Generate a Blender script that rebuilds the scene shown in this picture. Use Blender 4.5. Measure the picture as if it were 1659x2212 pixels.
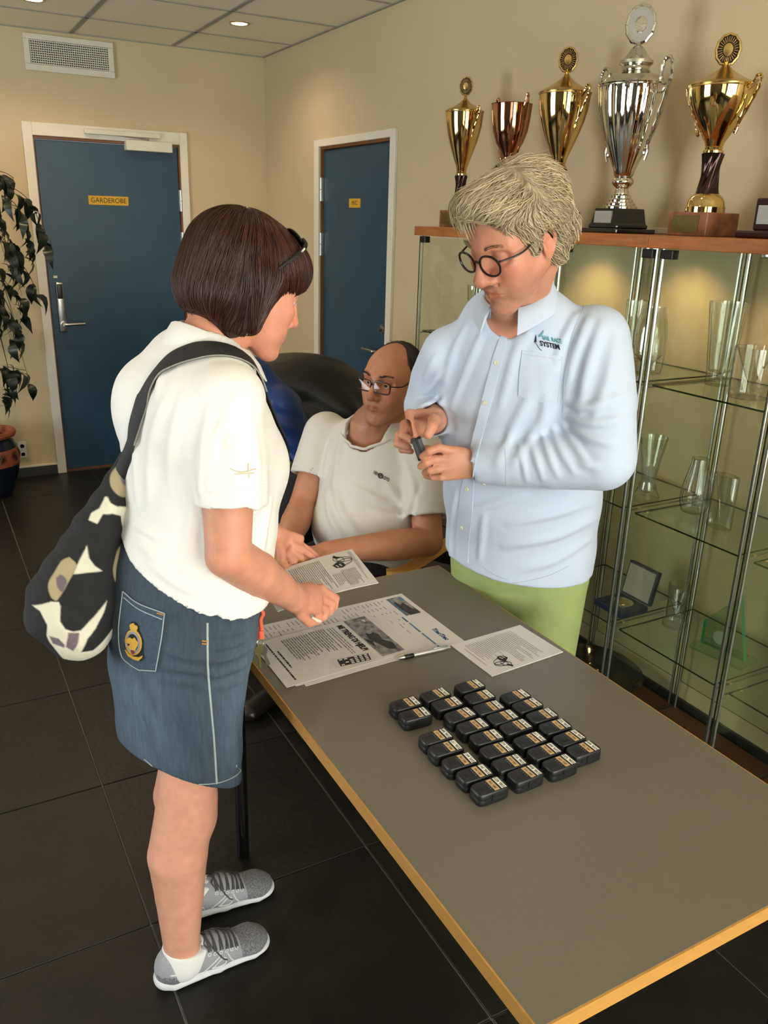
import bpy, bmesh, math, random
import numpy as np
from mathutils import Matrix, Vector

for o in list(bpy.data.objects):
    bpy.data.objects.remove(o)
SC = bpy.context.scene
COL = SC.collection
random.seed(7)
RNG = np.random.default_rng(11)

# ------------------------------------------------------------------ camera
CAM = np.array([-2.219, -5.7272, 1.6596])
YAW, PITCH, ROLL, FPX = 0.5118, 0.3372, 0.0298, 1793.6


def cam_axes():
    f = np.array([math.sin(YAW) * math.cos(PITCH), math.cos(YAW) * math.cos(PITCH), -math.sin(PITCH)])
    r = np.cross(f, [0, 0, 1.0]); r /= np.linalg.norm(r)
    u = np.cross(r, f)
    c, s = math.cos(ROLL), math.sin(ROLL)
    return c * r + s * u, -s * r + c * u, f


CR, CU, CF = cam_axes()
cd = bpy.data.cameras.new('camera')
cd.sensor_fit = 'VERTICAL'
cd.sensor_height = 24.0
cd.lens = 24.0 * FPX / 2212.0
cd.clip_start = 0.05
co = bpy.data.objects.new('camera', cd)
COL.objects.link(co)
co.matrix_world = Matrix(((CR[0], CU[0], -CF[0], CAM[0]), (CR[1], CU[1], -CF[1], CAM[1]), (CR[2], CU[2], -CF[2], CAM[2]), (0, 0, 0, 1)))
SC.camera = co

# ------------------------------------------------------------------ world, daylight through the windows, exposure
SC.view_settings.view_transform = 'Standard'
SC.view_settings.look = 'None'
SC.view_settings.gamma = 1.0
SC.view_settings.use_curve_mapping = False
SC.view_settings.exposure = 0.0
SC.cycles.transparent_max_bounces = 32
SC.cycles.max_bounces = 5
SC.cycles.diffuse_bounces = 3
SC.cycles.adaptive_threshold = .12
SC.cycles.adaptive_min_samples = 12
w = bpy.data.worlds.new('sky')
SC.world = w
w.use_nodes = True
w.node_tree.nodes['Background'].inputs[0].default_value = (0.75, 0.87, 1.0, 1)
w.node_tree.nodes['Background'].inputs[1].default_value = 1.5


def area(name, loc, rot, sx, sy, power, col):
    l = bpy.data.lights.new(name, 'AREA')
    l.shape = 'RECTANGLE'; l.size = sx; l.size_y = sy; l.energy = power; l.color = col
    o = bpy.data.objects.new(name, l)
    o.location = loc; o.rotation_euler = rot
    COL.objects.link(o)
    return o


# the glazed wall behind the photographer
area('window_daylight', (-5.13, -2.95, 1.35), (math.radians(112), 0, math.radians(-90)), 1.8, 1.9, 105, (0.95, 0.97, 1.0))
area('window_daylight', (-1.35, -7.72, 1.45), (math.radians(102), 0, 0), 2.3, 1.9, 150, (1.0, 0.96, 0.89))
area('window_daylight', (-3.9, -7.72, 1.45), (math.radians(98), 0, 0), 1.6, 1.9, 18, (1.0, 0.96, 0.89))


def P3(px, py, ax, v):
    """point of the place seen at (px, py) of the photograph, on the plane axis ax = v"""
    d = (px - 829.5) / FPX * CR - (py - 1106.0) / FPX * CU + CF
    t = (v - CAM[ax]) / d[ax]
    return CAM + t * d


# ------------------------------------------------------------------ materials
MATS = {}


def nd(nt, t, **kw):
    n = nt.nodes.new(t)
    for k, v in kw.items():
        setattr(n, k, v)
    return n


def srgb(h):
    c = [int(h[i:i + 2], 16) / 255 for i in (0, 2, 4)]
    return tuple(x / 12.92 if x <= .04045 else ((x + .055) / 1.055) ** 2.4 for x in c)


def mat(name, col, rough=.5, metal=0., var=0., scale=20., bump=0., bscale=None, stretch=None, spec=.5, coat=0., sheen=0., col2=None, sss=0., attr=False, emis=None, estr=0., detail=4.):
    if name in MATS:
        return MATS[name]
    if isinstance(col, str): col = srgb(col)
    if isinstance(col2, str): col2 = srgb(col2)
    m = bpy.data.materials.new(name)
    m.use_nodes = True
    nt = m.node_tree
    b = nt.nodes['Principled BSDF']
    b.inputs['Roughness'].default_value = rough
    b.inputs['Metallic'].default_value = metal
    b.inputs['Specular IOR Level'].default_value = spec
    b.inputs['Coat Weight'].default_value = coat
    b.inputs['Sheen Weight'].default_value = sheen
    b.inputs['Base Color'].default_value = (*col, 1)
    if sss:
        b.inputs['Subsurface Weight'].default_value = sss
        b.inputs['Subsurface Radius'].default_value = (1.0, .35, .2)
        b.inputs['Subsurface Scale'].default_value = .008
    if emis:
        b.inputs['Emission Color'].default_value = (*emis, 1)
        b.inputs['Emission Strength'].default_value = estr
    tc = nd(nt, 'ShaderNodeTexCoord')
    mp = nd(nt, 'ShaderNodeMapping')
    nt.links.new(tc.outputs['Object'], mp.inputs['Vector'])
    if stretch: mp.inputs['Scale'].default_value = stretch
    csock = None
    if var or col2:
        n = nd(nt, 'ShaderNodeTexNoise')
        n.inputs['Scale'].default_value = scale
        n.inputs['Detail'].default_value = detail
        nt.links.new(mp.outputs[0], n.inputs['Vector'])
        r = nd(nt, 'ShaderNodeValToRGB')
        nt.links.new(n.outputs['Fac'], r.inputs['Fac'])
        a = col2 if col2 else tuple(max(0, c * (1 - var)) for c in col)
        z = col if col2 else tuple(min(1, c * (1 + var)) for c in col)
        r.color_ramp.elements[0].position = .3; r.color_ramp.elements[1].position = .7
        r.color_ramp.elements[0].color = (*a, 1); r.color_ramp.elements[1].color = (*z, 1)
        csock = r.outputs[0]
        nt.links.new(csock, b.inputs['Base Color'])
    if attr:
        at = nd(nt, 'ShaderNodeAttribute'); at.attribute_name = 'tint'
        mx = nd(nt, 'ShaderNodeMix', data_type='RGBA', blend_type='MULTIPLY')
        mx.inputs['Factor'].default_value = 1
        if csock: nt.links.new(csock, mx.inputs[6])
        else: mx.inputs[6].default_value = (*col, 1)
        nt.links.new(at.outputs['Color'], mx.inputs[7])
        nt.links.new(mx.outputs[2], b.inputs['Base Color'])
    if bump:
        n2 = nd(nt, 'ShaderNodeTexNoise')
        n2.inputs['Scale'].default_value = bscale or scale
        n2.inputs['Detail'].default_value = 5
        nt.links.new(mp.outputs[0], n2.inputs['Vector'])
        bp = nd(nt, 'ShaderNodeBump')
        bp.inputs['Strength'].default_value = min(1, bump)
        bp.inputs['Distance'].default_value = .004
        nt.links.new(n2.outputs['Fac'], bp.inputs['Height'])
        nt.links.new(bp.outputs[0], b.inputs['Normal'])
    MATS[name] = m
    return m


def pane_mat(name, tint, rmax=.9, edge=None, f0=.04):
    """clear glass: tinted transmission and a mirror film that grows towards grazing angles"""
    if name in MATS: return MATS[name]
    m = bpy.data.materials.new(name); m.use_nodes = True
    nt = m.node_tree; nt.nodes.clear()
    out = nd(nt, 'ShaderNodeOutputMaterial')
    tr = nd(nt, 'ShaderNodeBsdfTransparent'); tr.inputs[0].default_value = (*tint, 1)
    gl = nd(nt, 'ShaderNodeBsdfGlossy'); gl.inputs['Roughness'].default_value = .01
    mx = nd(nt, 'ShaderNodeMixShader')
    lw = nd(nt, 'ShaderNodeLayerWeight'); lw.inputs['Blend'].default_value = .5
    pw = nd(nt, 'ShaderNodeMath', operation='POWER'); pw.inputs[1].default_value = 4.5
    ml = nd(nt, 'ShaderNodeMath', operation='MULTIPLY_ADD'); ml.inputs[1].default_value = rmax; ml.inputs[2].default_value = f0
    nt.links.new(lw.outputs['Facing'], pw.inputs[0]); nt.links.new(pw.outputs[0], ml.inputs[0])
    nt.links.new(ml.outputs[0], mx.inputs[0]); nt.links.new(tr.outputs[0], mx.inputs[1]); nt.links.new(gl.outputs[0], mx.inputs[2])
    if edge:
        rp = nd(nt, 'ShaderNodeValToRGB')
        rp.color_ramp.elements[0].position = .55; rp.color_ramp.elements[0].color = (*tint, 1)
        rp.color_ramp.elements[1].position = .98; rp.color_ramp.elements[1].color = (*edge, 1)
        nt.links.new(lw.outputs['Facing'], rp.inputs[0]); nt.links.new(rp.outputs[0], tr.inputs[0])
    nt.links.new(mx.outputs[0], out.inputs[0])
    MATS[name] = m
    return m


# ------------------------------------------------------------------ mesh helpers
def V(*a):
    return Vector(a)


def mbox(bm, lo, hi, bev=0., seg=2, M=None, mi=0):
    t = bmesh.new()
    bmesh.ops.create_cube(t, size=1.0)
    lo = Vector(lo); hi = Vector(hi)
    c = (lo + hi) / 2; s = hi - lo
    for v in t.verts:
        v.co = Vector((v.co.x * s.x, v.co.y * s.y, v.co.z * s.z)) + c
    if bev > 0:
        bmesh.ops.bevel(t, geom=list(t.edges), offset=bev, segments=seg, profile=.5, affect='EDGES', clamp_overlap=True)
    merge(bm, t, M, mi)


def merge(bm, t, M=None, mi=0):
    mp = {}
    for v in t.verts:
        mp[v] = bm.verts.new(M @ v.co if M is not None else v.co)
    for f in t.faces:
        try:
            g = bm.faces.new([mp[v] for v in f.verts])
            g.material_index = mi if mi >= 0 else f.material_index
        except ValueError:
            pass
    t.free()


def mlathe(bm, prof, n=32, M=None, mi=0, flute=0, famp=0., twist=0., cap=True, f0=0, f1=None):
    """rings of (r, z) about z; flutes of relative depth famp between rows f0..f1"""
    rows = []
    f1 = len(prof) if f1 is None else f1
    for i, (r, z) in enumerate(prof):
        row = []
        for j in range(n):
            a = 2 * math.pi * j / n
            rr = r
            if flute and f0 <= i < f1:
                rr = r * (1 + famp * math.cos(flute * (a + twist * (z - prof[0][1]))))
            p = Vector((rr * math.cos(a), rr * math.sin(a), z))
            row.append(bm.verts.new(M @ p if M is not None else p))
        rows.append(row)
    for i in range(len(rows) - 1):
        for j in range(n):
            f = bm.faces.new((rows[i][j], rows[i][(j + 1) % n], rows[i + 1][(j + 1) % n], rows[i + 1][j]))
            f.material_index = mi
    if cap:
        for row, rev in ((rows[0], True), (rows[-1], False)):
            try:
                f = bm.faces.new(row[::-1] if rev else row); f.material_index = mi
            except ValueError:
                pass


def spline(pts, m=8):
    """Catmull-Rom through pts"""
    p = [np.array(q, float) for q in pts]
    p = [2 * p[0] - p[1]] + p + [2 * p[-1] - p[-2]]
    out = []
    for i in range(1, len(p) - 2):
        for k in range(m):
            t = k / m
            a, b, c, d = p[i - 1:i + 3]
            out.append(.5 * (2 * b + (c - a) * t + (2 * a - 5 * b + 4 * c - d) * t * t + (3 * b - a - 3 * c + d) * t ** 3))
    out.append(p[-2])
    return out


def mtube(bm, pts, r, n=8, closed=False, cap=True, mi=0, M=None, flat=None):
    """tube along pts; r scalar or list; flat=(axis, k) squeezes the section along a world axis"""
    pts = [Vector(tuple(p)) for p in pts]
    L = len(pts)
    rs = [r] * L if not hasattr(r, '__len__') else list(r)
    rows = []
    prev = None
    for i in range(L):
        a = pts[(i - 1) % L] if closed else pts[max(i - 1, 0)]
        b = pts[(i + 1) % L] if closed else pts[min(i + 1, L - 1)]
        t = (b - a)
        t = t.normalized() if t.length > 1e-9 else Vector((0, 0, 1))
        if prev is None:
            u = t.orthogonal().normalized()
        else:
            u = prev - t * prev.dot(t)
            u = u.normalized() if u.length > 1e-6 else t.orthogonal().normalized()
        prev = u
        v = t.cross(u)
        row = []
        for j in range(n):
            an = 2 * math.pi * j / n
            o = (u * math.cos(an) + v * math.sin(an)) * rs[i]
            if flat is not None:
                ax = Vector(flat[0]); o = o - ax * (o.dot(ax) * (1 - flat[1]))
            p = pts[i] + o
            row.append(bm.verts.new(M @ p if M is not None else p))
        rows.append(row)
    for i in range(L if closed else L - 1):
        A, B = rows[i], rows[(i + 1) % L]
        for j in range(n):
            f = bm.faces.new((A[j], A[(j + 1) % n], B[(j + 1) % n], B[j])); f.material_index = mi
    if cap and not closed:
        f = bm.faces.new(rows[0][::-1]); f.material_index = mi
        f = bm.faces.new(rows[-1]); f.material_index = mi


def mribbon(bm, pts, nrm, wid, th, mi=0):
    """flat band along pts; nrm face normals, wid half widths, th thickness"""
    pts = [Vector(tuple(p)) for p in pts]
    L = len(pts)
    rows = []
    for i in range(L):
        t = (pts[min(i + 1, L - 1)] - pts[max(i - 1, 0)]).normalized()
        n = Vector(tuple(nrm[i] if hasattr(nrm[0], '__len__') else nrm)).normalized()
        s = t.cross(n).normalized()
        n = s.cross(t).normalized()
        w_ = wid[i] if hasattr(wid, '__len__') else wid
        rows.append([bm.verts.new(pts[i] + s * a * w_ + n * b * th) for a, b in ((-1, 0), (-.5, 1), (.5, 1), (1, 0), (.5, -.2), (-.5, -.2))])
    for i in range(L - 1):
        for j in range(6):
            f = bm.faces.new((rows[i][j], rows[i][(j + 1) % 6], rows[i + 1][(j + 1) % 6], rows[i + 1][j])); f.material_index = mi
    bm.faces.new(rows[0][::-1]).material_index = mi
    bm.faces.new(rows[-1]).material_index = mi


def mprism(bm, poly, z0, z1, M=None, mi=0):
    a = [bm.verts.new((M @ Vector((x, y, z0))) if M is not None else (x, y, z0)) for x, y in poly]
    b = [bm.verts.new((M @ Vector((x, y, z1))) if M is not None else (x, y, z1)) for x, y in poly]
    n = len(poly)
    bm.faces.new(a[::-1]).material_index = mi
    bm.faces.new(b).material_index = mi
    for i in range(n):
        bm.faces.new((a[i], a[(i + 1) % n], b[(i + 1) % n], b[i])).material_index = mi


def link(o, parent=None):
    COL.objects.link(o)
    if parent is not None:
        o.parent = parent
        pl = parent
        off = Matrix.Identity(4)
        chain = []
        while pl is not None:
            chain.append(pl); pl = pl.parent
        for q in reversed(chain):
            off = off @ q.matrix_parent_inverse @ q.matrix_basis
        o.matrix_parent_inverse = off.inverted()
    return o


def obj(name, bm, m, parent=None, smooth=35, local=False):
    """one mesh object; m a material or list; local: coordinates are in the parent's frame"""
    me = bpy.data.meshes.new(name)
    bmesh.ops.recalc_face_normals(bm, faces=list(bm.faces))
    bm.to_mesh(me); bm.free()
    for x in (m if isinstance(m, (list, tuple)) else [m]): me.materials.append(x)
    if smooth:
        me.polygons.foreach_set('use_smooth', [True] * len(me.polygons))
        if smooth < 180: me.set_sharp_from_angle(angle=math.radians(smooth))
    o = bpy.data.objects.new(name, me)
    if local:
        COL.objects.link(o); o.parent = parent
    else:
        link(o, parent)
    return o


def thing(name, label, cat, loc=(0, 0, 0), rot=(0, 0, 0), group=None):
    o = bpy.data.objects.new(name, None)
    o.empty_display_size = .05
    o.location = loc; o.rotation_euler = rot
    o['label'] = label; o['category'] = cat
    if group: o['group'] = group
    COL.objects.link(o)
    return o


def tag(o, label, cat, group=None):
    o['label'] = label; o['category'] = cat
    if group: o['group'] = group
    return o


def struct(o, label=None):
    o['kind'] = 'structure'
    if label: o['label'] = label
    return o


def dup(root, loc=None, rot=None, label=None, group=None):
    r = root.copy(); COL.objects.link(r)
    if loc is not None: r.location = loc
    if rot is not None: r.rotation_euler = rot
    if label: r['label'] = label
    if group: r['group'] = group
    for ch in list(root.children):
        c = ch.copy(); COL.objects.link(c); c.parent = r
        for g in ch.children:
            e = g.copy(); COL.objects.link(e); e.parent = c
    return r


def share(src, name, parent, loc=None, rot=None):
    o = bpy.data.objects.new(name, src.data)
    COL.objects.link(o); o.parent = parent
    if loc is not None: o.location = loc
    if rot is not None: o.rotation_euler = rot
    return o


def text_mesh(s, size, M, m, name='lettering', parent=None, depth=.0004, bold=0., local=False, shear=0., sx=1.):
    c = bpy.data.curves.new('t', 'FONT')
    c.body = s; c.size = size; c.align_x = 'CENTER'; c.align_y = 'CENTER'; c.extrude = depth / 2; c.offset = bold; c.shear = shear
    c.resolution_u = 3
    t = bpy.data.objects.new('t', c)
    COL.objects.link(t)
    dg = bpy.context.evaluated_depsgraph_get()
    me = bpy.data.meshes.new_from_object(t.evaluated_get(dg))
    bpy.data.objects.remove(t); bpy.data.curves.remove(c)
    me.transform(Matrix.Diagonal((sx, 1, 1, 1)))
    me.transform(M)
    me.name = name
    me.materials.clear(); me.materials.append(m)
    o = bpy.data.objects.new(name, me)
    if local:
        COL.objects.link(o); o.parent = parent
    else: link(o, parent)
    return o


def frame(o, x, y):
    """matrix with origin o, x axis along x, y axis near y"""
    x = Vector(tuple(x)).normalized(); y = Vector(tuple(y))
    z = x.cross(y).normalized(); y = z.cross(x)
    return Matrix(((x.x, y.x, z.x, o[0]), (x.y, y.y, z.y, o[1]), (x.z, y.z, z.z, o[2]), (0, 0, 0, 1)))
# ------------------------------------------------------------------ implicit surfaces for bodies, cloth and upholstery
def A3(v):
    return np.array(tuple(v), float)


def unit(v):
    v = A3(v)
    return v / np.linalg.norm(v)


def smin(a, b, k):
    h = np.clip(.5 + .5 * (b - a) / k, 0, 1)
    return b * (1 - h) + a * h - k * h * (1 - h)


def smax(a, b, k):
    return -smin(-a, -b, k)


class Body:
    """a list of rounded solids, blended in order"""

    def __init__(s):
        s.ops = []

    def _add(s, fn, pts, r, k, op):
        pts = np.array(pts)
        s.ops.append((fn, pts.min(0) - r, pts.max(0) + r, k, op))
        return s

    def cone(s, a, b, ra, rb=None, k=.02, op='u'):
        a, b = A3(a), A3(b)
        rb = ra if rb is None else rb
        ab = b - a; L2 = max(ab @ ab, 1e-12)

        def fn(x, y, z):
            px, py, pz = x - a[0], y - a[1], z - a[2]
            t = np.clip((px * ab[0] + py * ab[1] + pz * ab[2]) / L2, 0, 1)
            return np.sqrt((px - t * ab[0]) ** 2 + (py - t * ab[1]) ** 2 + (pz - t * ab[2]) ** 2) - (ra + t * (rb - ra))
        return s._add(fn, [a, b], max(ra, rb), k, op)

    def chain(s, pts, rs, k=.02, op='u'):
        for i in range(len(pts) - 1):
            s.cone(pts[i], pts[i + 1], rs[i], rs[i + 1], k if i == 0 else .003, op)
        return s

    def ell(s, c, r, R=None, k=.02, op='u'):
        """ellipsoid, R rows = local axes"""
        c = A3(c); r = A3(r)
        R = np.eye(3) if R is None else np.array(R, float)

        def fn(x, y, z):
            px, py, pz = x - c[0], y - c[1], z - c[2]
            u = [(R[i, 0] * px + R[i, 1] * py + R[i, 2] * pz) / r[i] for i in range(3)]
            k0 = np.sqrt(u[0] ** 2 + u[1] ** 2 + u[2] ** 2)
            k1 = np.sqrt((u[0] / r[0]) ** 2 + (u[1] / r[1]) ** 2 + (u[2] / r[2]) ** 2)
            return k0 * (k0 - 1) / (k1 + 1e-9)
        e = np.sqrt(((R * r[:, None]) ** 2).sum(0))
        return s._add(fn, [c - e, c + e], 0, k, op)

    def slab(s, a, b, wa, wb, ta, tb, side, k=.02, op='u'):
        """tapered limb of elliptic section: half width w along side, half thickness t across"""
        a, b = A3(a), A3(b)
        ab = b - a; L2 = max(ab @ ab, 1e-12); ax = ab / math.sqrt(L2)
        sd = A3(side); sd = sd - ax * (sd @ ax); sd /= np.linalg.norm(sd)
        nn = np.cross(ax, sd)

        def fn(x, y, z):
            px, py, pz = x - a[0], y - a[1], z - a[2]
            t = np.clip((px * ab[0] + py * ab[1] + pz * ab[2]) / L2, 0, 1)
            qx, qy, qz = px - t * ab[0], py - t * ab[1], pz - t * ab[2]
            w_ = wa + t * (wb - wa); th = ta + t * (tb - ta); m_ = np.minimum(w_, th)
            u = (qx * sd[0] + qy * sd[1] + qz * sd[2]) / w_
            v = (qx * nn[0] + qy * nn[1] + qz * nn[2]) / th
            e = (qx * ax[0] + qy * ax[1] + qz * ax[2]) / m_
            k0 = np.sqrt(u * u + v * v + e * e)
            k1 = np.sqrt((u / w_) ** 2 + (v / th) ** 2 + (e / m_) ** 2)
            return k0 * (k0 - 1) / (k1 + 1e-9)
        return s._add(fn, [a, b], max(wa, wb, ta, tb), k, op)

    def loft(s, st, side, k=.012):
        """st: (centre, half width, half thickness[, side]) stations"""
        for i in range(len(st) - 1):
            A, B = st[i], st[i + 1]
            s.slab(A[0], B[0], A[1], B[1], A[2], B[2], A[3] if len(A) > 3 else side, k)
        return s

    def box(s, c, h, R=None, r=.01, k=.02, op='u'):
        c = A3(c); h = A3(h)
        R = np.eye(3) if R is None else np.array(R, float)

        def fn(x, y, z):
            px, py, pz = x - c[0], y - c[1], z - c[2]
            q = [np.abs(R[i, 0] * px + R[i, 1] * py + R[i, 2] * pz) - (h[i] - r) for i in range(3)]
            o = np.sqrt(np.maximum(q[0], 0) ** 2 + np.maximum(q[1], 0) ** 2 + np.maximum(q[2], 0) ** 2)
            return o + np.minimum(np.maximum(q[0], np.maximum(q[1], q[2])), 0) - r
        e = np.sqrt(((R * h[:, None]) ** 2).sum(0))
        return s._add(fn, [c - e, c + e], 0, k, op)

    def cut(s, p, n, k=.004):
        """drop what lies beyond the plane through p with outward normal n"""
        p = A3(p); n = unit(n)
        s.ops.append((lambda x, y, z: (x - p[0]) * n[0] + (y - p[1]) * n[1] + (z - p[2]) * n[2], None, None, k, 'i'))
        return s

    def fold(s, fn):
        s.ops.append((fn, None, None, 0, 'd'))
        return s

    def inflate(s, v, lo=None, hi=None):
        s.ops.append((lambda x, y, z: -v, None, None, 0, 'd'))
        return s

    def field(s, lo, hi, h):
        lo, hi = A3(lo), A3(hi)
        n = np.ceil((hi - lo) / h).astype(int) + 1
        ax = [(lo[i] + h * np.arange(n[i])).astype(np.float32) for i in range(3)]
        D = np.full(tuple(n), .2, np.float32)
        for fn, blo, bhi, k, op in s.ops:
            if blo is None:
                x, y, z = ax[0][:, None, None], ax[1][None, :, None], ax[2][None, None, :]
                if op == 'd': D += fn(x, y, z)
                else: D = smax(D, fn(x, y, z), k)
                continue
            pad = max(4 * h, 1.2 * k)
            i0 = np.maximum(np.floor((blo - pad - lo) / h).astype(int), 0)
            i1 = np.minimum(np.ceil((bhi + pad - lo) / h).astype(int) + 1, n)
            if (i1 <= i0).any(): continue
            sl = tuple(slice(i0[i], i1[i]) for i in range(3))
            d = fn(ax[0][sl[0]][:, None, None], ax[1][sl[1]][None, :, None], ax[2][sl[2]][None, None, :])
            D[sl] = smin(D[sl], d, k) if op == 'u' else smax(D[sl], -d, k)
        return D

    def mesh(s, lo, hi, h, smooth=2):
        return nets(s.field(lo, hi, h), A3(lo), h, smooth)


def nets(D, lo, h, smooth=2):
    """surface nets: vertices, quads"""
    S = D < 0
    c = np.zeros(tuple(np.array(S.shape) - 1), np.int8)
    for i in (0, 1):
        for j in (0, 1):
            for k in (0, 1):
                c += S[i:S.shape[0] - 1 + i, j:S.shape[1] - 1 + j, k:S.shape[2] - 1 + k]
    mix = (c > 0) & (c < 8)
    idx = np.argwhere(mix)
    vid = np.full(c.shape, -1, np.int64)
    vid[mix] = np.arange(len(idx))
    acc = np.zeros((len(idx), 3)); cnt = np.zeros(len(idx))
    I, J, K = idx.T
    for ax in range(3):
        o1, o2 = [a for a in range(3) if a != ax]
        for a in (0, 1):
            for b in (0, 1):
                p = [I.copy(), J.copy(), K.copy()]
                p[o1] = p[o1] + a; p[o2] = p[o2] + b
                q = [x.copy() for x in p]; q[ax] = q[ax] + 1
                d0, d1 = D[tuple(p)], D[tuple(q)]
                ok = (d0 < 0) != (d1 < 0)
                t = np.where(ok, d0 / np.where(ok, d0 - d1, 1), 0)
                off = np.zeros((len(idx), 3)); off[:, o1] = a; off[:, o2] = b; off[:, ax] = t
                acc[ok] += off[ok]; cnt[ok] += 1
    v = lo + h * (idx + acc / np.maximum(cnt, 1)[:, None])
    faces = []
    for ax in range(3):
        o1, o2 = (ax + 1) % 3, (ax + 2) % 3
        a = np.take(S, range(S.shape[ax] - 1), axis=ax); b = np.take(S, range(1, S.shape[ax]), axis=ax)
        e = np.argwhere(a != b)
        ok = (e[:, o1] > 0) & (e[:, o2] > 0) & (e[:, o1] < S.shape[o1] - 1) & (e[:, o2] < S.shape[o2] - 1)
        e = e[ok]
        if not len(e): continue
        sg = a[tuple(e.T)]
        q = []
        for d1, d2 in ((-1, -1), (0, -1), (0, 0), (-1, 0)):
            f = e.copy(); f[:, o1] += d1; f[:, o2] += d2
            q.append(vid[tuple(f.T)])
        q = np.array(q).T
        q[~sg] = q[~sg][:, ::-1]
        faces.append(q)
    f = np.concatenate(faces) if faces else np.zeros((0, 4), int)
    f = f[(f >= 0).all(1)]
    for _ in range(smooth):
        v = relax(v, f, .5)
    return v, f


def relax(v, f, w=.5):
    e = np.concatenate([f[:, [0, 1]], f[:, [1, 2]], f[:, [2, 3]], f[:, [3, 0]]])
    n = len(v)
    s = np.zeros((n, 3)); c = np.bincount(e[:, 0], minlength=n) + np.bincount(e[:, 1], minlength=n)
    for i in range(3):
        s[:, i] = np.bincount(e[:, 0], v[e[:, 1], i], n) + np.bincount(e[:, 1], v[e[:, 0], i], n)
    ok = c > 0
    o = v.copy()
    o[ok] = v[ok] * (1 - w) + w * s[ok] / c[ok][:, None]
    return o


def join(*ms):
    vs, fs, o = [], [], 0
    for v, f in ms:
        vs.append(v); fs.append(f + o); o += len(v)
    return np.concatenate(vs), np.concatenate(fs)


def raw(name, v, f, m, parent=None, tint=None, fmat=None, smooth=True, local=False):
    """mesh object from arrays; tint: per-vertex colour; fmat: face material indices"""
    me = bpy.data.meshes.new(name)
    n, k = f.shape
    me.vertices.add(len(v)); me.vertices.foreach_set('co', np.asarray(v, np.float32).ravel())
    me.loops.add(n * k); me.loops.foreach_set('vertex_index', f.astype(np.int32).ravel())
    me.polygons.add(n); me.polygons.foreach_set('loop_start', np.arange(0, n * k, k, dtype=np.int32))
    for x in (m if isinstance(m, (list, tuple)) else [m]): me.materials.append(x)
    if fmat is not None: me.polygons.foreach_set('material_index', np.asarray(fmat, np.int32))
    me.update(calc_edges=True)
    if smooth: me.polygons.foreach_set('use_smooth', np.ones(n, bool))
    if tint is not None:
        at = me.color_attributes.new('tint', 'FLOAT_COLOR', 'POINT')
        c = np.ones((len(v), 4), np.float32); c[:, :3] = tint
        at.data.foreach_set('color', c.ravel())
    me.validate()
    o = bpy.data.objects.new(name, me)
    if local:
        COL.objects.link(o); o.parent = parent
    else: link(o, parent)
    return o


def seg_fold(a, b, wdt, amp, ax=None, squash=.25):
    """ridge (amp > 0) or groove along a segment; distances along ax count only partly"""
    a, b = A3(a), A3(b); ab = b - a; L2 = ab @ ab
    n = None if ax is None else unit(ax)

    def fn(x, y, z):
        px, py, pz = x - a[0], y - a[1], z - a[2]
        t = np.clip((px * ab[0] + py * ab[1] + pz * ab[2]) / L2, 0, 1)
        qx, qy, qz = px - t * ab[0], py - t * ab[1], pz - t * ab[2]
        d2 = qx * qx + qy * qy + qz * qz
        if n is not None:
            q = qx * n[0] + qy * n[1] + qz * n[2]
            d2 = d2 - q * q * (1 - squash * squash)
        return -amp * np.exp(-d2 / (wdt * wdt)) * (.25 + .75 * np.sin(np.pi * (.08 + .84 * t)))
    lo = np.minimum(a, b) - wdt * 2.4; hi = np.maximum(a, b) + wdt * 2.4
    if n is not None: lo -= np.abs(n) * wdt * 2.4 * (1 / squash - 1); hi += np.abs(n) * wdt * 2.4 * (1 / squash - 1)
    return fn, lo, hi


def add_folds(B, folds):
    """cheap local folds: each is evaluated only near its own segment"""
    for fn, lo, hi in folds:
        B.ops.append((fn, lo, hi, 0, 'f'))


_of = Body.field


def _field(s, lo, hi, h):
    folds = [o for o in s.ops if o[4] == 'f']
    keep = s.ops
    s.ops = [o for o in s.ops if o[4] != 'f']
    post = [o for o in s.ops if o[4] in 'id' and o[1] is None]
    D = _of(s, lo, hi, h)
    s.ops = keep
    lo = A3(lo); n = np.array(D.shape)
    ax = [(lo[i] + h * np.arange(n[i])).astype(np.float32) for i in range(3)]
    for fn, blo, bhi, k, op in folds:
        i0 = np.maximum(np.floor((blo - lo) / h).astype(int), 0)
        i1 = np.minimum(np.ceil((bhi - lo) / h).astype(int) + 1, n)
        if (i1 <= i0).any(): continue
        sl = tuple(slice(i0[i], i1[i]) for i in range(3))
        D[sl] += fn(ax[0][sl[0]][:, None, None], ax[1][sl[1]][None, :, None], ax[2][sl[2]][None, None, :])
    return D


Body.field = _field


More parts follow.
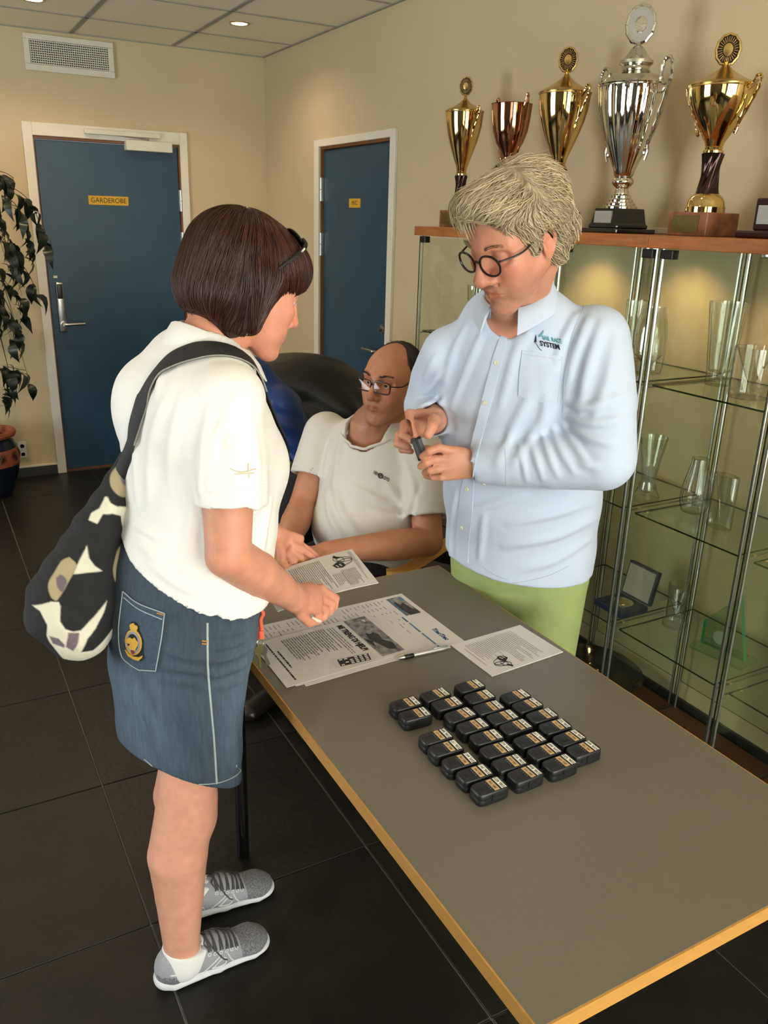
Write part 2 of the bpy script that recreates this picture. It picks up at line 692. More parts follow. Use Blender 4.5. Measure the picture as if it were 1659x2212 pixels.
def sample(D, lo, h, p):
    """trilinear value and gradient of a field at points p"""
    q = (np.asarray(p) - lo) / h
    mx = np.array(D.shape) - 2
    i = np.clip(np.floor(q).astype(int), 0, mx)
    t = np.clip(q - i, 0, 1)
    c = {}
    for a in (0, 1):
        for b in (0, 1):
            for d in (0, 1):
                c[a, b, d] = D[i[:, 0] + a, i[:, 1] + b, i[:, 2] + d]
    x, y, z = t.T
    l = lambda u, v, w_: u * (1 - w_) + v * w_
    x00, x10, x01, x11 = l(c[0, 0, 0], c[1, 0, 0], x), l(c[0, 1, 0], c[1, 1, 0], x), l(c[0, 0, 1], c[1, 0, 1], x), l(c[0, 1, 1], c[1, 1, 1], x)
    val = l(l(x00, x10, y), l(x01, x11, y), z)
    gx = l(l(c[1, 0, 0] - c[0, 0, 0], c[1, 1, 0] - c[0, 1, 0], y), l(c[1, 0, 1] - c[0, 0, 1], c[1, 1, 1] - c[0, 1, 1], y), z)
    gy = l(x10 - x00, x11 - x01, z)
    gz = l(x01, x11, y) - l(x00, x10, y)
    g = np.stack([gx, gy, gz], 1)
    return val, g / (np.linalg.norm(g, axis=1, keepdims=True) + 1e-9)


def strands(paths, r, sides=3):
    """paths (n, m, 3) -> thin tapering tubes as one vertex and face array"""
    n, m, _ = paths.shape
    t = np.gradient(paths, axis=1); t /= np.linalg.norm(t, axis=2, keepdims=True) + 1e-9
    u = np.zeros_like(t)
    w0 = np.where(np.abs(t[:, 0, 2:3]) < .8, np.array([0, 0, 1.]), np.array([1., 0, 0]))
    c = np.cross(t[:, 0], w0)
    for i in range(m):                                           # carry the section along without twisting it
        c = c - t[:, i] * (c * t[:, i]).sum(1, keepdims=True)
        c = c / (np.linalg.norm(c, axis=1, keepdims=True) + 1e-9)
        u[:, i] = c
    w_ = np.cross(t, u)
    rad = r[:, None] * (np.sin(np.linspace(.08, 1, m) * np.pi) ** .6 * .85 + .15)[None, :] if np.ndim(r) == 1 else r
    V_ = []
    for k in range(sides):
        a = 2 * math.pi * k / sides
        V_.append(paths + (u * math.cos(a) + w_ * math.sin(a)) * rad[..., None])
    Vv = np.stack(V_, 2)                                        # n, m, sides, 3
    idx = np.arange(n * m * sides).reshape(n, m, sides)
    F = []
    for k in range(sides):
        k2 = (k + 1) % sides
        F.append(np.stack([idx[:, :-1, k], idx[:, :-1, k2], idx[:, 1:, k2], idx[:, 1:, k]], -1).reshape(-1, 4))
    return Vv.reshape(-1, 3), np.concatenate(F)


def poly_fold(pts, wdt, amp):
    """cloth fold along a polyline: a ridge with a shallow valley on one side, fading at both ends"""
    pts = [A3(p) for p in pts]
    n = len(pts) - 1

    def fn(x, y, z):
        best = None
        for i in range(n):
            a = pts[i]; ab = pts[i + 1] - a; L2 = ab @ ab + 1e-12
            px, py, pz = x - a[0], y - a[1], z - a[2]
            t = np.clip((px * ab[0] + py * ab[1] + pz * ab[2]) / L2, 0, 1)
            d2 = (px - t * ab[0]) ** 2 + (py - t * ab[1]) ** 2 + (pz - t * ab[2]) ** 2
            g = (i + t) / n
            if best is None: best, tt = d2, g + 0 * d2
            else:
                k = d2 < best
                best = np.where(k, d2, best); tt = np.where(k, g, tt)
        env = np.sin(np.pi * (.06 + .88 * tt)) ** .7
        return -amp * env * (np.exp(-best / (wdt * wdt)) - .35 * np.exp(-best / (2.2 * wdt) ** 2))
    P = np.array(pts)
    return fn, P.min(0) - wdt * 4.2, P.max(0) + wdt * 4.2


def px_folds(S, lo, hi, items, t0, t1, gain=1., h=.009):
    """folds whose course is read from the photograph and dropped onto the garment's own surface"""
    lo = A3(lo)
    D = S.field(lo, hi, h)
    out = []
    for it in items:
        px = np.array(it[0], float)
        if len(px) == 2: s = np.array([px[0] + (px[1] - px[0]) * k / 4 for k in range(5)])
        else: s = np.array(spline([(*p, 0) for p in px], 3))[:, :2]
        P = ray_hit(D, lo, h, s[:, 0], s[:, 1], t0, t1)
        ok = [0]
        for k in range(1, len(P)):
            if np.linalg.norm(P[k] - P[ok[-1]]) < .12: ok.append(k)
        if len(ok) < 2: continue
        out.append(poly_fold(P[ok], it[1], it[2] * gain))
    add_folds(S, out)


def crumple(amp, scale, seed):
    """gentle all-over unevenness of cloth"""
    r = np.random.default_rng(seed)
    ws = [(unit(r.normal(size=3)) * scale * r.uniform(.6, 1.6), r.uniform(0, 6.28)) for _ in range(7)]

    def fn(x, y, z):
        s = 0
        for k, p in ws: s = s + np.sin(k[0] * x + k[1] * y + k[2] * z + p)
        return (amp / 2.6) * s
    return fn
# ------------------------------------------------------------------ room shell
RX0, RY0, RH = -5.0, -7.6, 2.645
m_wall = mat('painted_wall', 'c0b08c', .72, var=.03, scale=3, bump=.15, bscale=220)
m_wallr = mat('dark_panelled_wall', '4a443a', .6, var=.1, scale=4)
m_ceil = mat('ceiling_tile', 'e8ddc4', .9, var=.05, scale=300, bump=.25, bscale=500)
m_tbar = mat('ceiling_grid', '8f8c82', .6)
m_tile = mat('slate_floor_tile', '201d19', .4, col2='161411', scale=9, bump=.35, bscale=45, spec=.28)
m_grout = mat('grout', '6e6a61', .9, var=.1, scale=60)
m_cas = mat('white_painted_trim', 'd8d2c2', .45, var=.02, scale=5)
m_oak = mat('oak_door_edge', '7a4a22', .5, var=.25, scale=30, stretch=(1, 1, .1))
m_blue = mat('blue_door_paint', '254558', .38, col2='213e50', scale=5, spec=.45)
m_steel = mat('brushed_steel', 'b5b3ad', .28, 1.0)
m_black = mat('black_plastic', '0b0b0c', .35)
m_white = mat('white_plastic', 'd0cbba', .45)
m_yel = mat('yellow_sign_plastic', 'c79a1c', .5, var=.04, scale=40)
m_ink = mat('black_ink', '1c1a17', .7)
m_skirt = mat('dark_skirting_tile', '2f2d2a', .4, var=.1, scale=20)

# floor: grout bed with each tile a piece of its own
bm = bmesh.new(); mbox(bm, (RX0, RY0, -.06), (.12, .12, -.004))
floor = struct(obj('floor', bm, m_grout, smooth=0))
T = .6
bm = bmesh.new(); mbox(bm, (-T / 2 + .002, -T / 2 + .002, -.02), (T / 2 - .002, T / 2 - .002, 0), bev=.0015, seg=1)
tile0 = obj('tile', bm, m_tile, floor, smooth=0)
cut = {}
gx = [-1.913 + T * (i + .5) for i in range(-6, 5)]
gy = [-4.068 + T * (i + .5) for i in range(-6, 8)]
first = True
for x in gx:
    for y in gy:
        x0, x1, y0, y1 = max(x - T / 2, RX0), min(x + T / 2, 0), max(y - T / 2, RY0), min(y + T / 2, 0)
        if x1 - x0 < .02 or y1 - y0 < .02: continue
        full = x1 - x0 > T - .001 and y1 - y0 > T - .001
        if full and first:
            tile0.location = (x, y, 0); first = False; continue
        if full:
            share(tile0, 'tile', floor, (x, y, 0))
        else:
            key = (round(x1 - x0, 3), round(y1 - y0, 3))
            if key not in cut:
                bm = bmesh.new(); mbox(bm, (-key[0] / 2 + .002, -key[1] / 2 + .002, -.02), (key[0] / 2 - .002, key[1] / 2 - .002, 0))
                cut[key] = obj('tile', bm, m_tile, floor, smooth=0)
                cut[key].location = ((x0 + x1) / 2, (y0 + y1) / 2, 0)
            else:
                share(cut[key], 'tile', floor, ((x0 + x1) / 2, (y0 + y1) / 2, 0))

# back wall with the changing-room door opening
DX0, DX1, DZ = -1.4572, -.6016, 2.06
bm = bmesh.new()
for lo, hi in (((RX0, 0, 0), (DX0 - .035, .12, RH)), ((DX1 + .035, 0, 0), (.12, .12, RH)), ((DX0 - .035, 0, DZ + .035), (DX1 + .035, .12, RH))):
    mbox(bm, lo, hi)
wall_back = struct(obj('wall_back', bm, m_wall, smooth=0))
# right wall (cups and cabinets) with a second door
EY0, EY1, EZ = -1.742, -.905, 2.036
bm = bmesh.new()
for lo, hi in (((0, RY0, 0), (.12, EY0 - .03, RH)), ((0, EY1 + .03, 0), (.12, 0, RH)), ((0, EY0 - .03, EZ + .03), (.12, EY1 + .03, RH))):
    mbox(bm, lo, hi)
struct(obj('wall_right', bm, m_wall, smooth=0))
bm = bmesh.new()
for lo, hi in (((RX0 - .12, RY0, 0), (RX0, .12, .3)), ((RX0 - .12, RY0, 2.35), (RX0, .12, RH)), ((RX0 - .12, RY0, .3), (RX0, -3.9, 2.35)), ((RX0 - .12, -2.0, .3), (RX0, .12, 2.35))):
    mbox(bm, lo, hi)
struct(obj('wall_left', bm, m_wallr, smooth=0))
# near wall behind the photographer: two glazed openings
bm = bmesh.new()
WZ0, WZ1 = .5, 2.4
for lo, hi in (((RX0, RY0 - .12, 0), (.12, RY0, WZ0)), ((RX0, RY0 - .12, WZ1), (.12, RY0, RH)), ((RX0, RY0 - .12, WZ0), (-4.7, RY0, WZ1)),
               ((-3.1, RY0 - .12, WZ0), (-2.5, RY0, WZ1)), ((-.2, RY0 - .12, WZ0), (.12, RY0, WZ1))):
    mbox(bm, lo, hi)
struct(obj('wall_near', bm, m_wallr, smooth=0))
m_pane = pane_mat('window_glass', (.97, .99, .98))
for n, (a, b, k) in enumerate(((-2.5, -.2, 3), (-4.7, -3.1, 2))):
    bm = bmesh.new()
    mbox(bm, (a, RY0 - .09, WZ0), (b, RY0 - .04, WZ0 + .05)); mbox(bm, (a, RY0 - .09, WZ1 - .05), (b, RY0 - .04, WZ1))
    for i in range(k + 1):
        x = a + (b - a) * i / k
        mbox(bm, (x - .03, RY0 - .09, WZ0), (x + .03, RY0 - .04, WZ1))
    wn = struct(obj('window_%d' % (n + 1), bm, m_cas, smooth=0))
    for i in range(k):
        bm = bmesh.new(); mbox(bm, (a + (b - a) * i / k + .03, RY0 - .07, WZ0 + .05), (a + (b - a) * (i + 1) / k - .03, RY0 - .064, WZ1 - .05))
        obj('pane', bm, m_pane, wn, smooth=0)

bm = bmesh.new()
mbox(bm, (RX0 - .09, -3.9, .3), (RX0 - .04, -2.0, .35)); mbox(bm, (RX0 - .09, -3.9, 2.3), (RX0 - .04, -2.0, 2.35))
for i in range(3): mbox(bm, (RX0 - .09, -3.9 + i * .95 - .03, .3), (RX0 - .04, -3.9 + i * .95 + .03, 2.35))
wn = struct(obj('window_3', bm, m_cas, smooth=0))
for i in range(2):
    bm = bmesh.new(); mbox(bm, (RX0 - .07, -3.87 + i * .95, .35), (RX0 - .064, -3.93 + (i + 1) * .95, 2.3)); obj('pane', bm, m_pane, wn, smooth=0)

# ceiling: grid of bars, each panel a piece
bm = bmesh.new(); mbox(bm, (RX0, RY0, RH + .02), (.12, .12, RH + .12))
ceiling = struct(obj('ceiling', bm, m_ceil, smooth=0))
bm = bmesh.new()
cx = [-.6 * i for i in range(0, 10)]
cy = [0.0] + [-.49 - .62 * i for i in range(0, 13)]
cx = [max(c, RX0) for c in cx]; cy = [max(c, RY0) for c in cy]
for x in cx[1:-1]: mbox(bm, (x - .012, RY0, RH - .004), (x + .012, 0, RH + .02))
for y in cy[1:-1]: mbox(bm, (RX0, y - .007, RH - .004), (0, y + .007, RH + .02))
mbox(bm, (-.014, RY0, RH - .006), (0, 0, RH + .02)); mbox(bm, (RX0, -.008, RH - .006), (0, 0, RH + .02))
obj('grid_bar', bm, m_tbar, ceiling, smooth=0)
cache = {}
for i in range(len(cx) - 1):
    for j in range(len(cy) - 1):
        wx, wy = cx[i] - cx[i + 1], cy[j] - cy[j + 1]
        if wx < .03 or wy < .03: continue
        key = (round(wx, 3), round(wy, 3))
        loc = ((cx[i] + cx[i + 1]) / 2, (cy[j] + cy[j + 1]) / 2, RH)
        if key not in cache:
            bm = bmesh.new(); mbox(bm, (-wx / 2 + .012, -wy / 2 + .008, 0), (wx / 2 - .012, wy / 2 - .008, .018), bev=.001, seg=1)
            cache[key] = obj('ceiling_panel', bm, m_ceil, ceiling, smooth=0); cache[key].location = loc
        else:
            share(cache[key], 'ceiling_panel', ceiling, loc)

# downlights
m_lamp = mat('lamp_glow', (1, .8, .5), .5, emis=(1, .72, .38), estr=14)
m_ring = mat('lamp_ring', 'c9b489', .3, 1.0)
LAMPS = [(tuple(P3(517, 50, 2, RH)[:2]), 'round recessed ceiling lamp near the corner of the room'), (tuple(P3(72, -2, 2, RH)[:2]), 'round recessed ceiling lamp above the wall vent')]
LAMPS += [((-.75, -2.45), 'unseen fill lamp added above the leather armchair'), ((-1.9, -2.45), 'unseen fill lamp added above the open floor before the blue door'), ((-.75, -3.9), 'unseen fill lamp added above the grey-haired man'), ((-1.9, -3.9), 'unseen fill lamp added above the woman'), ((-2.7, -.8), 'unseen fill lamp added above the potted plant')]  # unseen lamps, added to brighten the walls and ceiling
for li, ((lx, ly), lab) in enumerate(LAMPS):
    p = (lx, ly)
    t = thing('ceiling_lamp', lab, 'lamp', (p[0], p[1], RH), group='recessed ceiling lamps')
    bm = bmesh.new(); mlathe(bm, [(.042, -.002), (.05, -.006), (.056, -.004), (.056, 0), (.042, 0)], 28, cap=False); obj('lamp_ring', bm, m_ring, t, local=True)
    bm = bmesh.new(); mlathe(bm, [(.0005, -.006), (.025, -.006), (.042, -.003), (.042, 0)], 28); obj('lamp_glass', bm, m_lamp, t, local=True)
    l = bpy.data.lights.new('lamp_light', 'SPOT'); l.energy = (18, 42, 4, 6, 4, 5, 42)[li]; l.color = (1, .74, .46); l.spot_size = 2.6; l.spot_blend = .8; l.shadow_soft_size = .04
    lo = bpy.data.objects.new('lamp_light', l); lo.location = (0, 0, -.02); COL.objects.link(lo); lo.parent = t

# skirting and trim
bm = bmesh.new(); mbox(bm, (RX0, -.012, 0), (DX0 - .067, 0, .062))
mbox(bm, (DX1 + .062, -.012, 0), (0, 0, .062))
struct(obj('baseboard_back', bm, m_skirt, smooth=0))
bm = bmesh.new(); mbox(bm, (RX0, -.014, .062), (DX0 - .067, 0, .072)); mbox(bm, (DX1 + .062, -.014, .062), (0, 0, .072))
struct(obj('trim_1', bm, m_cas, smooth=0))
bm = bmesh.new(); mbox(bm, (-.012, RY0, 0), (0, EY0 - .066, .075)); mbox(bm, (-.012, EY1 + .076, 0), (0, -.014, .075))
struct(obj('baseboard_right', bm, m_skirt, smooth=0))
bm = bmesh.new(); mbox(bm, (-.012, -5.3, 1.644), (0, -3.4, 1.664), bev=.003)
struct(obj('trim_2', bm, m_cas, smooth=0))


# ------------------------------------------------------------------ doors
def door(n, M, w_, h_, hinge_left, cw, ct):
    """M maps local (x across, y out of the wall towards the room, z up), origin at the floor, left edge of the leaf"""
    root = thing('door_%d' % n, '', 'door'); del root['label']; del root['category']; root['kind'] = 'structure'
    bm = bmesh.new()
    for lo, hi in (((-cw[0], 0, 0), (-.012, .018, ct)), ((w_ + .012, 0, 0), (w_ + cw[1], .018, ct)), ((-.012, 0, h_ + .02), (w_ + .012, .018, ct))):
        mbox(bm, lo, hi, bev=.002, seg=1, M=M)
    obj('casing', bm, m_cas, root, smooth=0)
    bm = bmesh.new()
    for lo, hi in (((-.03, -.1, 0), (-.004, .004, h_ + .03)), ((w_ + .004, -.1, 0), (w_ + .03, .004, h_ + .03)), ((-.004, -.1, h_ + .006), (w_ + .004, .004, h_ + .03))):
        mbox(bm, lo, hi, M=M)
    obj('jamb', bm, m_oak, root, smooth=0)
    bm = bmesh.new(); mbox(bm, (-.004, -.1, 0), (w_ + .004, -.02, .018), M=M); obj('threshold', bm, m_oak, root, smooth=0)
    bm = bmesh.new(); mbox(bm, (0, -.075, .016), (w_, -.012, h_), bev=.002, seg=1, M=M)
    leaf = obj('leaf', bm, m_blue, root, smooth=0)
    for hz in ((.25, 1.42, 1.68) if n == 1 else (.25, 1.45, 1.76)):
        bm = bmesh.new()
        hx = -.006 if hinge_left else w_ + .006
        for a, b in ((0, .062), (.066, .13)):
            mlathe(bm, [(.009, hz + a), (.009, hz + b)], 12, M=M @ Matrix.Translation((hx, .004, 0)))
        mbox(bm, (hx - .012, -.01, hz), (hx + .012, .002, hz + .13), M=M)
        obj('hinge', bm, m_steel, root)
    return root


M1 = Matrix.Translation((DX0, 0, 0)) @ Matrix(((1, 0, 0, 0), (0, -1, 0, 0), (0, 0, 1, 0), (0, 0, 0, 1)))
d1 = door(1, M1, DX1 - DX0, DZ, False, (.067, .061), 2.1525)
# lock plate with reader and lever
bm = bmesh.new(); mbox(bm, (-1.422, -.004, .925), (-1.376, .016, 1.238), bev=.02, seg=4)
plate = obj('lock_plate', bm, m_steel, d1)
bm = bmesh.new(); mbox(bm, (-1.415, -.009, 1.135), (-1.383, .002, 1.226), bev=.014, seg=4); obj('reader', bm, m_black, plate)
bm = bmesh.new()
mlathe(bm, [(.02, 0), (.02, .008), (.011, .01), (.011, .05)], 20, M=frame((-1.398, -.004, .978), (1, 0, 0), (0, 0, 1)))
mtube(bm, spline([(-1.398, -.05, .978), (-1.38, -.053, .979), (-1.34, -.053, .98), (-1.272, -.05, .981)], 5), .0095, 12)
obj('lever', bm, m_steel, plate)
bm = bmesh.new(); mbox(bm, (-1.428, .005, 1.262), (-1.405, .012, 1.276)); obj('sticker', bm, m_white, d1)
bm = bmesh.new(); mbox(bm, (-1.478, -.008, .93), (-1.466, .003, 1.12), bev=.002); obj('strike_plate', bm, m_steel, d1)
# door closer
bm = bmesh.new(); mbox(bm, (-1.175, -.05, 2.106), (-.72, -.018, 2.134), bev=.003); obj('closer_rail', bm, m_white, d1, smooth=0)
bm = bmesh.new(); mbox(bm, (-.935, -.055, 2.028), (-.648, .012, 2.088), bev=.004); obj('closer_body', bm, m_white, d1, smooth=0)
bm = bmesh.new(); mtube(bm, [(-.80, -.05, 2.09), (-.79, -.04, 2.1), (-1.0, -.035, 2.112)], .006, 8); obj('closer_arm', bm, m_steel, d1)
M2 = Matrix.Translation((0, EY1, 0)) @ Matrix(((0, -1, 0, 0), (-1, 0, 0, 0), (0, 0, 1, 0), (0, 0, 0, 1)))
d2 = door(2, M2, EY1 - EY0, EZ, True, (.076, .066), 2.095)
bm = bmesh.new(); mlathe(bm, [(.026, 0), (.026, .008), (.012, .01), (.012, .03)], 20, M=frame((.012, EY0 + .06, 1.1), (0, 0, 1), (0, 1, 0)))
obj('lock_rose', bm, m_steel, d2)
bm = bmesh.new()
mtube(bm, spline([(.01, EY0 + .06, .98), (-.045, EY0 + .06, .98), (-.05, EY0 + .09, .98), (-.05, EY0 + .18, .98)], 5), .009, 12); obj('lever', bm, m_steel, d2)

# signs
a = P3(191, 422, 1, -.0); b = P3(279, 446, 1, -.0)
bm = bmesh.new(); mbox(bm, (a[0], .0085, 1.703), (b[0], .012, 1.757), bev=.0008, seg=1)
s1 = thing('door_sign', 'yellow door sign reading GARDEROBE', 'sign', ((a[0] + b[0]) / 2, .01, 1.73))
obj('sign_plate', bm, m_yel, s1, smooth=0)
text_mesh('GARDEROBE', .041, frame(((a[0] + b[0]) / 2, .0083, 1.73), (1, 0, 0), (0, 0, 1)), m_ink, parent=s1, sx=.93)
a = P3(751, 429, 0, 0); b = P3(775, 444, 0, 0)
s2 = thing('door_sign', 'small dim yellow sign on the dark door behind the armchair', 'sign', (.01, (a[1] + b[1]) / 2, a[2] - .02))
bm = bmesh.new(); mbox(bm, (.0085, b[1], a[2] - .048), (.012, a[1], a[2]), bev=.0008, seg=1); obj('sign_plate', bm, m_yel, s2, smooth=0)
text_mesh('MVC', .034, frame((.0083, (a[1] + b[1]) / 2, a[2] - .024), (0, -1, 0), (0, 0, 1)), m_ink, parent=s2)

# wall vent: frame, flat dark sheet painted as the shaded hollow, bars both ways
vt = thing('ventilation_grille', 'white rectangular ventilation grille high on the wall', 'vent', (-1.22, 0, 2.44))
X0, X1, Z0, Z1 = -1.468, -.965, 2.425, 2.617
bm = bmesh.new()
for lo, hi in (((X0, -.018, Z0), (X1, 0, Z0 + .035)), ((X0, -.018, Z1 - .03), (X1, 0, Z1)), ((X0, -.018, Z0 + .035), (X0 + .032, 0, Z1 - .03)), ((X1 - .032, -.018, Z0 + .035), (X1, 0, Z1 - .03))):
    mbox(bm, lo, hi, bev=.003)
obj('frame', bm, m_white, vt, smooth=0)
bm = bmesh.new(); mbox(bm, (X0 + .03, -.002, Z0 + .03), (X1 - .03, -.0005, Z1 - .025)); obj('shade_backing', bm, mat('vent_shade', '1f1b15', .8), vt, smooth=0)
bm = bmesh.new(); mbox(bm, (X0 + .03, -.012, 0), (X1 - .03, -.006, .0048)); s0 = obj('slat', bm, m_white, vt, smooth=0)
for i in range(1, 11): share(s0, 'slat', vt, (0, 0, 0)).matrix_parent_inverse = s0.matrix_parent_inverse
for i, s in enumerate([s0] + [c for c in vt.children if c.name.startswith('slat') and c is not s0]): s.location = (0, 0, Z0 + .037 + i * .0118)
bm = bmesh.new(); mbox(bm, (0, -.014, Z0 + .034), (.0032, -.005, Z1 - .03)); b0 = obj('bar', bm, m_white, vt, smooth=0)
for i in range(1, 36): share(b0, 'bar', vt).matrix_parent_inverse = b0.matrix_parent_inverse
for i, s in enumerate([b0] + [c for c in vt.children if c.name.startswith('bar') and c is not b0]): s.location = (X0 + .036 + i * .0121, 0, 0)

# socket
p = P3(53, 972, 1, 0)
so = thing('wall_socket', 'white double wall socket low beside the plant pot', 'socket', (p[0], 0, p[2]))
bm = bmesh.new(); mbox(bm, (p[0] - .04, -.012, p[2] - .05), (p[0] + .012, 0, p[2] + .06), bev=.004); obj('cover', bm, m_white, so, smooth=0)
for dz in (-.025, .03):
    bm = bmesh.new(); mlathe(bm, [(.017, 0), (.017, .0135), (.013, .0135), (.013, .012), (.0005, .012)], 16, M=frame((p[0] - .012, 0, p[2] + dz), (1, 0, 0), (0, 0, 1))); obj('outlet', bm, m_white, so)
# ------------------------------------------------------------------ table
m_lam = mat('grey_laminate', '6d6759', .36, col2='696355', scale=140, bump=.05, bscale=900, spec=.4)
m_band = mat('beech_edge_band', 'b5843f', .45, var=.12, scale=60, stretch=(1, 1, 12))
m_legb = mat('black_lacquered_steel', '0a0a0b', .18, var=.1, scale=30, coat=.3)
TX0, TX1, TY0, TY1, TZ = -1.669, -1.0, -5.1735, -3.885, .73
tb = thing('table', 'long grey laminate table with a wooden edge and black legs', 'table', ((TX0 + TX1) / 2, (TY0 + TY1) / 2, 0))
bm = bmesh.new(); mbox(bm, (TX0 + .002, TY0 + .002, TZ - .026), (TX1 - .002, TY1 - .002, TZ)); obj('table_top', bm, m_lam, tb, smooth=0)
for lo, hi in (((TX0 - .001, TY0 - .001, TZ - .0265), (TX0 + .0025, TY1 + .001, TZ - .0006)), ((TX1 - .0025, TY0 - .001, TZ - .0265), (TX1 + .001, TY1 + .001, TZ - .0006)),
               ((TX0, TY0 - .001, TZ - .0265), (TX1, TY0 + .0025, TZ - .0006)), ((TX0, TY1 - .0025, TZ - .0265), (TX1, TY1 + .001, TZ - .0006))):
    bm = bmesh.new(); mbox(bm, lo, hi); obj('edge_band', bm, m_band, tb, smooth=0)
for lx, ly in ((-1.63, -3.945), (-1.04, -3.945), (-1.63, -5.12), (-1.04, -5.12)):
    bm = bmesh.new(); mlathe(bm, [(.012, 0), (.017, .004), (.017, .03), (.0165, .035), (.0165, TZ - .027)], 20, M=Matrix.Translation((lx, ly, 0))); obj('leg', bm, m_legb, tb)
bm = bmesh.new()
mbox(bm, (-1.63, -5.13, TZ - .06), (-1.04, -5.11, TZ - .027)); mbox(bm, (-1.63, -3.955, TZ - .06), (-1.04, -3.935, TZ - .027))
mbox(bm, (-1.64, -5.12, TZ - .06), (-1.62, -3.945, TZ - .027)); mbox(bm, (-1.05, -5.12, TZ - .06), (-1.03, -3.945, TZ - .027))
obj('apron_rail', bm, m_legb, tb, smooth=0)

# ------------------------------------------------------------------ trackers
m_trk = mat('black_tracker_shell', '17181a', .42, var=.15, scale=200)
m_key = mat('tracker_button', '0b0b0d', .5)
m_st1 = mat('white_sticker', 'f0ecdf', .6)
m_st2 = mat('cream_sticker', 'cda973', .6)
m_dot = mat('tracker_led', '8d8f9c', .4)
TL, TW, TH = .064, .036, .0235


def tracker(label, x, y, rot, ids):
    """local x along the device (stickers at the +x end)"""
    t = thing('tracker', label, 'tracker', (x, y, TZ), (0, 0, rot), 'black boxed trackers laid out on the table')
    if not hasattr(tracker, 'proto'):
        bm = bmesh.new()
        n = 18
        poly = []
        for i in range(n):                                  # slightly bowed ends, rounded corners
            a = 2 * math.pi * (i + .5) / n
            e = 5.5
            c, s = math.cos(a), math.sin(a)
            poly.append((TL / 2 * math.copysign(abs(c) ** (2 / e), c), TW / 2 * math.copysign(abs(s) ** (2 / e), s)))
        rows = []
        for z, k in ((.0005, .965), (.003, 1.0), (.0115, 1.0), (.012, .992), (.0125, 1.0), (TH - .003, .985), (TH - .0008, .955), (TH, .92)):
            rows.append([bm.verts.new((px * (k if k > .99 else k), py * k, z)) for px, py in poly])
        for a, b in zip(rows, rows[1:]):
            for i in range(n): bm.faces.new((a[i], a[(i + 1) % n], b[(i + 1) % n], b[i]))
        bm.faces.new(rows[0][::-1]); bm.faces.new(rows[-1])
        P = {}
        P['shell'] = obj('shell', bm, m_trk, t, local=True, smooth=40)
        bm = bmesh.new(); mbox(bm, (-.024, -.0085, TH - .001), (-.009, .0085, TH + .0004), bev=.003, seg=3); P['button'] = obj('button', bm, m_key, t, local=True)
        bm = bmesh.new(); mbox(bm, (.0015, -.0145, TH - .0005), (.0115, .0145, TH + .0003)); P['cream_sticker'] = obj('cream_sticker', bm, m_st2, t, local=True, smooth=0)
        bm = bmesh.new(); mbox(bm, (.0155, -.0145, TH - .0005), (.0255, .0145, TH + .0003)); P['white_sticker'] = obj('white_sticker', bm, m_st1, t, local=True, smooth=0)
        bm = bmesh.new()
        for k in range(4): mbox(bm, (-.003, -.0075 + k * .005, TH), (-.0018, -.0062 + k * .005, TH + .0003))
        P['lights'] = obj('lights', bm, m_dot, t, local=True, smooth=0)
        bm = bmesh.new(); mbox(bm, (-.02, -TW / 2 - .0003, .009), (-.011, -TW / 2 + .002, .0145)); mbox(bm, (-.007, -TW / 2 - .0012, .007), (-.004, -TW / 2 + .002, .019))
        P['port'] = obj('port', bm, m_key, t, local=True, smooth=0)
        tracker.proto = P
    else:
        for k, o in tracker.proto.items():
            if k != 'port' or random.random() < .5: share(o, k, t)
    st = [c for c in t.children if 'white_sticker' in c.name][0]
    text_mesh(ids[0], .0072, frame((.0205, 0, TH + .0003), (0, 1, 0), (-1, 0, 0)), m_ink, 'lettering', st, .0003, .00012, local=True)
    st = [c for c in t.children if 'cream_sticker' in c.name][0]
    text_mesh(ids[1], .0062, frame((.0065, 0, TH + .0003), (0, 1, 0), (-1, 0, 0)), m_ink, 'lettering', st, .0003, .0001, local=True)
    return t


ROWS = {
    'row nearest the woman': ([(-1.459, -4.623), (-1.462, -4.662), (-1.461, -4.706), (-1.457, -4.747), (-1.455, -4.788)], ['ZDBL 8892', 'ZDBL 1371', 'ZDPL 8A19', 'ZDBL 3917', 'ZDBL 8Z23']),
    'pair': ([(-1.454, -4.501), (-1.456, -4.542)], ['ZDBL 8Z7Z', 'ZDBL A8H4']),
    'second row': ([(-1.383, -4.499), (-1.379, -4.538), (-1.378, -4.583), (-1.377, -4.625), (-1.375, -4.667), (-1.381, -4.708), (-1.384, -4.75), (-1.378, -4.788)], ['ZDPL 0998', 'ZDBL 0111', 'ZDPL 0005', 'ZDBL 2773', 'ZDBL 1812', 'ZDPL A27', 'ZDBL 8534', 'ZDBL 8568']),
    'third row': ([(-1.3, -4.502), (-1.305, -4.545), (-1.312, -4.586), (-1.307, -4.626), (-1.304, -4.664), (-1.307, -4.711), (-1.305, -4.751), (-1.303, -4.791)], ['ZDBL 1750', 'ZDPL 2711', 'ZDBL 8127', 'ZDBL 1222', 'ZDPL 8310', 'ZDBL 1772', 'ZDPL 8001', 'ZDBL 8Z24']),
    'outer row': ([(-1.238, -4.576), (-1.237, -4.614), (-1.234, -4.656), (-1.235, -4.697), (-1.236, -4.739), (-1.236, -4.778)], ['ZDBL 1110', 'ZDBL 1381', 'ZDPL 1227', 'ZDBL 3337', 'ZDBL 8311', 'ZDPL 8005']),
}
ORD = ['farthest', 'second', 'third', 'fourth', 'fifth', 'sixth', 'seventh', 'eighth']
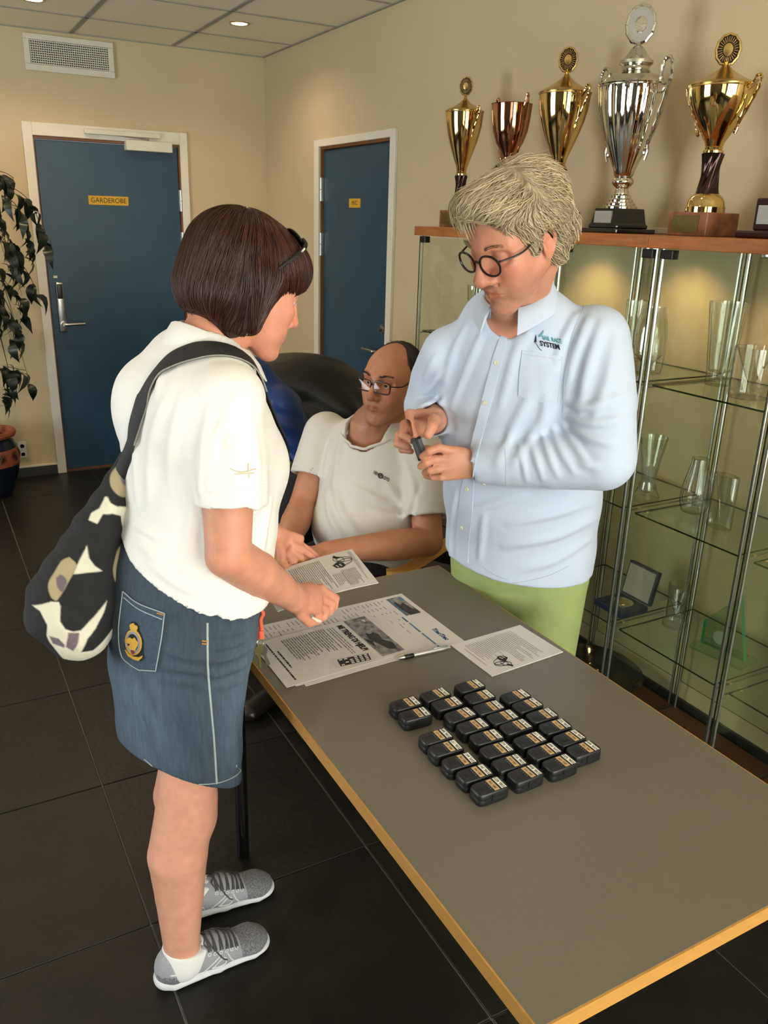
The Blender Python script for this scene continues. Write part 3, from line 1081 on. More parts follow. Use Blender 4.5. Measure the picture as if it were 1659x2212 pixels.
for rn, (pts, ids) in ROWS.items():
    for i, (x, y) in enumerate(pts):
        n = len(pts)
        if rn == 'pair':
            lab = 'black tracker with two stickers, %s of the pair set apart beside the papers' % ('farther' if i == 0 else 'nearer')
        else:
            pos = 'farthest one' if i == 0 else ('one at the near end' if i == n - 1 else '%s from the far end' % ORD[i])
            lab = 'black tracker with two stickers, %s of the %s' % (pos, {'row nearest the woman': 'short row of five', 'second row': 'second row, left eight', 'third row': 'third row, right eight', 'outer row': 'outer row of six'}[rn])
        tracker(lab, x - .0135, y, random.uniform(-.05, .05), (ids[i], 'SRS %d' % (101 + 7 * i + len(rn))))

# ------------------------------------------------------------------ papers on the table
m_paper = mat('white_paper', 'cfcac4', .75, var=.015, scale=8)
m_paper2 = mat('glossy_paper', 'd3d0cc', .55, var=.015, scale=8)
m_txt = mat('printed_grey', '6f6a68', .8)
m_txd = mat('printed_black', '252322', .8)
m_pb = mat('printed_blue', '4a6f8c', .8)
m_ph = mat('printed_photo_grey', '4a4745', .6, col2='a09c98', scale=60)
m_phd = mat('printed_photo_dark', '161617', .6, col2='3d3b3a', scale=80)


def sheet(name, label, cat, corners, z, th=.0006, m=None, curl=0.):
    """corners: far-left, far-right, near-right, near-left of the sheet in table coordinates"""
    c = [Vector((x, y, z)) for x, y in corners]
    t = thing(name, label, cat, tuple(sum(c, Vector()) / 4))
    bm = bmesh.new()
    n = 10
    g = [[None] * (n + 1) for _ in range(n + 1)]
    gb = [[None] * (n + 1) for _ in range(n + 1)]
    for i in range(n + 1):
        for j in range(n + 1):
            u, v = i / n, j / n
            p = (c[0] * (1 - u) + c[1] * u) * (1 - v) + (c[3] * (1 - u) + c[2] * u) * v
            p.z += curl * (max(0, u - .8) + max(0, .2 - v) + max(0, v - .8)) * .2
            g[i][j] = bm.verts.new(p + Vector((0, 0, th))); gb[i][j] = bm.verts.new(p)
    for i in range(n):
        for j in range(n):
            bm.faces.new((g[i][j], g[i][j + 1], g[i + 1][j + 1], g[i + 1][j])); bm.faces.new((gb[i][j], gb[i + 1][j], gb[i + 1][j + 1], gb[i][j + 1]))
    for i in range(n):
        bm.faces.new((g[i][0], g[i + 1][0], gb[i + 1][0], gb[i][0])); bm.faces.new((g[i][n], gb[i][n], gb[i + 1][n], g[i + 1][n]))
        bm.faces.new((g[0][i], gb[0][i], gb[0][i + 1], g[0][i + 1])); bm.faces.new((g[n][i], g[n][i + 1], gb[n][i + 1], gb[n][i]))
    obj('page', bm, m or m_paper, t, smooth=0)

    def at(u, v):
        p = (c[0] * (1 - u) + c[1] * u) * (1 - v) + (c[3] * (1 - u) + c[2] * u) * v
        p.z += curl * (max(0, u - .8) + max(0, .2 - v) + max(0, v - .8)) * .2
        return p + Vector((0, 0, th))
    return t, at


def quads(name, at, rects, m, parent, dz=.00035):
    bm = bmesh.new()
    for r in rects:
        if not isinstance(r[0], tuple): pts = [(r[0], r[1]), (r[2], r[1]), (r[2], r[3]), (r[0], r[3])]
        else: pts = r
        a = [bm.verts.new(at(*p) + Vector((0, 0, dz))) for p in pts]
        bm.faces.new(a)
    return obj(name, bm, m, parent, smooth=0)


def text_lines(at, u0, u1, du, v0, v1, wid, seed, frag=.5):
    """lines of print running along v, one below the other along u"""
    r = random.Random(seed)
    out = []
    u = u0
    while u < u1:
        v = v0
        end = v1 - (v1 - v0) * (r.random() ** 3) * .5
        while v < end:
            L = r.uniform(.02, .09)
            out.append((u, v, u + wid, min(v + L, end)))
            v += L + r.uniform(.006, .012)
        u += du
    return out


# large result sheet with the sailing photo
t, at = sheet('race_sheet', 'large white sheet of tables with a blue sailing photo and tracking logo', 'paper', [(-1.622, -4.022), (-1.193, -4.008), (-1.19, -4.305), (-1.624, -4.312)], TZ + .0002, curl=.006)
r = random.Random(3); rects = []
for i in range(30):
    u = .05 + i * .027
    for v in (.05, .16, .27, .42, .5, .62):
        if r.random() < .8: rects.append((u, v, u + .004, v + r.uniform(.02, .09)))
quads('printed_text', at, rects, m_txt, t)
quads('photo_print', at, [(.87, .045, .97, .4)], m_ph, t)
quads('photo_dark', at, [[(.87, .2), (.9, .12), (.915, .2), (.94, .16), (.95, .3), (.97, .33), (.97, .4), (.9, .4)]], m_phd, t, .0006)
quads('photo_sky', at, [(.945, .07, .968, .13), (.875, .05, .885, .4)], m_pb, t, .0007)
quads('rule', at, [(.835, .4, .845, .5), (.835, .52, .845, .7), (.835, .72, .845, .93), (.835, .95, .845, .99)], m_pb, t)
text_mesh('TracTrac', .017, frame(at(.925, .8) + Vector((0, 0, .0004)), at(.925, 1) - at(.925, .6), at(1, .8) - at(.9, .8)), mat('logo_blue', '234a66', .7), parent=t, bold=.0006, shear=.2)
quads('signature', at, [(.68, .62 + i * .03, .69, .64 + i * .03) for i in range(6)] + [(.61 + i * .006, .74, .612 + i * .006, .78 + (i % 3) * .02) for i in range(8)], mat('pen_blue', '8a8fb0', .8), t)
# sheet sticking out below
t, at = sheet('under_sheet', 'white sheet mostly hidden under the rescue notice', 'paper', [(-1.60, -4.12), (-1.3, -4.1), (-1.295, -4.307), (-1.606, -4.323)], TZ + .0012)
# notice on top
t, at = sheet('rescue_notice', 'white notice with bold headline, boat photo and smartphone picture', 'paper', [(-1.645, -4.098), (-1.345, -4.083), (-1.34, -4.29), (-1.645, -4.312)], TZ + .0022, curl=.003)
quads('printed_text', at, text_lines(at, .22, .44, .021, .1, .62, .009, 5) + text_lines(at, .46, .6, .021, .08, .6, .009, 6) + text_lines(at, .62, .68, .022, .1, .75, .008, 7), m_txt, t)
quads('bold_text', at, text_lines(at, .09, .1, .05, .1, .92, .013, 8) + text_lines(at, .13, .14, .05, .3, .7, .013, 9), m_txd, t)
quads('photo_print', at, [(.8, .02, 1.0, .95)], m_ph, t)
quads('photo_dark', at, [[(.86, .4), (.89, .45), (.92, .42), (.95, .5), (.93, .62), (.98, .74), (.96, .9), (.9, .84), (.87, .7), (.84, .56)], [(.81, .5), (.85, .6), (.83, .75), (.81, .7)]], m_phd, t, .0006)
quads('photo_sail', at, [[(.93, .62), (.98, .42), (.99, .6)], [(.84, .86), (.81, .6), (.82, .94)]], mat('printed_mid', '77736f', .7), t, .0006)
bm = bmesh.new(); mlathe(bm, [(.0005, 0), (.009, 0), (.009, .0004), (.0005, .0004)], 20, M=Matrix.Translation(at(.955, .13))); obj('round_badge', bm, m_txd, t)
quads('badge_mark', at, [[(.94, .11), (.965, .1), (.96, .16), (.95, .15)]], m_paper, t, .0008)
text_mesh('ME TRENG DI HJELP!', .021, frame(at(.735, .42) + Vector((0, 0, .0005)), at(.735, 1) - at(.735, 0), at(1, .42) - at(.5, .42)), m_txd, 'headline', t, bold=.0009, sx=.72)
# picture of a smartphone
zt = TZ + .0036
at_t = lambda x, y: Vector(tuple(P3(x, y, 2, zt)))
quads('phone_print', at_t, [[(717, 1427), (722, 1423), (794, 1408), (803, 1410), (812, 1421), (808, 1428), (740, 1445), (727, 1443), (719, 1434)]], mat('printed_light', 'c6c2bd', .6), t, .0001)
quads('phone_screen', at_t, [[(728, 1425.5), (795, 1411.5), (802.5, 1425), (736, 1440)]], m_txd, t, .0004)
sq = [np.array(p_, float) for p_ in ((728, 1425.5), (795, 1411.5), (802.5, 1425), (736, 1440))]
bl = lambda u, v: tuple((sq[0] * (1 - u) + sq[1] * u) * (1 - v) + (sq[3] * (1 - u) + sq[2] * u) * v)
r = []
for i in range(6):
    for j in range(4):
        if (i, j) in ((0, 1), (0, 2), (1, 1), (1, 3), (2, 0)): continue
        u, v = .05 + i * .16, .07 + j * .24
        r.append([bl(u, v), bl(u + .1, v), bl(u + .1, v + .14), bl(u, v + .14)])
quads('phone_icons', at_t, r, mat('printed_white', 'd9d6d2', .7), t, .0007)


def gadget_print(at, par, cu, cv, s, flip):
    """picture of a black box with a coiled cable and plug"""
    f = -1 if flip else 1
    P = lambda a, b: (cu + f * a * s, cv + f * b * s * 1.35)
    quads('picture_box', at, [[P(-.09, .02), P(-.07, .09), P(.0, .11), P(.05, .08), P(.04, .0), P(-.02, -.03)]], m_txd, par, .0006)
    quads('picture_label', at, [[P(-.06, .035), P(-.045, .085), P(-.03, .08), P(-.045, .03)], [P(-.02, .03), P(-.008, .08), P(.012, .075), P(0, .025)]], m_paper, par, .0009)
    quads('picture_plug', at, [[P(-.03, -.16), P(0, -.19), P(.02, -.15), P(.05, -.13), P(.02, -.1), P(-.01, -.12)]], m_txd, par, .0006)
    bm = bmesh.new()
    for ex, ey, ra, rb, rt in ((.08, -.06, .09, .05, .3), (.06, .0, .1, .06, -.3), (.02, -.08, .07, .05, .9)):
        pts = []
        for i in range(28):
            a = 2 * math.pi * i / 28
            x, y = ra * math.cos(a), rb * math.sin(a)
            pts.append(at(*P(ex + x * math.cos(rt) - y * math.sin(rt), ey + x * math.sin(rt) + y * math.cos(rt))) + Vector((0, 0, .0006)))
        mtube(bm, pts, .0007, 4, closed=True)
    obj('picture_cable', bm, m_txd, par)


# A5 leaflet on the table
t, at = sheet('leaflet', 'folded white leaflet lying on the table beside the green trousers', 'leaflet', [(-1.232, -4.306), (-1.022, -4.295), (-1.015, -4.447), (-1.228, -4.463)], TZ + .0004, th=.0022, m=m_paper2, curl=.01)
quads('printed_text', at, text_lines(at, .13, .42, .028, .12, .62, .007, 21) + text_lines(at, .44, .56, .028, .1, .9, .007, 22) + text_lines(at, .58, .82, .03, .08, .93, .007, 23) + text_lines(at, .08, .1, .05, .2, .85, .007, 24), m_txt, t)
gadget_print(at, t, .31, .74, .85, True)

# pen
pa, pb = Vector((-1.381, -4.311, TZ + .0055)), Vector((-1.241, -4.318, TZ + .0055))
pn = thing('pen', 'silver ballpoint pen with black grip lying on the table', 'pen', tuple((pa + pb) / 2))
F = frame(pa, pb - pa, (0, 0, 1)) @ Matrix.Rotation(math.radians(90), 4, 'Y')
bm = bmesh.new(); mlathe(bm, [(.0005, 0), (.001, .004), (.0026, .006), (.0042, .018), (.0045, .02)], 16, M=F); obj('pen_tip', bm, m_steel, pn)
bm = bmesh.new(); mlathe(bm, [(.0046, .02), (.0051, .022), (.0051, .042), (.0047, .044)], 16, M=F); obj('grip', bm, m_black, pn)
bm = bmesh.new(); mlathe(bm, [(.0048, .044), (.005, .05), (.005, .118), (.0045, .124), (.003, .13), (.0028, .139)], 16, M=F); obj('barrel', bm, mat('pen_silver', 'c9c8c4', .3, .8), pn)
bm = bmesh.new(); mbox(bm, (-.0015, .0045, .095), (.0015, .0068, .133), bev=.0006, M=F); obj('clip', bm, m_steel, pn)
# ------------------------------------------------------------------ glass display cabinets
m_glass = pane_mat('cabinet_glass', (.972, .985, .968), .3)
m_gedge = mat('glass_edge_green', '1d2b1c', .12, spec=.8)
m_shelf = pane_mat('shelf_glass', (.96, .975, .955), .4, f0=.05)
m_alu = mat('aluminium_profile', 'b9b9b2', .32, 1.0)
m_dkm = mat('dark_hinge', '2c2a27', .35, .7)
m_cwood = mat('cabinet_wood', 'a8662a', .42, col2='8c4d1c', scale=12, stretch=(8, 1, 8), coat=.15)
m_plinth = mat('cabinet_base_wood', '4d2a14', .5, var=.2, scale=15)
m_rub = mat('rubber_pad', 'c9b96a', .5)
CW, CX0, CX1 = .4275, -.40, -.03
CY = [-2.705 - CW * k for k in range(7)]
SHZ = (1.235, .843, .448)


def pane(name, lo, hi, parent, thin, m=None):
    """a sheet of glass; its four narrow faces show the green edge; thin = axis of the thickness"""
    bm = bmesh.new(); mbox(bm, lo, hi)
    bm.normal_update()
    for f in bm.faces:
        n = f.normal
        f.material_index = 0 if abs((n.x, n.y, n.z)[thin]) > .5 else 1
    return obj(name, bm, [m or m_glass, m_gedge], parent, smooth=0)


cabs = []
CLAB = ['glass display cabinet at the far end, beside the second door', 'glass display cabinet behind the grey-haired man, second from the far end', 'glass display cabinet holding a blue medal box, beside the light shirt', 'glass display cabinet with tall vase, engraved vase and green glass award', 'glass display cabinet cut off by the right edge of the picture']
for k in range(5):
    y1, y0 = CY[k] - .004, CY[k + 1] + .004
    t = thing('display_cabinet', CLAB[k], 'cabinet', ((CX0 + CX1) / 2, (y0 + y1) / 2, 0), group='row of glass display cabinets')
    cabs.append(t)
    bm = bmesh.new(); mbox(bm, (CX0, y0, .0), (CX1, y1, .018)); mbox(bm, (CX0 + .0, y0, .018), (CX1, y1, .055), bev=.003); obj('base', bm, m_plinth, t, smooth=0)
    pane('back_panel', (CX1 - .004, y0 + .012, .16), (CX1, y1 - .012, 1.606), t, 0)
    pane('side_panel', (CX0 + .02, y0, .057), (CX1 - .012, y0 + .004, 1.606), t, 1)
    pane('side_panel', (CX0 + .02, y1 - .004, .057), (CX1 - .012, y1, 1.606), t, 1)
    dr = pane('glass_door', (CX0, y0 + .006, .06), (CX0 + .004, y1 - .006, 1.602), t, 0)
    for hy in (y0 + .03, y1 - .034):
        bm = bmesh.new(); mbox(bm, (CX0 - .005, hy - .02, 1.582), (CX0 + .02, hy + .02, 1.606), bev=.002); obj('hinge', bm, m_dkm, t, smooth=0)
    for px_, py_ in ((CX0 + .012, y0 + .008), (CX0 + .012, y1 - .008), (CX1 - .008, y0 + .01), (CX1 - .008, y1 - .01)):
        bm = bmesh.new(); mlathe(bm, [(.0045, .055), (.0045, 1.608)], 10, M=Matrix.Translation((px_, py_, 0))); obj('corner_rod', bm, m_alu, t)
    for z in SHZ:
        s = pane('glass_shelf', (CX0 + .02, y0 + .022, z - .005), (CX1 - .012, y1 - .022, z), t, 2, m_shelf)
        for yy in (y0 + .014, y1 - .014):
            bm = bmesh.new(); mtube(bm, [(CX0 + .012, yy, z - .009), (CX1 - .008, yy, z - .009)], .0028, 8); obj('shelf_rod', bm, m_alu, s)
            bm = bmesh.new()
            for xx in (CX0 + .08, CX1 - .07): mbox(bm, (xx - .004, yy - .005, z - .013), (xx + .004, yy + .005, z - .005), bev=.001)
            obj('rubber_pad', bm, m_rub, s, smooth=0)
    # small halogen in the top
    bm = bmesh.new(); mlathe(bm, [(.03, 1.607), (.03, 1.598), (.024, 1.594), (.0005, 1.594)], 20, M=Matrix.Translation((-.2, (y0 + y1) / 2, 0))); sp = obj('spotlight', bm, m_alu, t)
    if k >= 1:
        l = bpy.data.lights.new('cabinet_light', 'SPOT'); l.energy = 6; l.color = (1, .64, .3); l.spot_size = math.radians(100); l.spot_blend = .9; l.shadow_soft_size = .02
        lo = bpy.data.objects.new('cabinet_light', l); COL.objects.link(lo); lo.parent = sp
        lo.location = (-.2, (y0 + y1) / 2, 1.585); 
        lo.rotation_euler = Vector((.17, 0, -.24)).to_track_quat('-Z', 'Y').to_euler()
for a, b, lab in ((-2.69, -3.957, 'wooden board along the tops of the far cabinets, under the cups'), (-3.958, -5.2, 'wooden board on the cabinets under the large gold cup, running out of picture')):
    bm = bmesh.new(); mbox(bm, (-.412, b, 1.609), (-.013, a, 1.643), bev=.0015, seg=1)
    tag(obj('top_board', bm, m_cwood, smooth=0), lab, 'board', 'wooden boards on the cabinets')

# ------------------------------------------------------------------ cups
m_gold = mat('polished_gold', 'dcbf7c', .07, 1.0)
m_lidg = mat('satin_gold', 'd2b46e', .2, 1.0)
m_silv = mat('polished_silver', 'dcd8cc', .05, 1.0)
m_lids = mat('satin_silver', 'cfccbf', .16, 1.0)
m_copp = mat('polished_copper', 'b98566', .09, 1.0)
m_marb = mat('red_marble', '9a6244', .28, col2='5c3722', scale=26, detail=8)
m_marbl = mat('light_marble_vein', 'b58a63', .3, col2='8a5a3c', scale=30, detail=8)
m_stem = mat('dark_bronze_stem', '3a2a26', .12, .9)
m_bbase = mat('black_gloss_base', '060606', .12, coat=.4)
m_brass = mat('brass_plate', '6b5f33', .4, .7, var=.1, scale=90)
m_alup = mat('grey_plate', '9c9a92', .45, .3)
m_med = mat('medal_dark', '221d14', .35, .6)


def medal(t, z, r, tilt, frame_mat, face_mat, ribs, yaw=.66):
    F = Matrix.Translation((0, 0, z)) @ Matrix.Rotation(yaw, 4, 'Z') @ Matrix.Rotation(math.radians(90), 4, 'Y')
    bm = bmesh.new()
    n = 36
    pr = []
    for i in range(n):
        a = 2 * math.pi * i / n
        rr = r * (1 + .035 * math.cos(12 * a))
        pr.append((rr * math.cos(a), rr * math.sin(a) * .8, 0))
    mtube(bm, pr, r * .11, 6, closed=True, M=F)
    ring = obj('medal_frame', bm, frame_mat, t, local=True)
    bm = bmesh.new()
    mlathe(bm, [(.0005, -.003), (r * .93, -.003), (r * .93, .003), (.0005, .003)], 36, M=F @ Matrix.Diagonal((1, .8, 1, 1)))
    face = obj('medal_face', bm, face_mat, t, local=True)
    bm = bmesh.new()
    if ribs:
        for i in range(26):
            a = 2 * math.pi * i / 26
            mtube(bm, [(r * .5 * math.cos(a), r * .4 * math.sin(a), -.0035), (r * .86 * math.cos(a), r * .69 * math.sin(a), -.0035)], r * .028, 4, M=F)
    mlathe(bm, [(.0005, -.0055), (r * .42, -.0045), (r * .45, -.003)], 24, M=F @ Matrix.Diagonal((1, .8, 1, 1)))
    obj('medal_relief', bm, frame_mat, face, local=True)


def handle(t, pts, r, m, extra):
    bm = bmesh.new()
    pp = spline(pts, 7)
    mtube(bm, pp, [r * (1 + .25 * math.sin(i * 1.3)) for i in range(len(pp))], 8)
    for e in extra: mtube(bm, spline(e, 6), r * .8, 7)
    for q in (pts[-1], pts[0]):
        mlathe(bm, [(.0004, -r * 1.5), (r * 1.3, -r * .6), (r * 1.3, r * .6), (.0004, r * 1.5)], 8, M=Matrix.Translation(q))
    obj('handle', bm, m, t, local=True)


def cup_profile(r, z0, z1, rb):
    """classic bowl: rim at z1, foot radius rb at z0"""
    P = [(rb, z0), (rb * 1.15, z0 + .004)]
    H = z1 - z0
    for i in range(1, 15):
        s = i / 14
        P.append((rb + (r - rb) * (math.sin(s * math.pi / 2) ** 1.05 * .86 + .14 * s), z0 + .004 + (H - .004) * s))
    return P + [(r * 1.02, z1 + .001), (r * 1.02, z1 + .004)]


def gold_cup(label, x, y, z_block, z_foot, z_stem0, z_stem1, z_rim, z_apex, zmed, r, blk, hs):
    t = thing('trophy_cup', label, 'trophy', (x, y, 1.643), group='cups on the cabinets')
    Z = lambda z: z - 1.643
    bm = bmesh.new(); mbox(bm, (-blk[0] / 2, -blk[1] / 2, 0), (blk[0] / 2, blk[1] / 2, Z(z_block)), bev=.002, seg=1); b = obj('marble_base', bm, m_marb, t, local=True, smooth=0)
    bm = bmesh.new(); mbox(bm, (-blk[0] / 2 - .0015, -blk[1] * .3, .01), (-blk[0] / 2, blk[1] * .38, Z(z_block) - .008)); pl = obj('plate', bm, m_brass, b, local=True, smooth=0)
    rf = r * .62
    zb, zf = Z(z_block), Z(z_foot)
    bm = bmesh.new(); mlathe(bm, [(rf, zb), (rf, zb + (zf - zb) * .3), (rf * .96, zb + (zf - zb) * .36), (rf * .93, zb + (zf - zb) * .6), (rf * .8, zb + (zf - zb) * .85), (rf * .62, zf)], 40); obj('foot', bm, m_gold, t, local=True)
    n0, n1 = Z(z_stem0), Z(z_stem1)
    pr = []
    for i in range(17):
        s = i / 16
        pr.append((rf * (.62 - .2 * math.sin(s * math.pi * .72 + .25) + .03 * s + .1 * max(0, s - .75)), n0 + (n1 - n0) * s))
    bm = bmesh.new(); mlathe(bm, pr, 72, flute=9, famp=.05, twist=-(math.radians(75) / (n1 - n0))); obj('stem', bm, m_stem, t, local=True)
    bm = bmesh.new(); mlathe(bm, [(rf * .45, n1), (rf * .5, n1 + .002), (rf * .5, n1 + .008), (rf * .42, n1 + .011), (rf * .45, n1 + .016), (rf * .3, n1 + .018)], 32); obj('collar', bm, m_gold, t, local=True)
    bm = bmesh.new(); mlathe(bm, cup_profile(r, n1 + .016, Z(z_rim), rf * .38), 56); obj('bowl', bm, m_gold, t, local=True)
    za, zr = Z(z_apex), Z(z_rim) + .004
    pr = [(r * 1.03, zr), (r * 1.04, zr + .003), (r * .98, zr + .006)]
    for i in range(1, 10):
        s = i / 9
        pr.append((r * (.97 * (1 - s) ** 1.25 + .08), zr + .006 + (za - zr - .006) * (s * .75 + .25 * s * s)))
    pr += [(r * .06, za + .002), (r * .1, za + .005), (r * .05, za + .008), (r * .035, za + .016)]
    bm = bmesh.new(); mlathe(bm, pr, 48); lid = obj('lid', bm, m_lidg, t, local=True)
    medal(t, Z(zmed), r * .42, 0, m_lidg, m_med, True)
    for s in (-1, 1):
        q = lambda a, z: (0, s * a, z)
        hr = Z(z_rim)
        handle(t, [q(r * 1.12, hr + hs * .04), q(r * 1.24, hr + hs * .2), q(r * 1.4, hr + hs * .16), q(r * 1.36, hr - hs * .05), q(r * 1.12, hr - hs * .4), q(r * .82, hr - hs * .8), q(r * .72, hr - hs * 1.02)], r * .042, m_gold,
               [[q(r * 1.0, hr - .01), q(r * 1.14, hr), q(r * 1.3, hr + hs * .1)], [q(r * .96, hr - hs * .2), q(r * .88, hr - hs * .62), q(r * .78, hr - hs * .7)], [q(r * .76, hr - hs * .72), q(r * .82, hr - hs * .9), q(r * .74, hr - hs * 1.05)]])
    return t


gold_cup('small gold cup with lid at the far end of the row of cups', -.2, -2.69, 1.708, 1.745, 1.745, 1.84, 2.07, 2.125, 2.168, .075, (.115, .12), .09)
gold_cup('gold lidded cup between the copper cup and the big silver cup', -.2, -3.293, 1.708, 1.757, 1.757, 1.845, 2.075, 2.14, 2.182, .086, (.125, .13), .105)
gold_cup('large gold lidded cup with dark twisted stem at the right', -.2, -3.953, 1.707, 1.757, 1.757, 1.862, 2.026, 2.086, 2.121, .088, (.13, .14), .11)

# copper cup without lid
t = thing('trophy_cup', 'copper-coloured open cup without a lid', 'trophy', (-.2, -3.0, 1.643), group='cups on the cabinets')
bm = bmesh.new(); mbox(bm, (-.055, -.055, 0), (.055, .055, .05), bev=.002); obj('marble_base', bm, m_marb, t, local=True, smooth=0)
bm = bmesh.new(); mlathe(bm, [(.045, .05), (.045, .06), (.03, .075), (.018, .1), (.016, .16), (.02, .2), (.024, .25), (.03, .27), (.05, .3), (.064, .34), (.071, .39), (.074, .43), (.076, .432), (.072, .43), (.068, .38), (.05, .31), (.0005, .29)], 48, cap=False); obj('bowl', bm, m_copp, t, local=True)
for s in (-1, 1):
    handle(t, [(0, s * .074, .42), (0, s * .088, .46), (0, s * .095, .44), (0, s * .085, .38), (0, s * .062, .29), (0, s * .045, .25)], .0035, m_copp, [])

# big silver cup, fluted
t = thing('trophy_cup', 'tall fluted silver cup with lid and large round medal', 'trophy', (-.2, -3.612, 1.643), group='cups on the cabinets')
bm = bmesh.new(); mbox(bm, (-.083, -.083, 0), (.083, .083, .014), bev=.003); mbox(bm, (-.066, -.066, .014), (.066, .066, .026), bev=.004)
rows = []
for z, h in ((.022, .066), (.03, .06), (.07, .054), (.074, .053)):
    rows.append([bm.verts.new((x * h, y * h, z)) for x, y in ((-1, -1), (1, -1), (1, 1), (-1, 1))])
for a, b in zip(rows, rows[1:]):
    for i in range(4): bm.faces.new((a[i], a[(i + 1) % 4], b[(i + 1) % 4], b[i]))
bm.faces.new(rows[-1])
b = obj('black_base', bm, m_bbase, t, local=True, smooth=0)
bm = bmesh.new(); mbox(bm, (-.0615, -.03, .03), (-.056, .046, .066)); obj('plate', bm, m_alup, b, local=True, smooth=0)
bm = bmesh.new(); mlathe(bm, [(.054, .074), (.054, .08), (.046, .084), (.046, .09), (.039, .094), (.039, .1), (.031, .105), (.031, .112), (.023, .118), (.022, .128), (.018, .134), (.03, .144), (.034, .15), (.034, .158), (.03, .164), (.024, .168)], 40); obj('stem', bm, m_silv, t, local=True)
pr = cup_profile(.103, .168, .42, .026)
bm = bmesh.new(); mlathe(bm, pr, 120, flute=20, famp=.018, f0=2, f1=len(pr) - 2); obj('bowl', bm, m_silv, t, local=True)
bm = bmesh.new(); mlathe(bm, [(.105, .424), (.107, .428), (.1, .433), (.092, .436), (.085, .446), (.074, .452), (.066, .456), (.05, .462), (.042, .47), (.04, .478), (.044, .482), (.05, .486), (.05, .494), (.043, .498), (.036, .505), (.03, .512), (.024, .522), (.016, .532), (.008, .536), (.005, .545)], 48); obj('lid', bm, m_lids, t, local=True)
medal(t, .592, .05, 0, m_silv, m_alup, False)
for s in (-1, 1):
    q = lambda a, z: (0, s * a, z)
    handle(t, [q(.108, .43), q(.112, .475), q(.13, .49), q(.146, .475), q(.149, .44), q(.135, .395), q(.115, .33), q(.09, .27), q(.078, .235)], .0052, m_lids, [[q(.104, .4), q(.118, .4), q(.13, .41)], [q(.085, .265), q(.09, .24), q(.082, .215)], [q(.11, .43), q(.122, .42), q(.135, .42)]])

# dark red plaque stand at the picture edge
t = thing('plaque_trophy', 'dark red wooden plaque stand at the right edge on the cabinets', 'trophy', (-.2, -4.245, 1.643))
m_mah = mat('mahogany', '2a0d0a', .25, var=.25, scale=20, coat=.3)
bm = bmesh.new(); mbox(bm, (-.09, -.1, 0), (.09, .105, .02), bev=.006, seg=3); obj('foot', bm, m_mah, t, local=True, smooth=0)
bm = bmesh.new(); mbox(bm, (-.06, -.08, .02), (.06, .075, .1), bev=.004); obj('block', bm, m_mah, t, local=True, smooth=0)
bm = bmesh.new(); mbox(bm, (-.0625, -.07, .036), (-.059, .064, .082)); pl = obj('plate', bm, m_alup, t, local=True, smooth=0)
text_mesh('MAIX N\nMIDTBI', .016, frame((-.063, .0, .06), (0, -1, 0), (0, 0, 1)), m_white, 'lettering', pl, .0004, local=True)

# ------------------------------------------------------------------ glassware in the cabinets
m_crys = pane_mat('crystal', (.955, .965, .945), .9, edge=(.25, .28, .23), f0=.11)
m_crysg = pane_mat('green_glass', (.80, .93, .85), .9, edge=(.12, .38, .24), f0=.06)


def vessel(name, label, cat, x, y, z, outer, wall=.004, bottom=.012, n=32, M=None, sx=1., sy=1.):
    t = thing(name, label, cat, (x, y, z))
    inner = [(max(r - wall, .001), h) for r, h in outer if h > bottom]
    pr = outer + inner[::-1] + [(.0005, bottom)]
    bm = bmesh.new(); mlathe(bm, [(.0005, outer[0][1])] + pr, n, M=Matrix.Diagonal((sx, sy, 1, 1)), cap=False)
    obj('glass_body', bm, m_crys, t, local=True)
    return t


Z1, Z2, Z3, Z4 = SHZ[0], SHZ[1], SHZ[2], .055
p = P3(1447, 810, 2, Z1)
vessel('glass_vase', 'tall tapered clear vase on the upper shelf', 'vase', -.2, -3.985 - .105, Z1 + .0005, [(.032, 0), (.034, .003), (.035, .04), (.04, .09), (.048, .17), (.055, .235)], wall=.006, bottom=.03)
t = vessel('glass_vase', 'wide engraved clear cylinder vase on the upper shelf', 'vase', -.27, -4.255, Z1 + .0005, [(.05, 0), (.054, .003), (.055, .01), (.055, .135)], wall=.005, bottom=.02)
t = vessel('glass_vase', 'teardrop-shaped clear vase on the middle shelf', 'vase', -.21, -4.085, Z2 + .0005, [(.03, 0), (.036, .004), (.044, .03), (.045, .055), (.04, .09), (.031, .13), (.026, .155), (.025, .17)], wall=.006, bottom=.025)
t = vessel('glass_vase', 'flat oblong clear vase on the middle shelf', 'vase', -.25, -4.215, Z2 + .0005, [(.034, 0), (.036, .003), (.036, .02), (.036, .155), (.035, .158)], wall=.007, bottom=.02, sx=.65, sy=1.15)
t = vessel('glass_beaker', 'clear beaker with thick round foot on the lower shelf', 'glass', -.2, -4.075, Z3 + .0005, [(.036, 0), (.038, .004), (.038, .014), (.031, .02), (.03, .03), (.031, .1), (.036, .145)], wall=.004, bottom=.03)
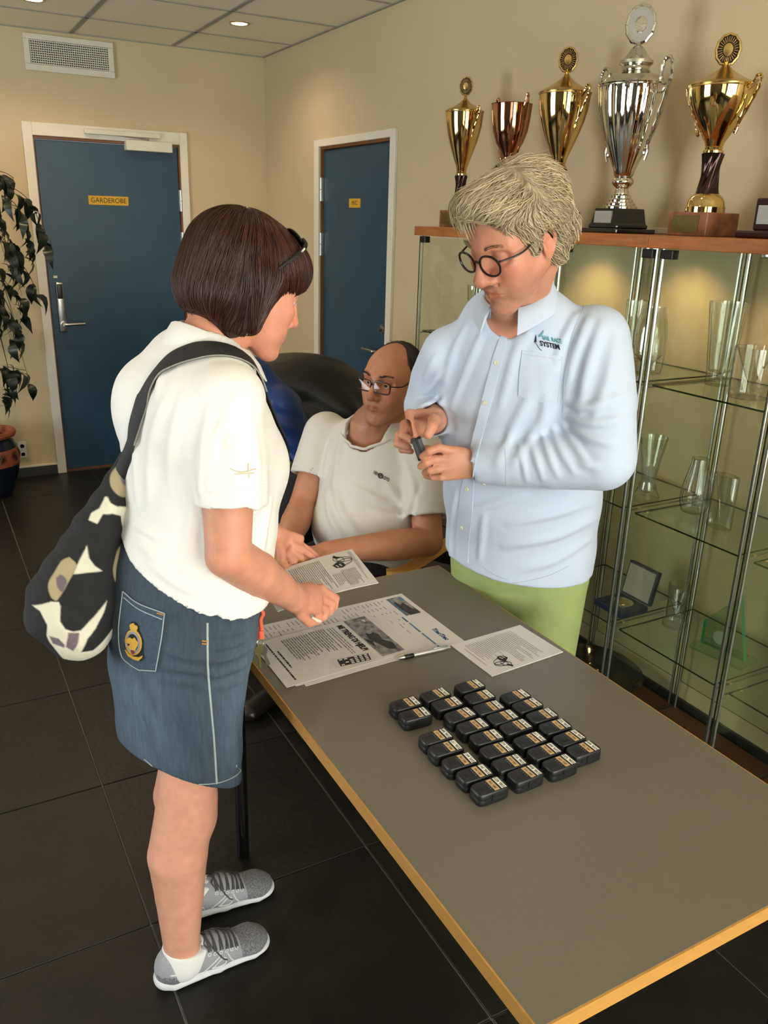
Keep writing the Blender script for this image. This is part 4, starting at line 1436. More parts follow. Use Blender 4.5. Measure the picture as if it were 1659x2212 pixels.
# things in the neighbouring cabinets
vessel('glass_carafe', 'clear round-shouldered carafe behind the man, upper shelf', 'carafe', -.25, -3.86, Z1 + .0005, [(.04, 0), (.045, .004), (.05, .06), (.05, .12), (.044, .16), (.036, .19), (.036, .2)], wall=.005)
vessel('glass_tumbler', 'small clear tumbler far back on the upper shelf', 'glass', -.12, -3.66, Z1 + .0005, [(.03, 0), (.032, .003), (.034, .17), (.035, .2)], wall=.005)
vessel('glass_vase', 'clear vase close to the man on the middle shelf', 'vase', -.24, -3.92, Z2 + .0005, [(.04, 0), (.042, .004), (.03, .03), (.022, .06), (.03, .12), (.045, .2)], wall=.004)
vessel('glass_vase', 'slim clear vase by the right edge of the picture', 'vase', -.26, -4.49, Z2 + .0005, [(.034, 0), (.036, .004), (.03, .03), (.033, .1), (.04, .19)], wall=.004)
vessel('glass_goblet', 'clear goblet in the far cabinet, left of the man', 'goblet', -.24, -2.9, Z1 + .0005, [(.03, 0), (.03, .003), (.005, .01), (.005, .08), (.02, .1), (.032, .14), (.034, .19)], wall=.003, bottom=.095)
vessel('glass_flute', 'slim clear glass in the far cabinet near the man\'s shoulder', 'glass', -.2, -3.02, Z1 + .0005, [(.028, 0), (.028, .003), (.02, .02), (.018, .14)], wall=.003)
vessel('glass_bowl', 'clear shallow bowl on the cabinet floor at the right edge', 'bowl', -.24, -4.62, Z4 + .0005, [(.05, 0), (.055, .004), (.09, .04), (.11, .08)], wall=.004)
# green glass award: tall wedge on a bevelled foot
t = thing('glass_award', 'pointed green-edged glass award with an engraved emblem', 'award', (-.22, -4.27, Z3 + .0005), (0, 0, math.radians(8)))
bm = bmesh.new(); mbox(bm, (-.045, -.1, 0), (.045, .075, .014), bev=.004, seg=1); obj('foot', bm, m_crysg, t, local=True, smooth=0)
F = Matrix(((0, 0, 1, -.008), (1, 0, 0, 0), (0, 1, 0, .014), (0, 0, 0, 1)))
bm = bmesh.new(); mprism(bm, [(-.085, 0), (.06, 0), (.06, .075), (-.04, .19)], 0, .016, M=F)
for f in bm.faces: f.material_index = 0 if abs(f.normal.x) > .5 else 1
bmesh.ops.recalc_face_normals(bm, faces=list(bm.faces))
for f in bm.faces: f.material_index = 0 if abs(f.normal.x) > .5 else 1
obj('wedge', bm, [m_crysg, mat('award_edge', '1f7a52', .1, spec=.8)], t, local=True, smooth=0)
bm = bmesh.new(); mlathe(bm, [(.0005, 0), (.022, 0), (.022, .0006), (.0005, .0006)], 24, M=Matrix(((0, 0, -1, -.0085), (1, 0, 0, -.0), (0, 1, 0, .055), (0, 0, 0, 1)))); obj('emblem', bm, mat('frosted', '8d9c86', .7), t, local=True)
# black oval dish on the cabinet floor
t = thing('oval_dish', 'black oval dish standing on the cabinet floor by the man', 'dish', (-.215, -3.775, .056))
bm = bmesh.new(); mlathe(bm, [(.0005, 0), (.06, 0), (.12, .035), (.155, .085), (.16, .09), (.152, .086), (.11, .045), (.05, .012), (.0005, .01)], 40, M=Matrix.Diagonal((.95, 1.15, 1, 1)), cap=False); obj('bowl', bm, mat('black_ceramic', '090909', .1, coat=.5), t, local=True)
# open medal box
m_nav = mat('navy_box', '0d1838', .5); m_sat = mat('cream_satin', '9a9382', .6)
t = thing('medal_box', 'open navy box with a gold-rimmed medal, lid lined in cream', 'box', (-.27, -3.905, Z3 + .0005))
bm = bmesh.new(); mbox(bm, (-.06, -.065, 0), (.06, .065, .022), bev=.003); obj('tray', bm, m_nav, t, local=True, smooth=0)
Fm = Matrix.Translation((.06, 0, .022)) @ Matrix.Rotation(math.radians(12), 4, 'Y')
bm = bmesh.new(); mbox(bm, (0, -.065, 0), (.018, .065, .12), bev=.003, M=Fm); ld = obj('box_lid', bm, m_nav, t, local=True, smooth=0)
bm = bmesh.new(); mbox(bm, (-.002, -.058, .008), (.003, .058, .112), M=Fm); obj('lining', bm, m_sat, ld, local=True, smooth=0)
bm = bmesh.new(); mlathe(bm, [(.0005, .022), (.04, .022), (.04, .025), (.034, .026), (.0005, .0245)], 28); obj('medal', bm, m_lids, t, local=True)
bm = bmesh.new(); mlathe(bm, [(.0005, .0255), (.026, .0255), (.026, .0268), (.0005, .0268)], 28); obj('medal_centre', bm, m_lidg, t, local=True)
# ------------------------------------------------------------------ potted plant
pc = P3(-12, 1080, 2, 0); pcx, pcy = pc[0], pc[1] + .12
m_terr = mat('terracotta', '8a4a30', .6, var=.15, scale=25)
m_pnav = mat('navy_glaze', '0b1526', .3, var=.2, scale=15)
m_soil = mat('soil', '1a120c', .95, var=.4, scale=60)
m_flow = mat('dark_flower_glaze', '3a1710', .5)
pt = thing('potted_plant', 'leafy weeping plant in a terracotta and navy pot by the blue door', 'plant', (pcx, pcy, 0))
pot_prof = [(.11, 0), (.118, .01), (.14, .06), (.165, .14), (.178, .2), (.18, .24), (.17, .3), (.15, .345), (.14, .36), (.142, .365), (.168, .37), (.175, .385), (.172, .4), (.155, .405), (.145, .395), (.14, .37), (.12, .36)]
bm = bmesh.new(); mlathe(bm, pot_prof, 48, M=Matrix.Translation((pcx, pcy, 0)))
for f in bm.faces:
    z = f.calc_center_median().z
    f.material_index = 1 if (z < .185 or .318 < z < .362) else 0
pot = obj('pot', bm, [m_terr, m_pnav], pt)
bm = bmesh.new(); mlathe(bm, [(.0005, .362), (.13, .362), (.13, .35)], 24, M=Matrix.Translation((pcx, pcy, 0))); obj('soil', bm, m_soil, pt)
for k in range(9):
    a = math.radians(-100 + k * 32)
    F = Matrix.Translation((pcx, pcy, 0)) @ Matrix.Rotation(a, 4, 'Z') @ Matrix.Translation((.172, 0, .255)) @ Matrix.Rotation(math.radians(82), 4, 'Y')
    bm = bmesh.new()
    for j in range(14):
        b = 2 * math.pi * j / 14
        mtube(bm, [(.008 * math.cos(b), .008 * math.sin(b), .008), (.034 * math.cos(b), .034 * math.sin(b), .004)], [.004, .001], 5, M=F)
    mlathe(bm, [(.0005, .013), (.008, .01), (.01, .002)], 10, M=F)
    obj('flower_relief', bm, m_flow, pot)
m_leaf = mat('leaf_green', '1b2615', .42, col2='10190c', scale=6, spec=.5)
m_twig = mat('twig', '2a2216', .8)
bm = bmesh.new()
prof = [(0, .0), (.12, .3), (.3, .47), (.5, .5), (.72, .36), (.88, .14), (1.0, .0)]
g = []
for i, (u, w_) in enumerate(prof):
    zc = -.16 * (u - .4) ** 2
    g.append([bm.verts.new((u * .085, s * w_ * .042, zc + abs(s) * .006 * w_)) for s in (-1, 0, 1)])
for a, b in zip(g, g[1:]):
    for j in range(2): bm.faces.new((a[j], a[j + 1], b[j + 1], b[j]))
bmesh.ops.remove_doubles(bm, verts=list(bm.verts), dist=1e-5)
for e in bmesh.ops.extrude_face_region(bm, geom=list(bm.faces))['geom']:
    if isinstance(e, bmesh.types.BMVert): e.co.z -= .0006
leaf0 = None
rs = random.Random(5)
bms = bmesh.new()
mtube(bms, spline([(pcx, pcy, .35), (pcx - .02, pcy, .8), (pcx + .01, pcy + .02, 1.4), (pcx, pcy, 1.95)], 6), .012, 8)
leafpos = []
# branches arch out and hang
for b in range(34):
    a = math.radians(rs.uniform(-190, 40)) if b % 3 else math.radians(rs.uniform(-75, 20))
    z0 = rs.uniform(1.15, 2.0)
    L = rs.uniform(.14, .34) * (1.0 if z0 < 1.9 else .8)
    drop = rs.uniform(.2, .62)
    pts = [np.array((pcx, pcy, z0 - .12))]
    for s in (.35, .7, 1.0):
        pts.append(np.array((pcx + math.cos(a) * L * s ** .7, pcy + math.sin(a) * L * s ** .7, z0 + .06 * math.sin(s * 3) - drop * s * s)))
    sp = spline(pts, 5)
    mtube(bms, sp, [.004 * (1 - .8 * i / len(sp)) for i in range(len(sp))], 5)
    for i in range(4, len(sp), 1):
        if rs.random() < .75: leafpos.append((sp[i], a))
# sprays read from the photograph: they stand out against the wall and the door
for q in ([(20, 400), (60, 430), (85, 480), (100, 530)], [(10, 420), (40, 450), (60, 500), (62, 550)], [(10, 520), (40, 560), (66, 600), (80, 640)], [(5, 600), (35, 640), (45, 680)], [(5, 680), (30, 690), (38, 720)], [(5, 790), (30, 795), (55, 800)], [(8, 830), (12, 850), (5, 870)], [(0, 370), (15, 375), (30, 385)]):
    d = pcy - rs.uniform(.0, .16)
    sp = spline([P3(*p_, 1, d) for p_ in q], 4)
    mtube(bms, sp, .002, 5)
    for i in range(0, len(sp)):
        leafpos.append((sp[i], rs.uniform(-1.6, .3)))
obj('stem', bms, m_twig, pt)
nleaf = 0
rs.shuffle(leafpos)
for p_, a in leafpos[:290]:
    if leaf0 is None:
        leaf0 = obj('leaf', bm, m_leaf, pt, smooth=60); o = leaf0
        base = leaf0.matrix_parent_inverse.copy()
    else:
        o = share(leaf0, 'leaf', pt); o.matrix_parent_inverse = base
    o.location = tuple(p_)
    o.rotation_euler = (rs.uniform(-.7, .7), rs.uniform(.7, 1.5), a + rs.uniform(-1.1, 1.1))
    k = rs.uniform(1.0, 1.55); o.scale = (k, k, k)

# ------------------------------------------------------------------ sofa chair, chair
m_leat = mat('black_brown_leather', '14100d', .5, var=.35, scale=7, bump=.5, bscale=60)
# ------------------------------------------------------------------ people: shared builders
def skin_mat(name, col):
    return mat(name, col, .48, var=.07, scale=38, bump=.12, bscale=420, sss=.12, attr=True, spec=.35)


m_eyew = mat('eye_white', 'cfc7bd', .2)
m_iris = mat('iris', '4a4238', .15)
m_pupil = mat('pupil', '050505', .1)


class Head:
    """local frame: x out of the face, y to the person's left, z up; origin between the ears"""

    def __init__(s, O, yaw, pitch, roll=0., k=1.0):
        s.O = A3(O); s.k = k
        h = np.array([math.cos(yaw), math.sin(yaw), 0]); z = np.array([0, 0, 1.])
        F = math.cos(pitch) * h - math.sin(pitch) * z
        U = math.sin(pitch) * h + math.cos(pitch) * z
        L = np.cross(U, F)
        c, sn = math.cos(roll), math.sin(roll)
        s.F, s.L, s.U = F, c * L + sn * U, -sn * L + c * U
        s.R = np.array([s.F, s.L, s.U])

    def w(s, x, y, z):
        return s.O + s.k * (x * s.F + y * s.L + z * s.U)

    def local(s, p):
        return (np.asarray(p) - s.O) @ s.R.T / s.k

    def e(s, B, c, r, k=.02, op='u', rot=None):
        R = s.R if rot is None else np.array(rot) @ s.R
        B.ell(s.w(*c), np.array(r) * s.k, R, k * s.k, op)

    def c(s, B, a, b, ra, rb=None, k=.02, op='u'):
        B.cone(s.w(*a), s.w(*b), ra * s.k, (ra if rb is None else rb) * s.k, k * s.k, op)

    def build(s, B, fem=False, nose=1., jaw=1., full=0., brow=1., shut=False, lip=1., chin=0.):
        j = jaw
        s.e(B, (-.016, 0, .043), (.098, .076, .083))
        s.e(B, (.034, 0, .03), (.062, .067, .072), .03)
        s.e(B, (.036, 0, -.03), (.056, .058 * j, .066), .03)
        for y in (-1, 1):
            s.c(B, (.004, y * .054 * j, -.042), (.072, y * .02 * j, -.092 - chin), .018, .015, .035)
            s.e(B, (.062, y * .042, -.014), (.027, .022, .026), .025)
            s.e(B, (.066, y * .03, -.05), (.022 + .006 * full, .022, .026), .022)
            s.c(B, (.091, y * .01, .033), (.07, y * .052, .034), .0105 * brow, .009, .014)
            s.c(B, (.098, y * .03, .011), (.086, y * .046, .011), .0165, .012, .012, 's')
            s.e(B, (.0765, y * .032, .012), (.0142, .0155, .0135), .004)                  # lids
            s.c(B, (.0925, y * .021, .0095 - .006 * shut), (.0855, y * .0445, .0085 - .006 * shut), .0021 - .0012 * shut, .002 - .0012 * shut, .003, 's')   # lid opening
        s.e(B, (.0855, 0, -.0975 - chin), (.018, .023 * j, .0175), .018)
        s.e(B, (.086, 0, -.056), (.018, .028, .024), .018)
        s.c(B, (.096, 0, .026), (.112 * (1 + .02 * nose), 0, -.02), .0075, .0095 * nose, .012)
        s.e(B, (.1115 + .004 * nose, 0, -.0275), (.0125 * nose, .0125 * nose, .0105 * nose), .009)
        for y in (-1, 1):
            s.e(B, (.1005, y * .0125 * nose, -.032), (.0125, .0088 * nose, .009), .007)
            s.e(B, (.106, y * .0065, -.0405), (.006, .004, .004), .002, 's')
            s.c(B, (.1035, y * .004, -.0565), (.093, y * .025, -.0618), .0052 * lip, .003, .006)
            s.c(B, (.1025, 0, -.0685), (.092, y * .023, -.0632), .006 * lip, .0032, .006)
            s.c(B, (.108, 0, -.0618), (.0935, y * .029, -.0635), .0022, .0016, .002, 's')
            s.c(B, (.099, y * .017, -.034), (.085, y * .031, -.058), .0022, .0015, .006, 's')        # fold beside the nose
        for y in (-1, 1):                                                                 # ears
            s.e(B, (-.006, y * .076, -.002), (.019, .006, .03), .01, rot=[[.96, y * .25, .1], [-y * .25, .96, 0], [-.1, 0, .99]])
            pts = [(.008, .0735, .012), (.006, .079, .027), (-.008, .0835, .032), (-.022, .0835, .02), (-.022, .081, .0), (-.012, .078, -.02), (-.001, .0755, -.03), (.004, .073, -.022)]
            for a, b in zip(pts, pts[1:]):
                s.c(B, (a[0], y * a[1], a[2]), (b[0], y * b[1], b[2]), .0042, .0042, .003)
            s.e(B, (-.003, y * .084, .002), (.0095, .007, .014), .003, 's')

    def eyes(s, parent, look=(0, 0)):
        for y in (-1, 1):
            c = s.w(.0768, y * .032, .0105)
            D = unit(s.F + look[0] * s.L + look[1] * s.U)
            M = frame(c, np.cross(D, s.U), s.U)
            M = frame(c, unit(np.cross(s.U, D)), unit(s.U)) @ Matrix.Identity(4)
            bm = bmesh.new()
            pr = [(.0134 * math.sin(a), .0134 * math.cos(a)) for a in np.linspace(0.02, math.pi - .02, 13)]
            mlathe(bm, pr, 18, M=M, cap=True)
            eye = obj('eye', bm, m_eyew, parent, smooth=180)
            bm = bmesh.new(); mlathe(bm, [(.0062, .0119), (.0058, .0127), (.0005, .01375)], 16, M=M, cap=True); obj('iris', bm, m_iris, eye, smooth=180)
            bm = bmesh.new(); mlathe(bm, [(.0028, .0131), (.0026, .0138), (.0003, .01405)], 12, M=M, cap=True); obj('pupil', bm, m_pupil, eye, smooth=180)

    def tint(s, v, lips=(.86, .62, .6), stub=None, stubc=(.62, .6, .58), cheek=.06, lipz=1.):
        q = s.local(v)
        x, y, z = q.T
        c = np.ones((len(v), 3))
        g = lambda cx, cy, cz, r: np.exp(-((x - cx) ** 2 + (np.abs(y) - cy) ** 2 + (z - cz) ** 2) / r ** 2)
        face = (np.abs(q) < .13).all(1)
        ck = (g(.085, .045, -.02, .03) + g(.115, 0, -.03, .02) + .6 * g(0, .08, 0, .03)) * face
        c *= 1 - cheek * np.clip(ck, 0, 1)[:, None] * np.array([0.2, 1.6, 1.6])
        lip = (x > .089) & (z > -.0745) & (z < -.0535) & (np.abs(y) < .0235 - .4 * np.abs(z + .063)) & face
        c[lip] *= np.array(lips)
        if stub:
            a = np.clip((-.03 - z + .25 * np.abs(x - .03)) / .03, 0, 1) * np.clip((.11 - np.abs(z + .05)) / .02, 0, 1) * np.clip((x + .03) / .03, 0, 1) * face
            a *= 1 - .8 * g(.08, .045, -.03, .022)
            sp = RNG.random(len(v)) * .5 + .5
            c *= 1 - (stub * a * sp)[:, None] * (1 - np.array(stubc))
        return c


def finger(B, pts, r0, r1, k=.004):
    n = len(pts)
    B.chain(pts, [r0 + (r1 - r0) * i / (n - 1) for i in range(n)], k)


def collar(name, m, parent, cen, f, r_in, r_out, z_top, z_low, gap, th=.003, spread=0., tip=.0, up=None, n=56, drop=0.):
    """folded collar round a neck: cen/f = centre and front; z_top, z_low are (front, back) heights; gap: half opening at the front"""
    f = unit((f[0], f[1], 0)); l = np.array([-f[1], f[0], 0])
    bm = bmesh.new()
    rows = []
    for i in range(n + 1):
        a = gap + (2 * math.pi - 2 * gap) * i / n
        d = math.cos(a) * f + math.sin(a) * l
        c = (1 + math.cos(a)) / 2                                # 1 in front, 0 behind
        zt = z_top[1] + (z_top[0] - z_top[1]) * c; zl = z_low[1] + (z_low[0] - z_low[1]) * c
        e = max(0, 1 - min(i, n - i) / (n * .12)) ** 1.5          # towards the points
        ri = r_in[1] + (r_in[0] - r_in[1]) * c; ro = r_out[1] + (r_out[0] - r_out[1]) * c
        ce = A3(cen)
        o = lambda r, z: Vector(tuple(ce * [1, 1, 0] + d * r + np.array([0, 0, z]) + e * f * spread))
        zl2 = zl - tip * e; ro2 = ro + tip * .45 * e
        rows.append([bm.verts.new(p) for p in (o(ri + .004, zt - .03), o(ri, zt - .003), o(ri + .002, zt), o(ri + .006, zt - .001), o((ri * .4 + ro2 * .6) + .003, zt * .45 + zl2 * .55 + .004), o(ro2, zl2), o(ro2 - th, zl2 - .001), o((ri * .4 + ro2 * .6) - th, zt * .45 + zl2 * .55), o(ri + .003, zt - .008))])
    for a, b in zip(rows, rows[1:]):
        m_ = len(a)
        for j in range(m_): bm.faces.new((a[j], a[(j + 1) % m_], b[(j + 1) % m_], b[j]))
    bm.faces.new(rows[0][::-1]); bm.faces.new(rows[-1])
    return obj(name, bm, m, parent, smooth=70)


def hair_flow(D, lo, h, roots, dirs, n, step, off, bend=None, noise=.0, seed=1, stop=None):
    """grow strands over the level set D = off; dirs(p) gives the wished direction"""
    r = np.random.default_rng(seed)
    p = np.array(roots, float)
    N = len(p)
    path = np.zeros((N, n, 3))
    ph = r.random((N, 3)) * 6.28
    off = np.asarray(off) * np.ones(N)
    prev = None
    for i in range(n):
        for _ in range(2):
            v, g = sample(D, lo, h, p)
            p = p + g * np.clip(off - v, -.01, .01)[:, None]
        path[:, i] = p
        d = dirs(p, i)
        d = d - g * (d * g).sum(1, keepdims=True)
        d /= np.linalg.norm(d, axis=1, keepdims=True) + 1e-9
        if noise:
            side = np.cross(g, d)
            d = d + side * (noise * np.sin(ph[:, 0] + i * .45 * (1 + ph[:, 1] / 6)))[:, None]
            d /= np.linalg.norm(d, axis=1, keepdims=True) + 1e-9
        if prev is not None: d = .55 * prev + .45 * d
        prev = d
        p = p + (d * step if stop is None else d * step * (~stop(p))[:, None])
        if bend is not None: p = bend(p, i)
    return path


def glasses(name, label, H, shape, w_, hgt, m, zc=.008, x0=.103, th=.0019, lens=True, drop=0.):
    """spectacles sitting on the nose of head H; shape = superellipse exponent"""
    t = thing(name, label, 'glasses', tuple(H.w(.1, 0, zc)))
    mg = pane_mat('lens_glass', (.97, .97, .97), .25, f0=.025)
    for y in (-1, 1):
        pts = []
        for i in range(40):
            a = 2 * math.pi * i / 40
            cx, sy = math.cos(a), math.sin(a)
            u = w_ * math.copysign(abs(cx) ** (2 / shape), cx); v = hgt * math.copysign(abs(sy) ** (2 / shape), sy)
            yy = y * .033 + u
            pts.append(H.w(x0 - .9 * yy * yy * 2 - .1 * (v < 0) * 0 - .12 * v * -0, yy, zc + v))
        bm = bmesh.new(); mtube(bm, pts, th, 7, closed=True); rim = obj('rim', bm, m, t)
        if lens:
            bm = bmesh.new()
            c = sum((Vector(tuple(p)) for p in pts), Vector()) / len(pts)
            n = Vector(tuple(H.F)) * .0006
            for sgn in (1, -1):
                vs = [bm.verts.new(Vector(tuple(p)) + n * sgn) for p in pts]
                bm.faces.new(vs if sgn > 0 else vs[::-1])
            obj('lens', bm, mg, rim, smooth=0)
        pa = H.w(x0 - .012, y * (.033 + w_ + .003), zc + hgt * .45); pb = H.w(.06, y * .0765, zc + hgt * .45 - .002 + drop); pc_ = H.w(.0, y * .0805, zc + .018 + drop); pd = H.w(-.022, y * .079, zc - .012 + drop)
        bm = bmesh.new(); mtube(bm, spline([H.w(x0 - .008, y * (.033 + w_ - .001), zc + hgt * .5), pa, pb, pc_, pd], 6), th * .9, 7); obj('temple', bm, m, t)
    bm = bmesh.new(); mtube(bm, spline([H.w(x0 - .001, .033 - w_, zc + .004), H.w(x0 + .003, 0, zc + .008), H.w(x0 - .001, -.033 + w_, zc + .004)], 6), th, 7); obj('bridge', bm, m, t)
    return t


def shoe_body(B, heel, toe, wid, hgt):
    heel, toe = A3(heel), A3(toe)
    f = unit(toe - heel); L = np.linalg.norm(toe - heel); l = np.array([-f[1], f[0], 0])
    P = lambda u, v, z: heel + f * (u * L) + l * v + np.array([0, 0, z])
    return P, f, l, L
# ------------------------------------------------------------------ surface helpers
def ray_hit(D, lo, h, px, py, t0, t1, n=240):
    """first point of the solid D < 0 met by the line of sight through each pixel"""
    px = np.atleast_1d(np.asarray(px, float)); py = np.atleast_1d(np.asarray(py, float))
    d = ((px - 829.5) / FPX)[:, None] * CR - ((py - 1106.) / FPX)[:, None] * CU + CF
    t = np.full(len(px), t0); out = np.full(len(px), np.nan)
    hi = lo + h * (np.array(D.shape) - 1)
    ts = np.linspace(t0, t1, n)
    prev = None
    for tt in ts:
        p = CAM + d * tt
        v, _ = sample(D, lo, h, p)
        ins = ((p > lo) & (p < hi)).all(1)
        v = np.where(ins, v, 1.)
        if prev is not None:
            hit = np.isnan(out) & (v < 0)
            fr = prev / np.maximum(prev - v, 1e-6)
            out[hit] = (tt - (ts[1] - ts[0]) * (1 - np.clip(fr, 0, 1)))[hit]
        prev = v
    miss = np.isnan(out)
    if miss.any():
        out[miss] = np.nanmean(out) if (~miss).any() else (t0 + t1) / 2
    return CAM + d * out[:, None]


def lift(D, lo, h, p, off, it=4):
    p = np.array(p, float)
    for _ in range(it):
        v, g = sample(D, lo, h, p)
        p = p + g * np.clip(off - v, -.03, .03)[:, None]
    return p, sample(D, lo, h, p)[1]


def poly_patch(name, D, lo, h, pxs, m, parent, t0, t1, off=.001, th=.0015, dens=6):
    """a piece of cloth or print with the outline pxs (photo pixels), lying on the surface D"""
    pts = np.array(pxs, float)
    mn, mx = pts.min(0), pts.max(0)
    nx, ny = max(2, int((mx[0] - mn[0]) / dens)), max(2, int((mx[1] - mn[1]) / dens))
    import itertools
    tb = bmesh.new()
    # outline resampled, filled, then refined so that it follows the surface
    out = []
    for a, b in zip(pts, np.roll(pts, -1, 0)):
        k = max(1, int(np.linalg.norm(b - a) / dens))
        for i in range(k): out.append(a + (b - a) * i / k)
    vs = [tb.verts.new((q[0], q[1], 0)) for q in out]
    tb.faces.new(vs)
    bmesh.ops.triangulate(tb, faces=list(tb.faces))
    for _ in range(6):
        e = [x for x in tb.edges if x.calc_length() > dens * 1.8]
        if not e: break
        bmesh.ops.subdivide_edges(tb, edges=e, cuts=1)
        bmesh.ops.triangulate(tb, faces=list(tb.faces))
    tb.verts.ensure_lookup_table()
    P = ray_hit(D, lo, h, [v.co.x for v in tb.verts], [v.co.y for v in tb.verts], t0, t1)
    P, G = lift(D, lo, h, P, off)
    for v, p in zip(tb.verts, P): v.co = Vector(tuple(p))
    tb.verts.index_update()
    F = np.array([[v.index for v in f.verts] for f in tb.faces])
    bd = [(e.verts[0].index, e.verts[1].index) for e in tb.edges if e.is_boundary]
    tb.free()
    n = len(P)
    bm = bmesh.new()
    a = [bm.verts.new(tuple(p)) for p in P + G * th]
    b = [bm.verts.new(tuple(p)) for p in P - G * .001]
    for f in F:
        bm.faces.new([a[i] for i in f])
    for i, j in bd:
        try: bm.faces.new((a[i], a[j], b[j], b[i]))
        except ValueError: pass
    return obj(name, bm, m, parent, smooth=50)


def line_on(name, D, lo, h, paths, r, m, parent, t0, t1, off=.0005, m_=6, sides=6, closed=False):
    bm = bmesh.new()
    for px in paths:
        s = np.array(spline([(*p, 0) for p in px], m_))[:, :2] if len(px) > 2 else np.array([np.array(px[0]) + (np.array(px[1]) - px[0]) * i / 8 for i in range(9)])
        P = ray_hit(D, lo, h, s[:, 0], s[:, 1], t0, t1)
        P, G = lift(D, lo, h, P, off)
        mtube(bm, P, r, sides)
    return obj(name, bm, m, parent, smooth=60)


# ------------------------------------------------------------------ the woman at the table
m_skw = skin_mat('skin_fair', 'd08e70')
m_polo = mat('white_pique', 'e6e3dc', .8, var=.01, scale=8, bump=.12, bscale=900, sheen=.15)
m_den = mat('blue_denim', '465664', .85, var=.2, scale=160, stretch=(1, 1, .12), bump=.4, bscale=700, attr=True)
m_hairw = mat('brown_hair', '3a1d0f', .42, var=.2, scale=30, attr=True, spec=.4)
wm = thing('person', 'woman in white polo shirt and denim skirt holding a leaflet', 'person', (-1.82, -4.17, 0))
WA = math.radians(17)
WF = np.array([math.cos(WA), math.sin(WA), 0]); WR = np.array([math.sin(WA), -math.cos(WA), 0])
HW = Head((-1.658, -4.165, 1.527), math.radians(3), math.radians(21), 0, .99)
yw = -4.17
C = lambda x, z, y=yw: np.array([x, y, z])
nb = C(-1.735, 1.42)                                             # base of the neck
# --- joints
shR, elR, wrR = np.array([-1.752, -4.318, 1.335]), np.array([-1.778, -4.365, 1.075]), np.array([-1.612, -4.275, .918])
shL, elL, wrL = np.array([-1.815, -4.015, 1.285]), np.array([-1.80, -3.93, 1.06]), P3(592, 1157, 1, -4.0)
# --- body
B = Body()
HW.build(B, fem=True, nose=.95, jaw=.95)
B.slab(HW.w(-.035, 0, -.045), nb, .05, .056, .052, .058, WR, .02)
B.slab(nb, C(-1.765, 1.33), .055, .12, .055, .06, WR, .03)
B.loft([(C(-1.765, 1.33), .13, .07), (C(-1.77, 1.2), .13, .09), (C(-1.78, 1.05), .13, .09), (C(-1.80, .9), .15, .1), (C(-1.81, .8), .15, .1)], WR, .02)
for sh, el, wr in ((shR, elR, wrR), (shL, elL, wrL)):
    B.chain([sh, sh * .5 + el * .5, el, el * .6 + wr * .4, wr], [.05, .047, .042, .044, .028], .03)
# legs
kR, aR = P3(398, 1752, 1, -4.25), P3(392, 2040, 1, -4.25)
kL, aL = np.array([-1.80, -4.08, .47]), np.array([-1.825, -4.07, .085])
B.chain([np.array([-1.81, -4.24, .8]), kR + (0.012, 0, .08), kR, P3(384, 1845, 1, -4.25), P3(388, 1930, 1, -4.25), aR, aR - (0, 0, .04)], [.07, .062, .061, .064, .053, .04, .042], .02)
B.cone(kR + (.02, 0, .02), kR + (.024, 0, -.02), .045, .042, .03)
B.chain([np.array([-1.815, -4.09, .8]), kL + (0, 0, .05), kL, kL * .72 + aL * .28 + (-.015, 0, 0), kL * .4 + aL * .6, aL, aL - (0, 0, .04)], [.085, .069, .061, .063, .05, .039, .04], .02)
# right hand: closed on a marker, back of the hand up
q = lambda px, py, y: P3(px, py, 1, y)
hR = [q(668, 1290, -4.245), q(690, 1302, -4.215)]
B.slab(wrR, q(676, 1292, -4.235), .03, .036, .024, .02, np.array([.35, -.25, -.75]), .012)
for mc, pip, dip, tip, r in ((q(694, 1272, -4.215), q(725, 1292, -4.20), q(722, 1311, -4.205), q(705, 1322, -4.22), .0098),
                             (q(690, 1289, -4.225), q(717, 1305, -4.215), q(713, 1322, -4.22), q(697, 1330, -4.23), .0099),
                             (q(680, 1303, -4.24), q(705, 1318, -4.232), q(700, 1333, -4.236), q(686, 1338, -4.24), .0094),
                             (q(667, 1314, -4.255), q(690, 1327, -4.248), q(684, 1340, -4.25), q(672, 1342, -4.25), .0084)):
    B.cone(q(650, 1288, -4.255), mc, .012, r * 1.15, .01)
    finger(B, [mc, pip, dip, tip], r, r * .82)
finger(B, [q(640, 1302, -4.28), q(650, 1328, -4.275), q(668, 1345, -4.265), q(690, 1341, -4.25)], .013, .0085, .01)
# left hand: two fingers along the top of the leaflet, the others below
ql = lambda px, py, y=-3.985: P3(px, py, 1, y)
B.slab(wrL, ql(634, 1180), .026, .036, .018, .016, np.array([.15, -.25, .9]), .012)
finger(B, [ql(628, 1168), ql(648, 1176), ql(668, 1189), ql(685, 1203)], .0105, .0072, .006)
finger(B, [ql(630, 1176, -4.005), ql(652, 1186, -4.005), ql(668, 1198, -4.0), ql(681, 1210, -3.995)], .0105, .0075, .006)
finger(B, [ql(630, 1190, -4.01), ql(648, 1203, -4.015), ql(655, 1214, -4.0), ql(650, 1222, -3.985)], .0098, .0075, .006)
finger(B, [ql(622, 1198, -4.01), ql(634, 1214, -4.015), ql(640, 1224, -4.0), ql(632, 1229, -3.985)], .0088, .007, .006)
finger(B, [ql(606, 1186, -4.02), ql(608, 1210, -4.035), ql(618, 1226, -4.03), ql(634, 1233, -4.02)], .0125, .0085, .01)
hd = B.mesh(HW.O - .2, HW.O + .2, .0026, 1)
lo = np.minimum(elR, wrR); 
ra = B.mesh((-1.86, -4.45, .8), (-1.47, -4.17, 1.28), .0035, 2)
la = B.mesh((-1.60, -4.09, .84), (-1.36, -3.93, 1.02), .0024, 1)
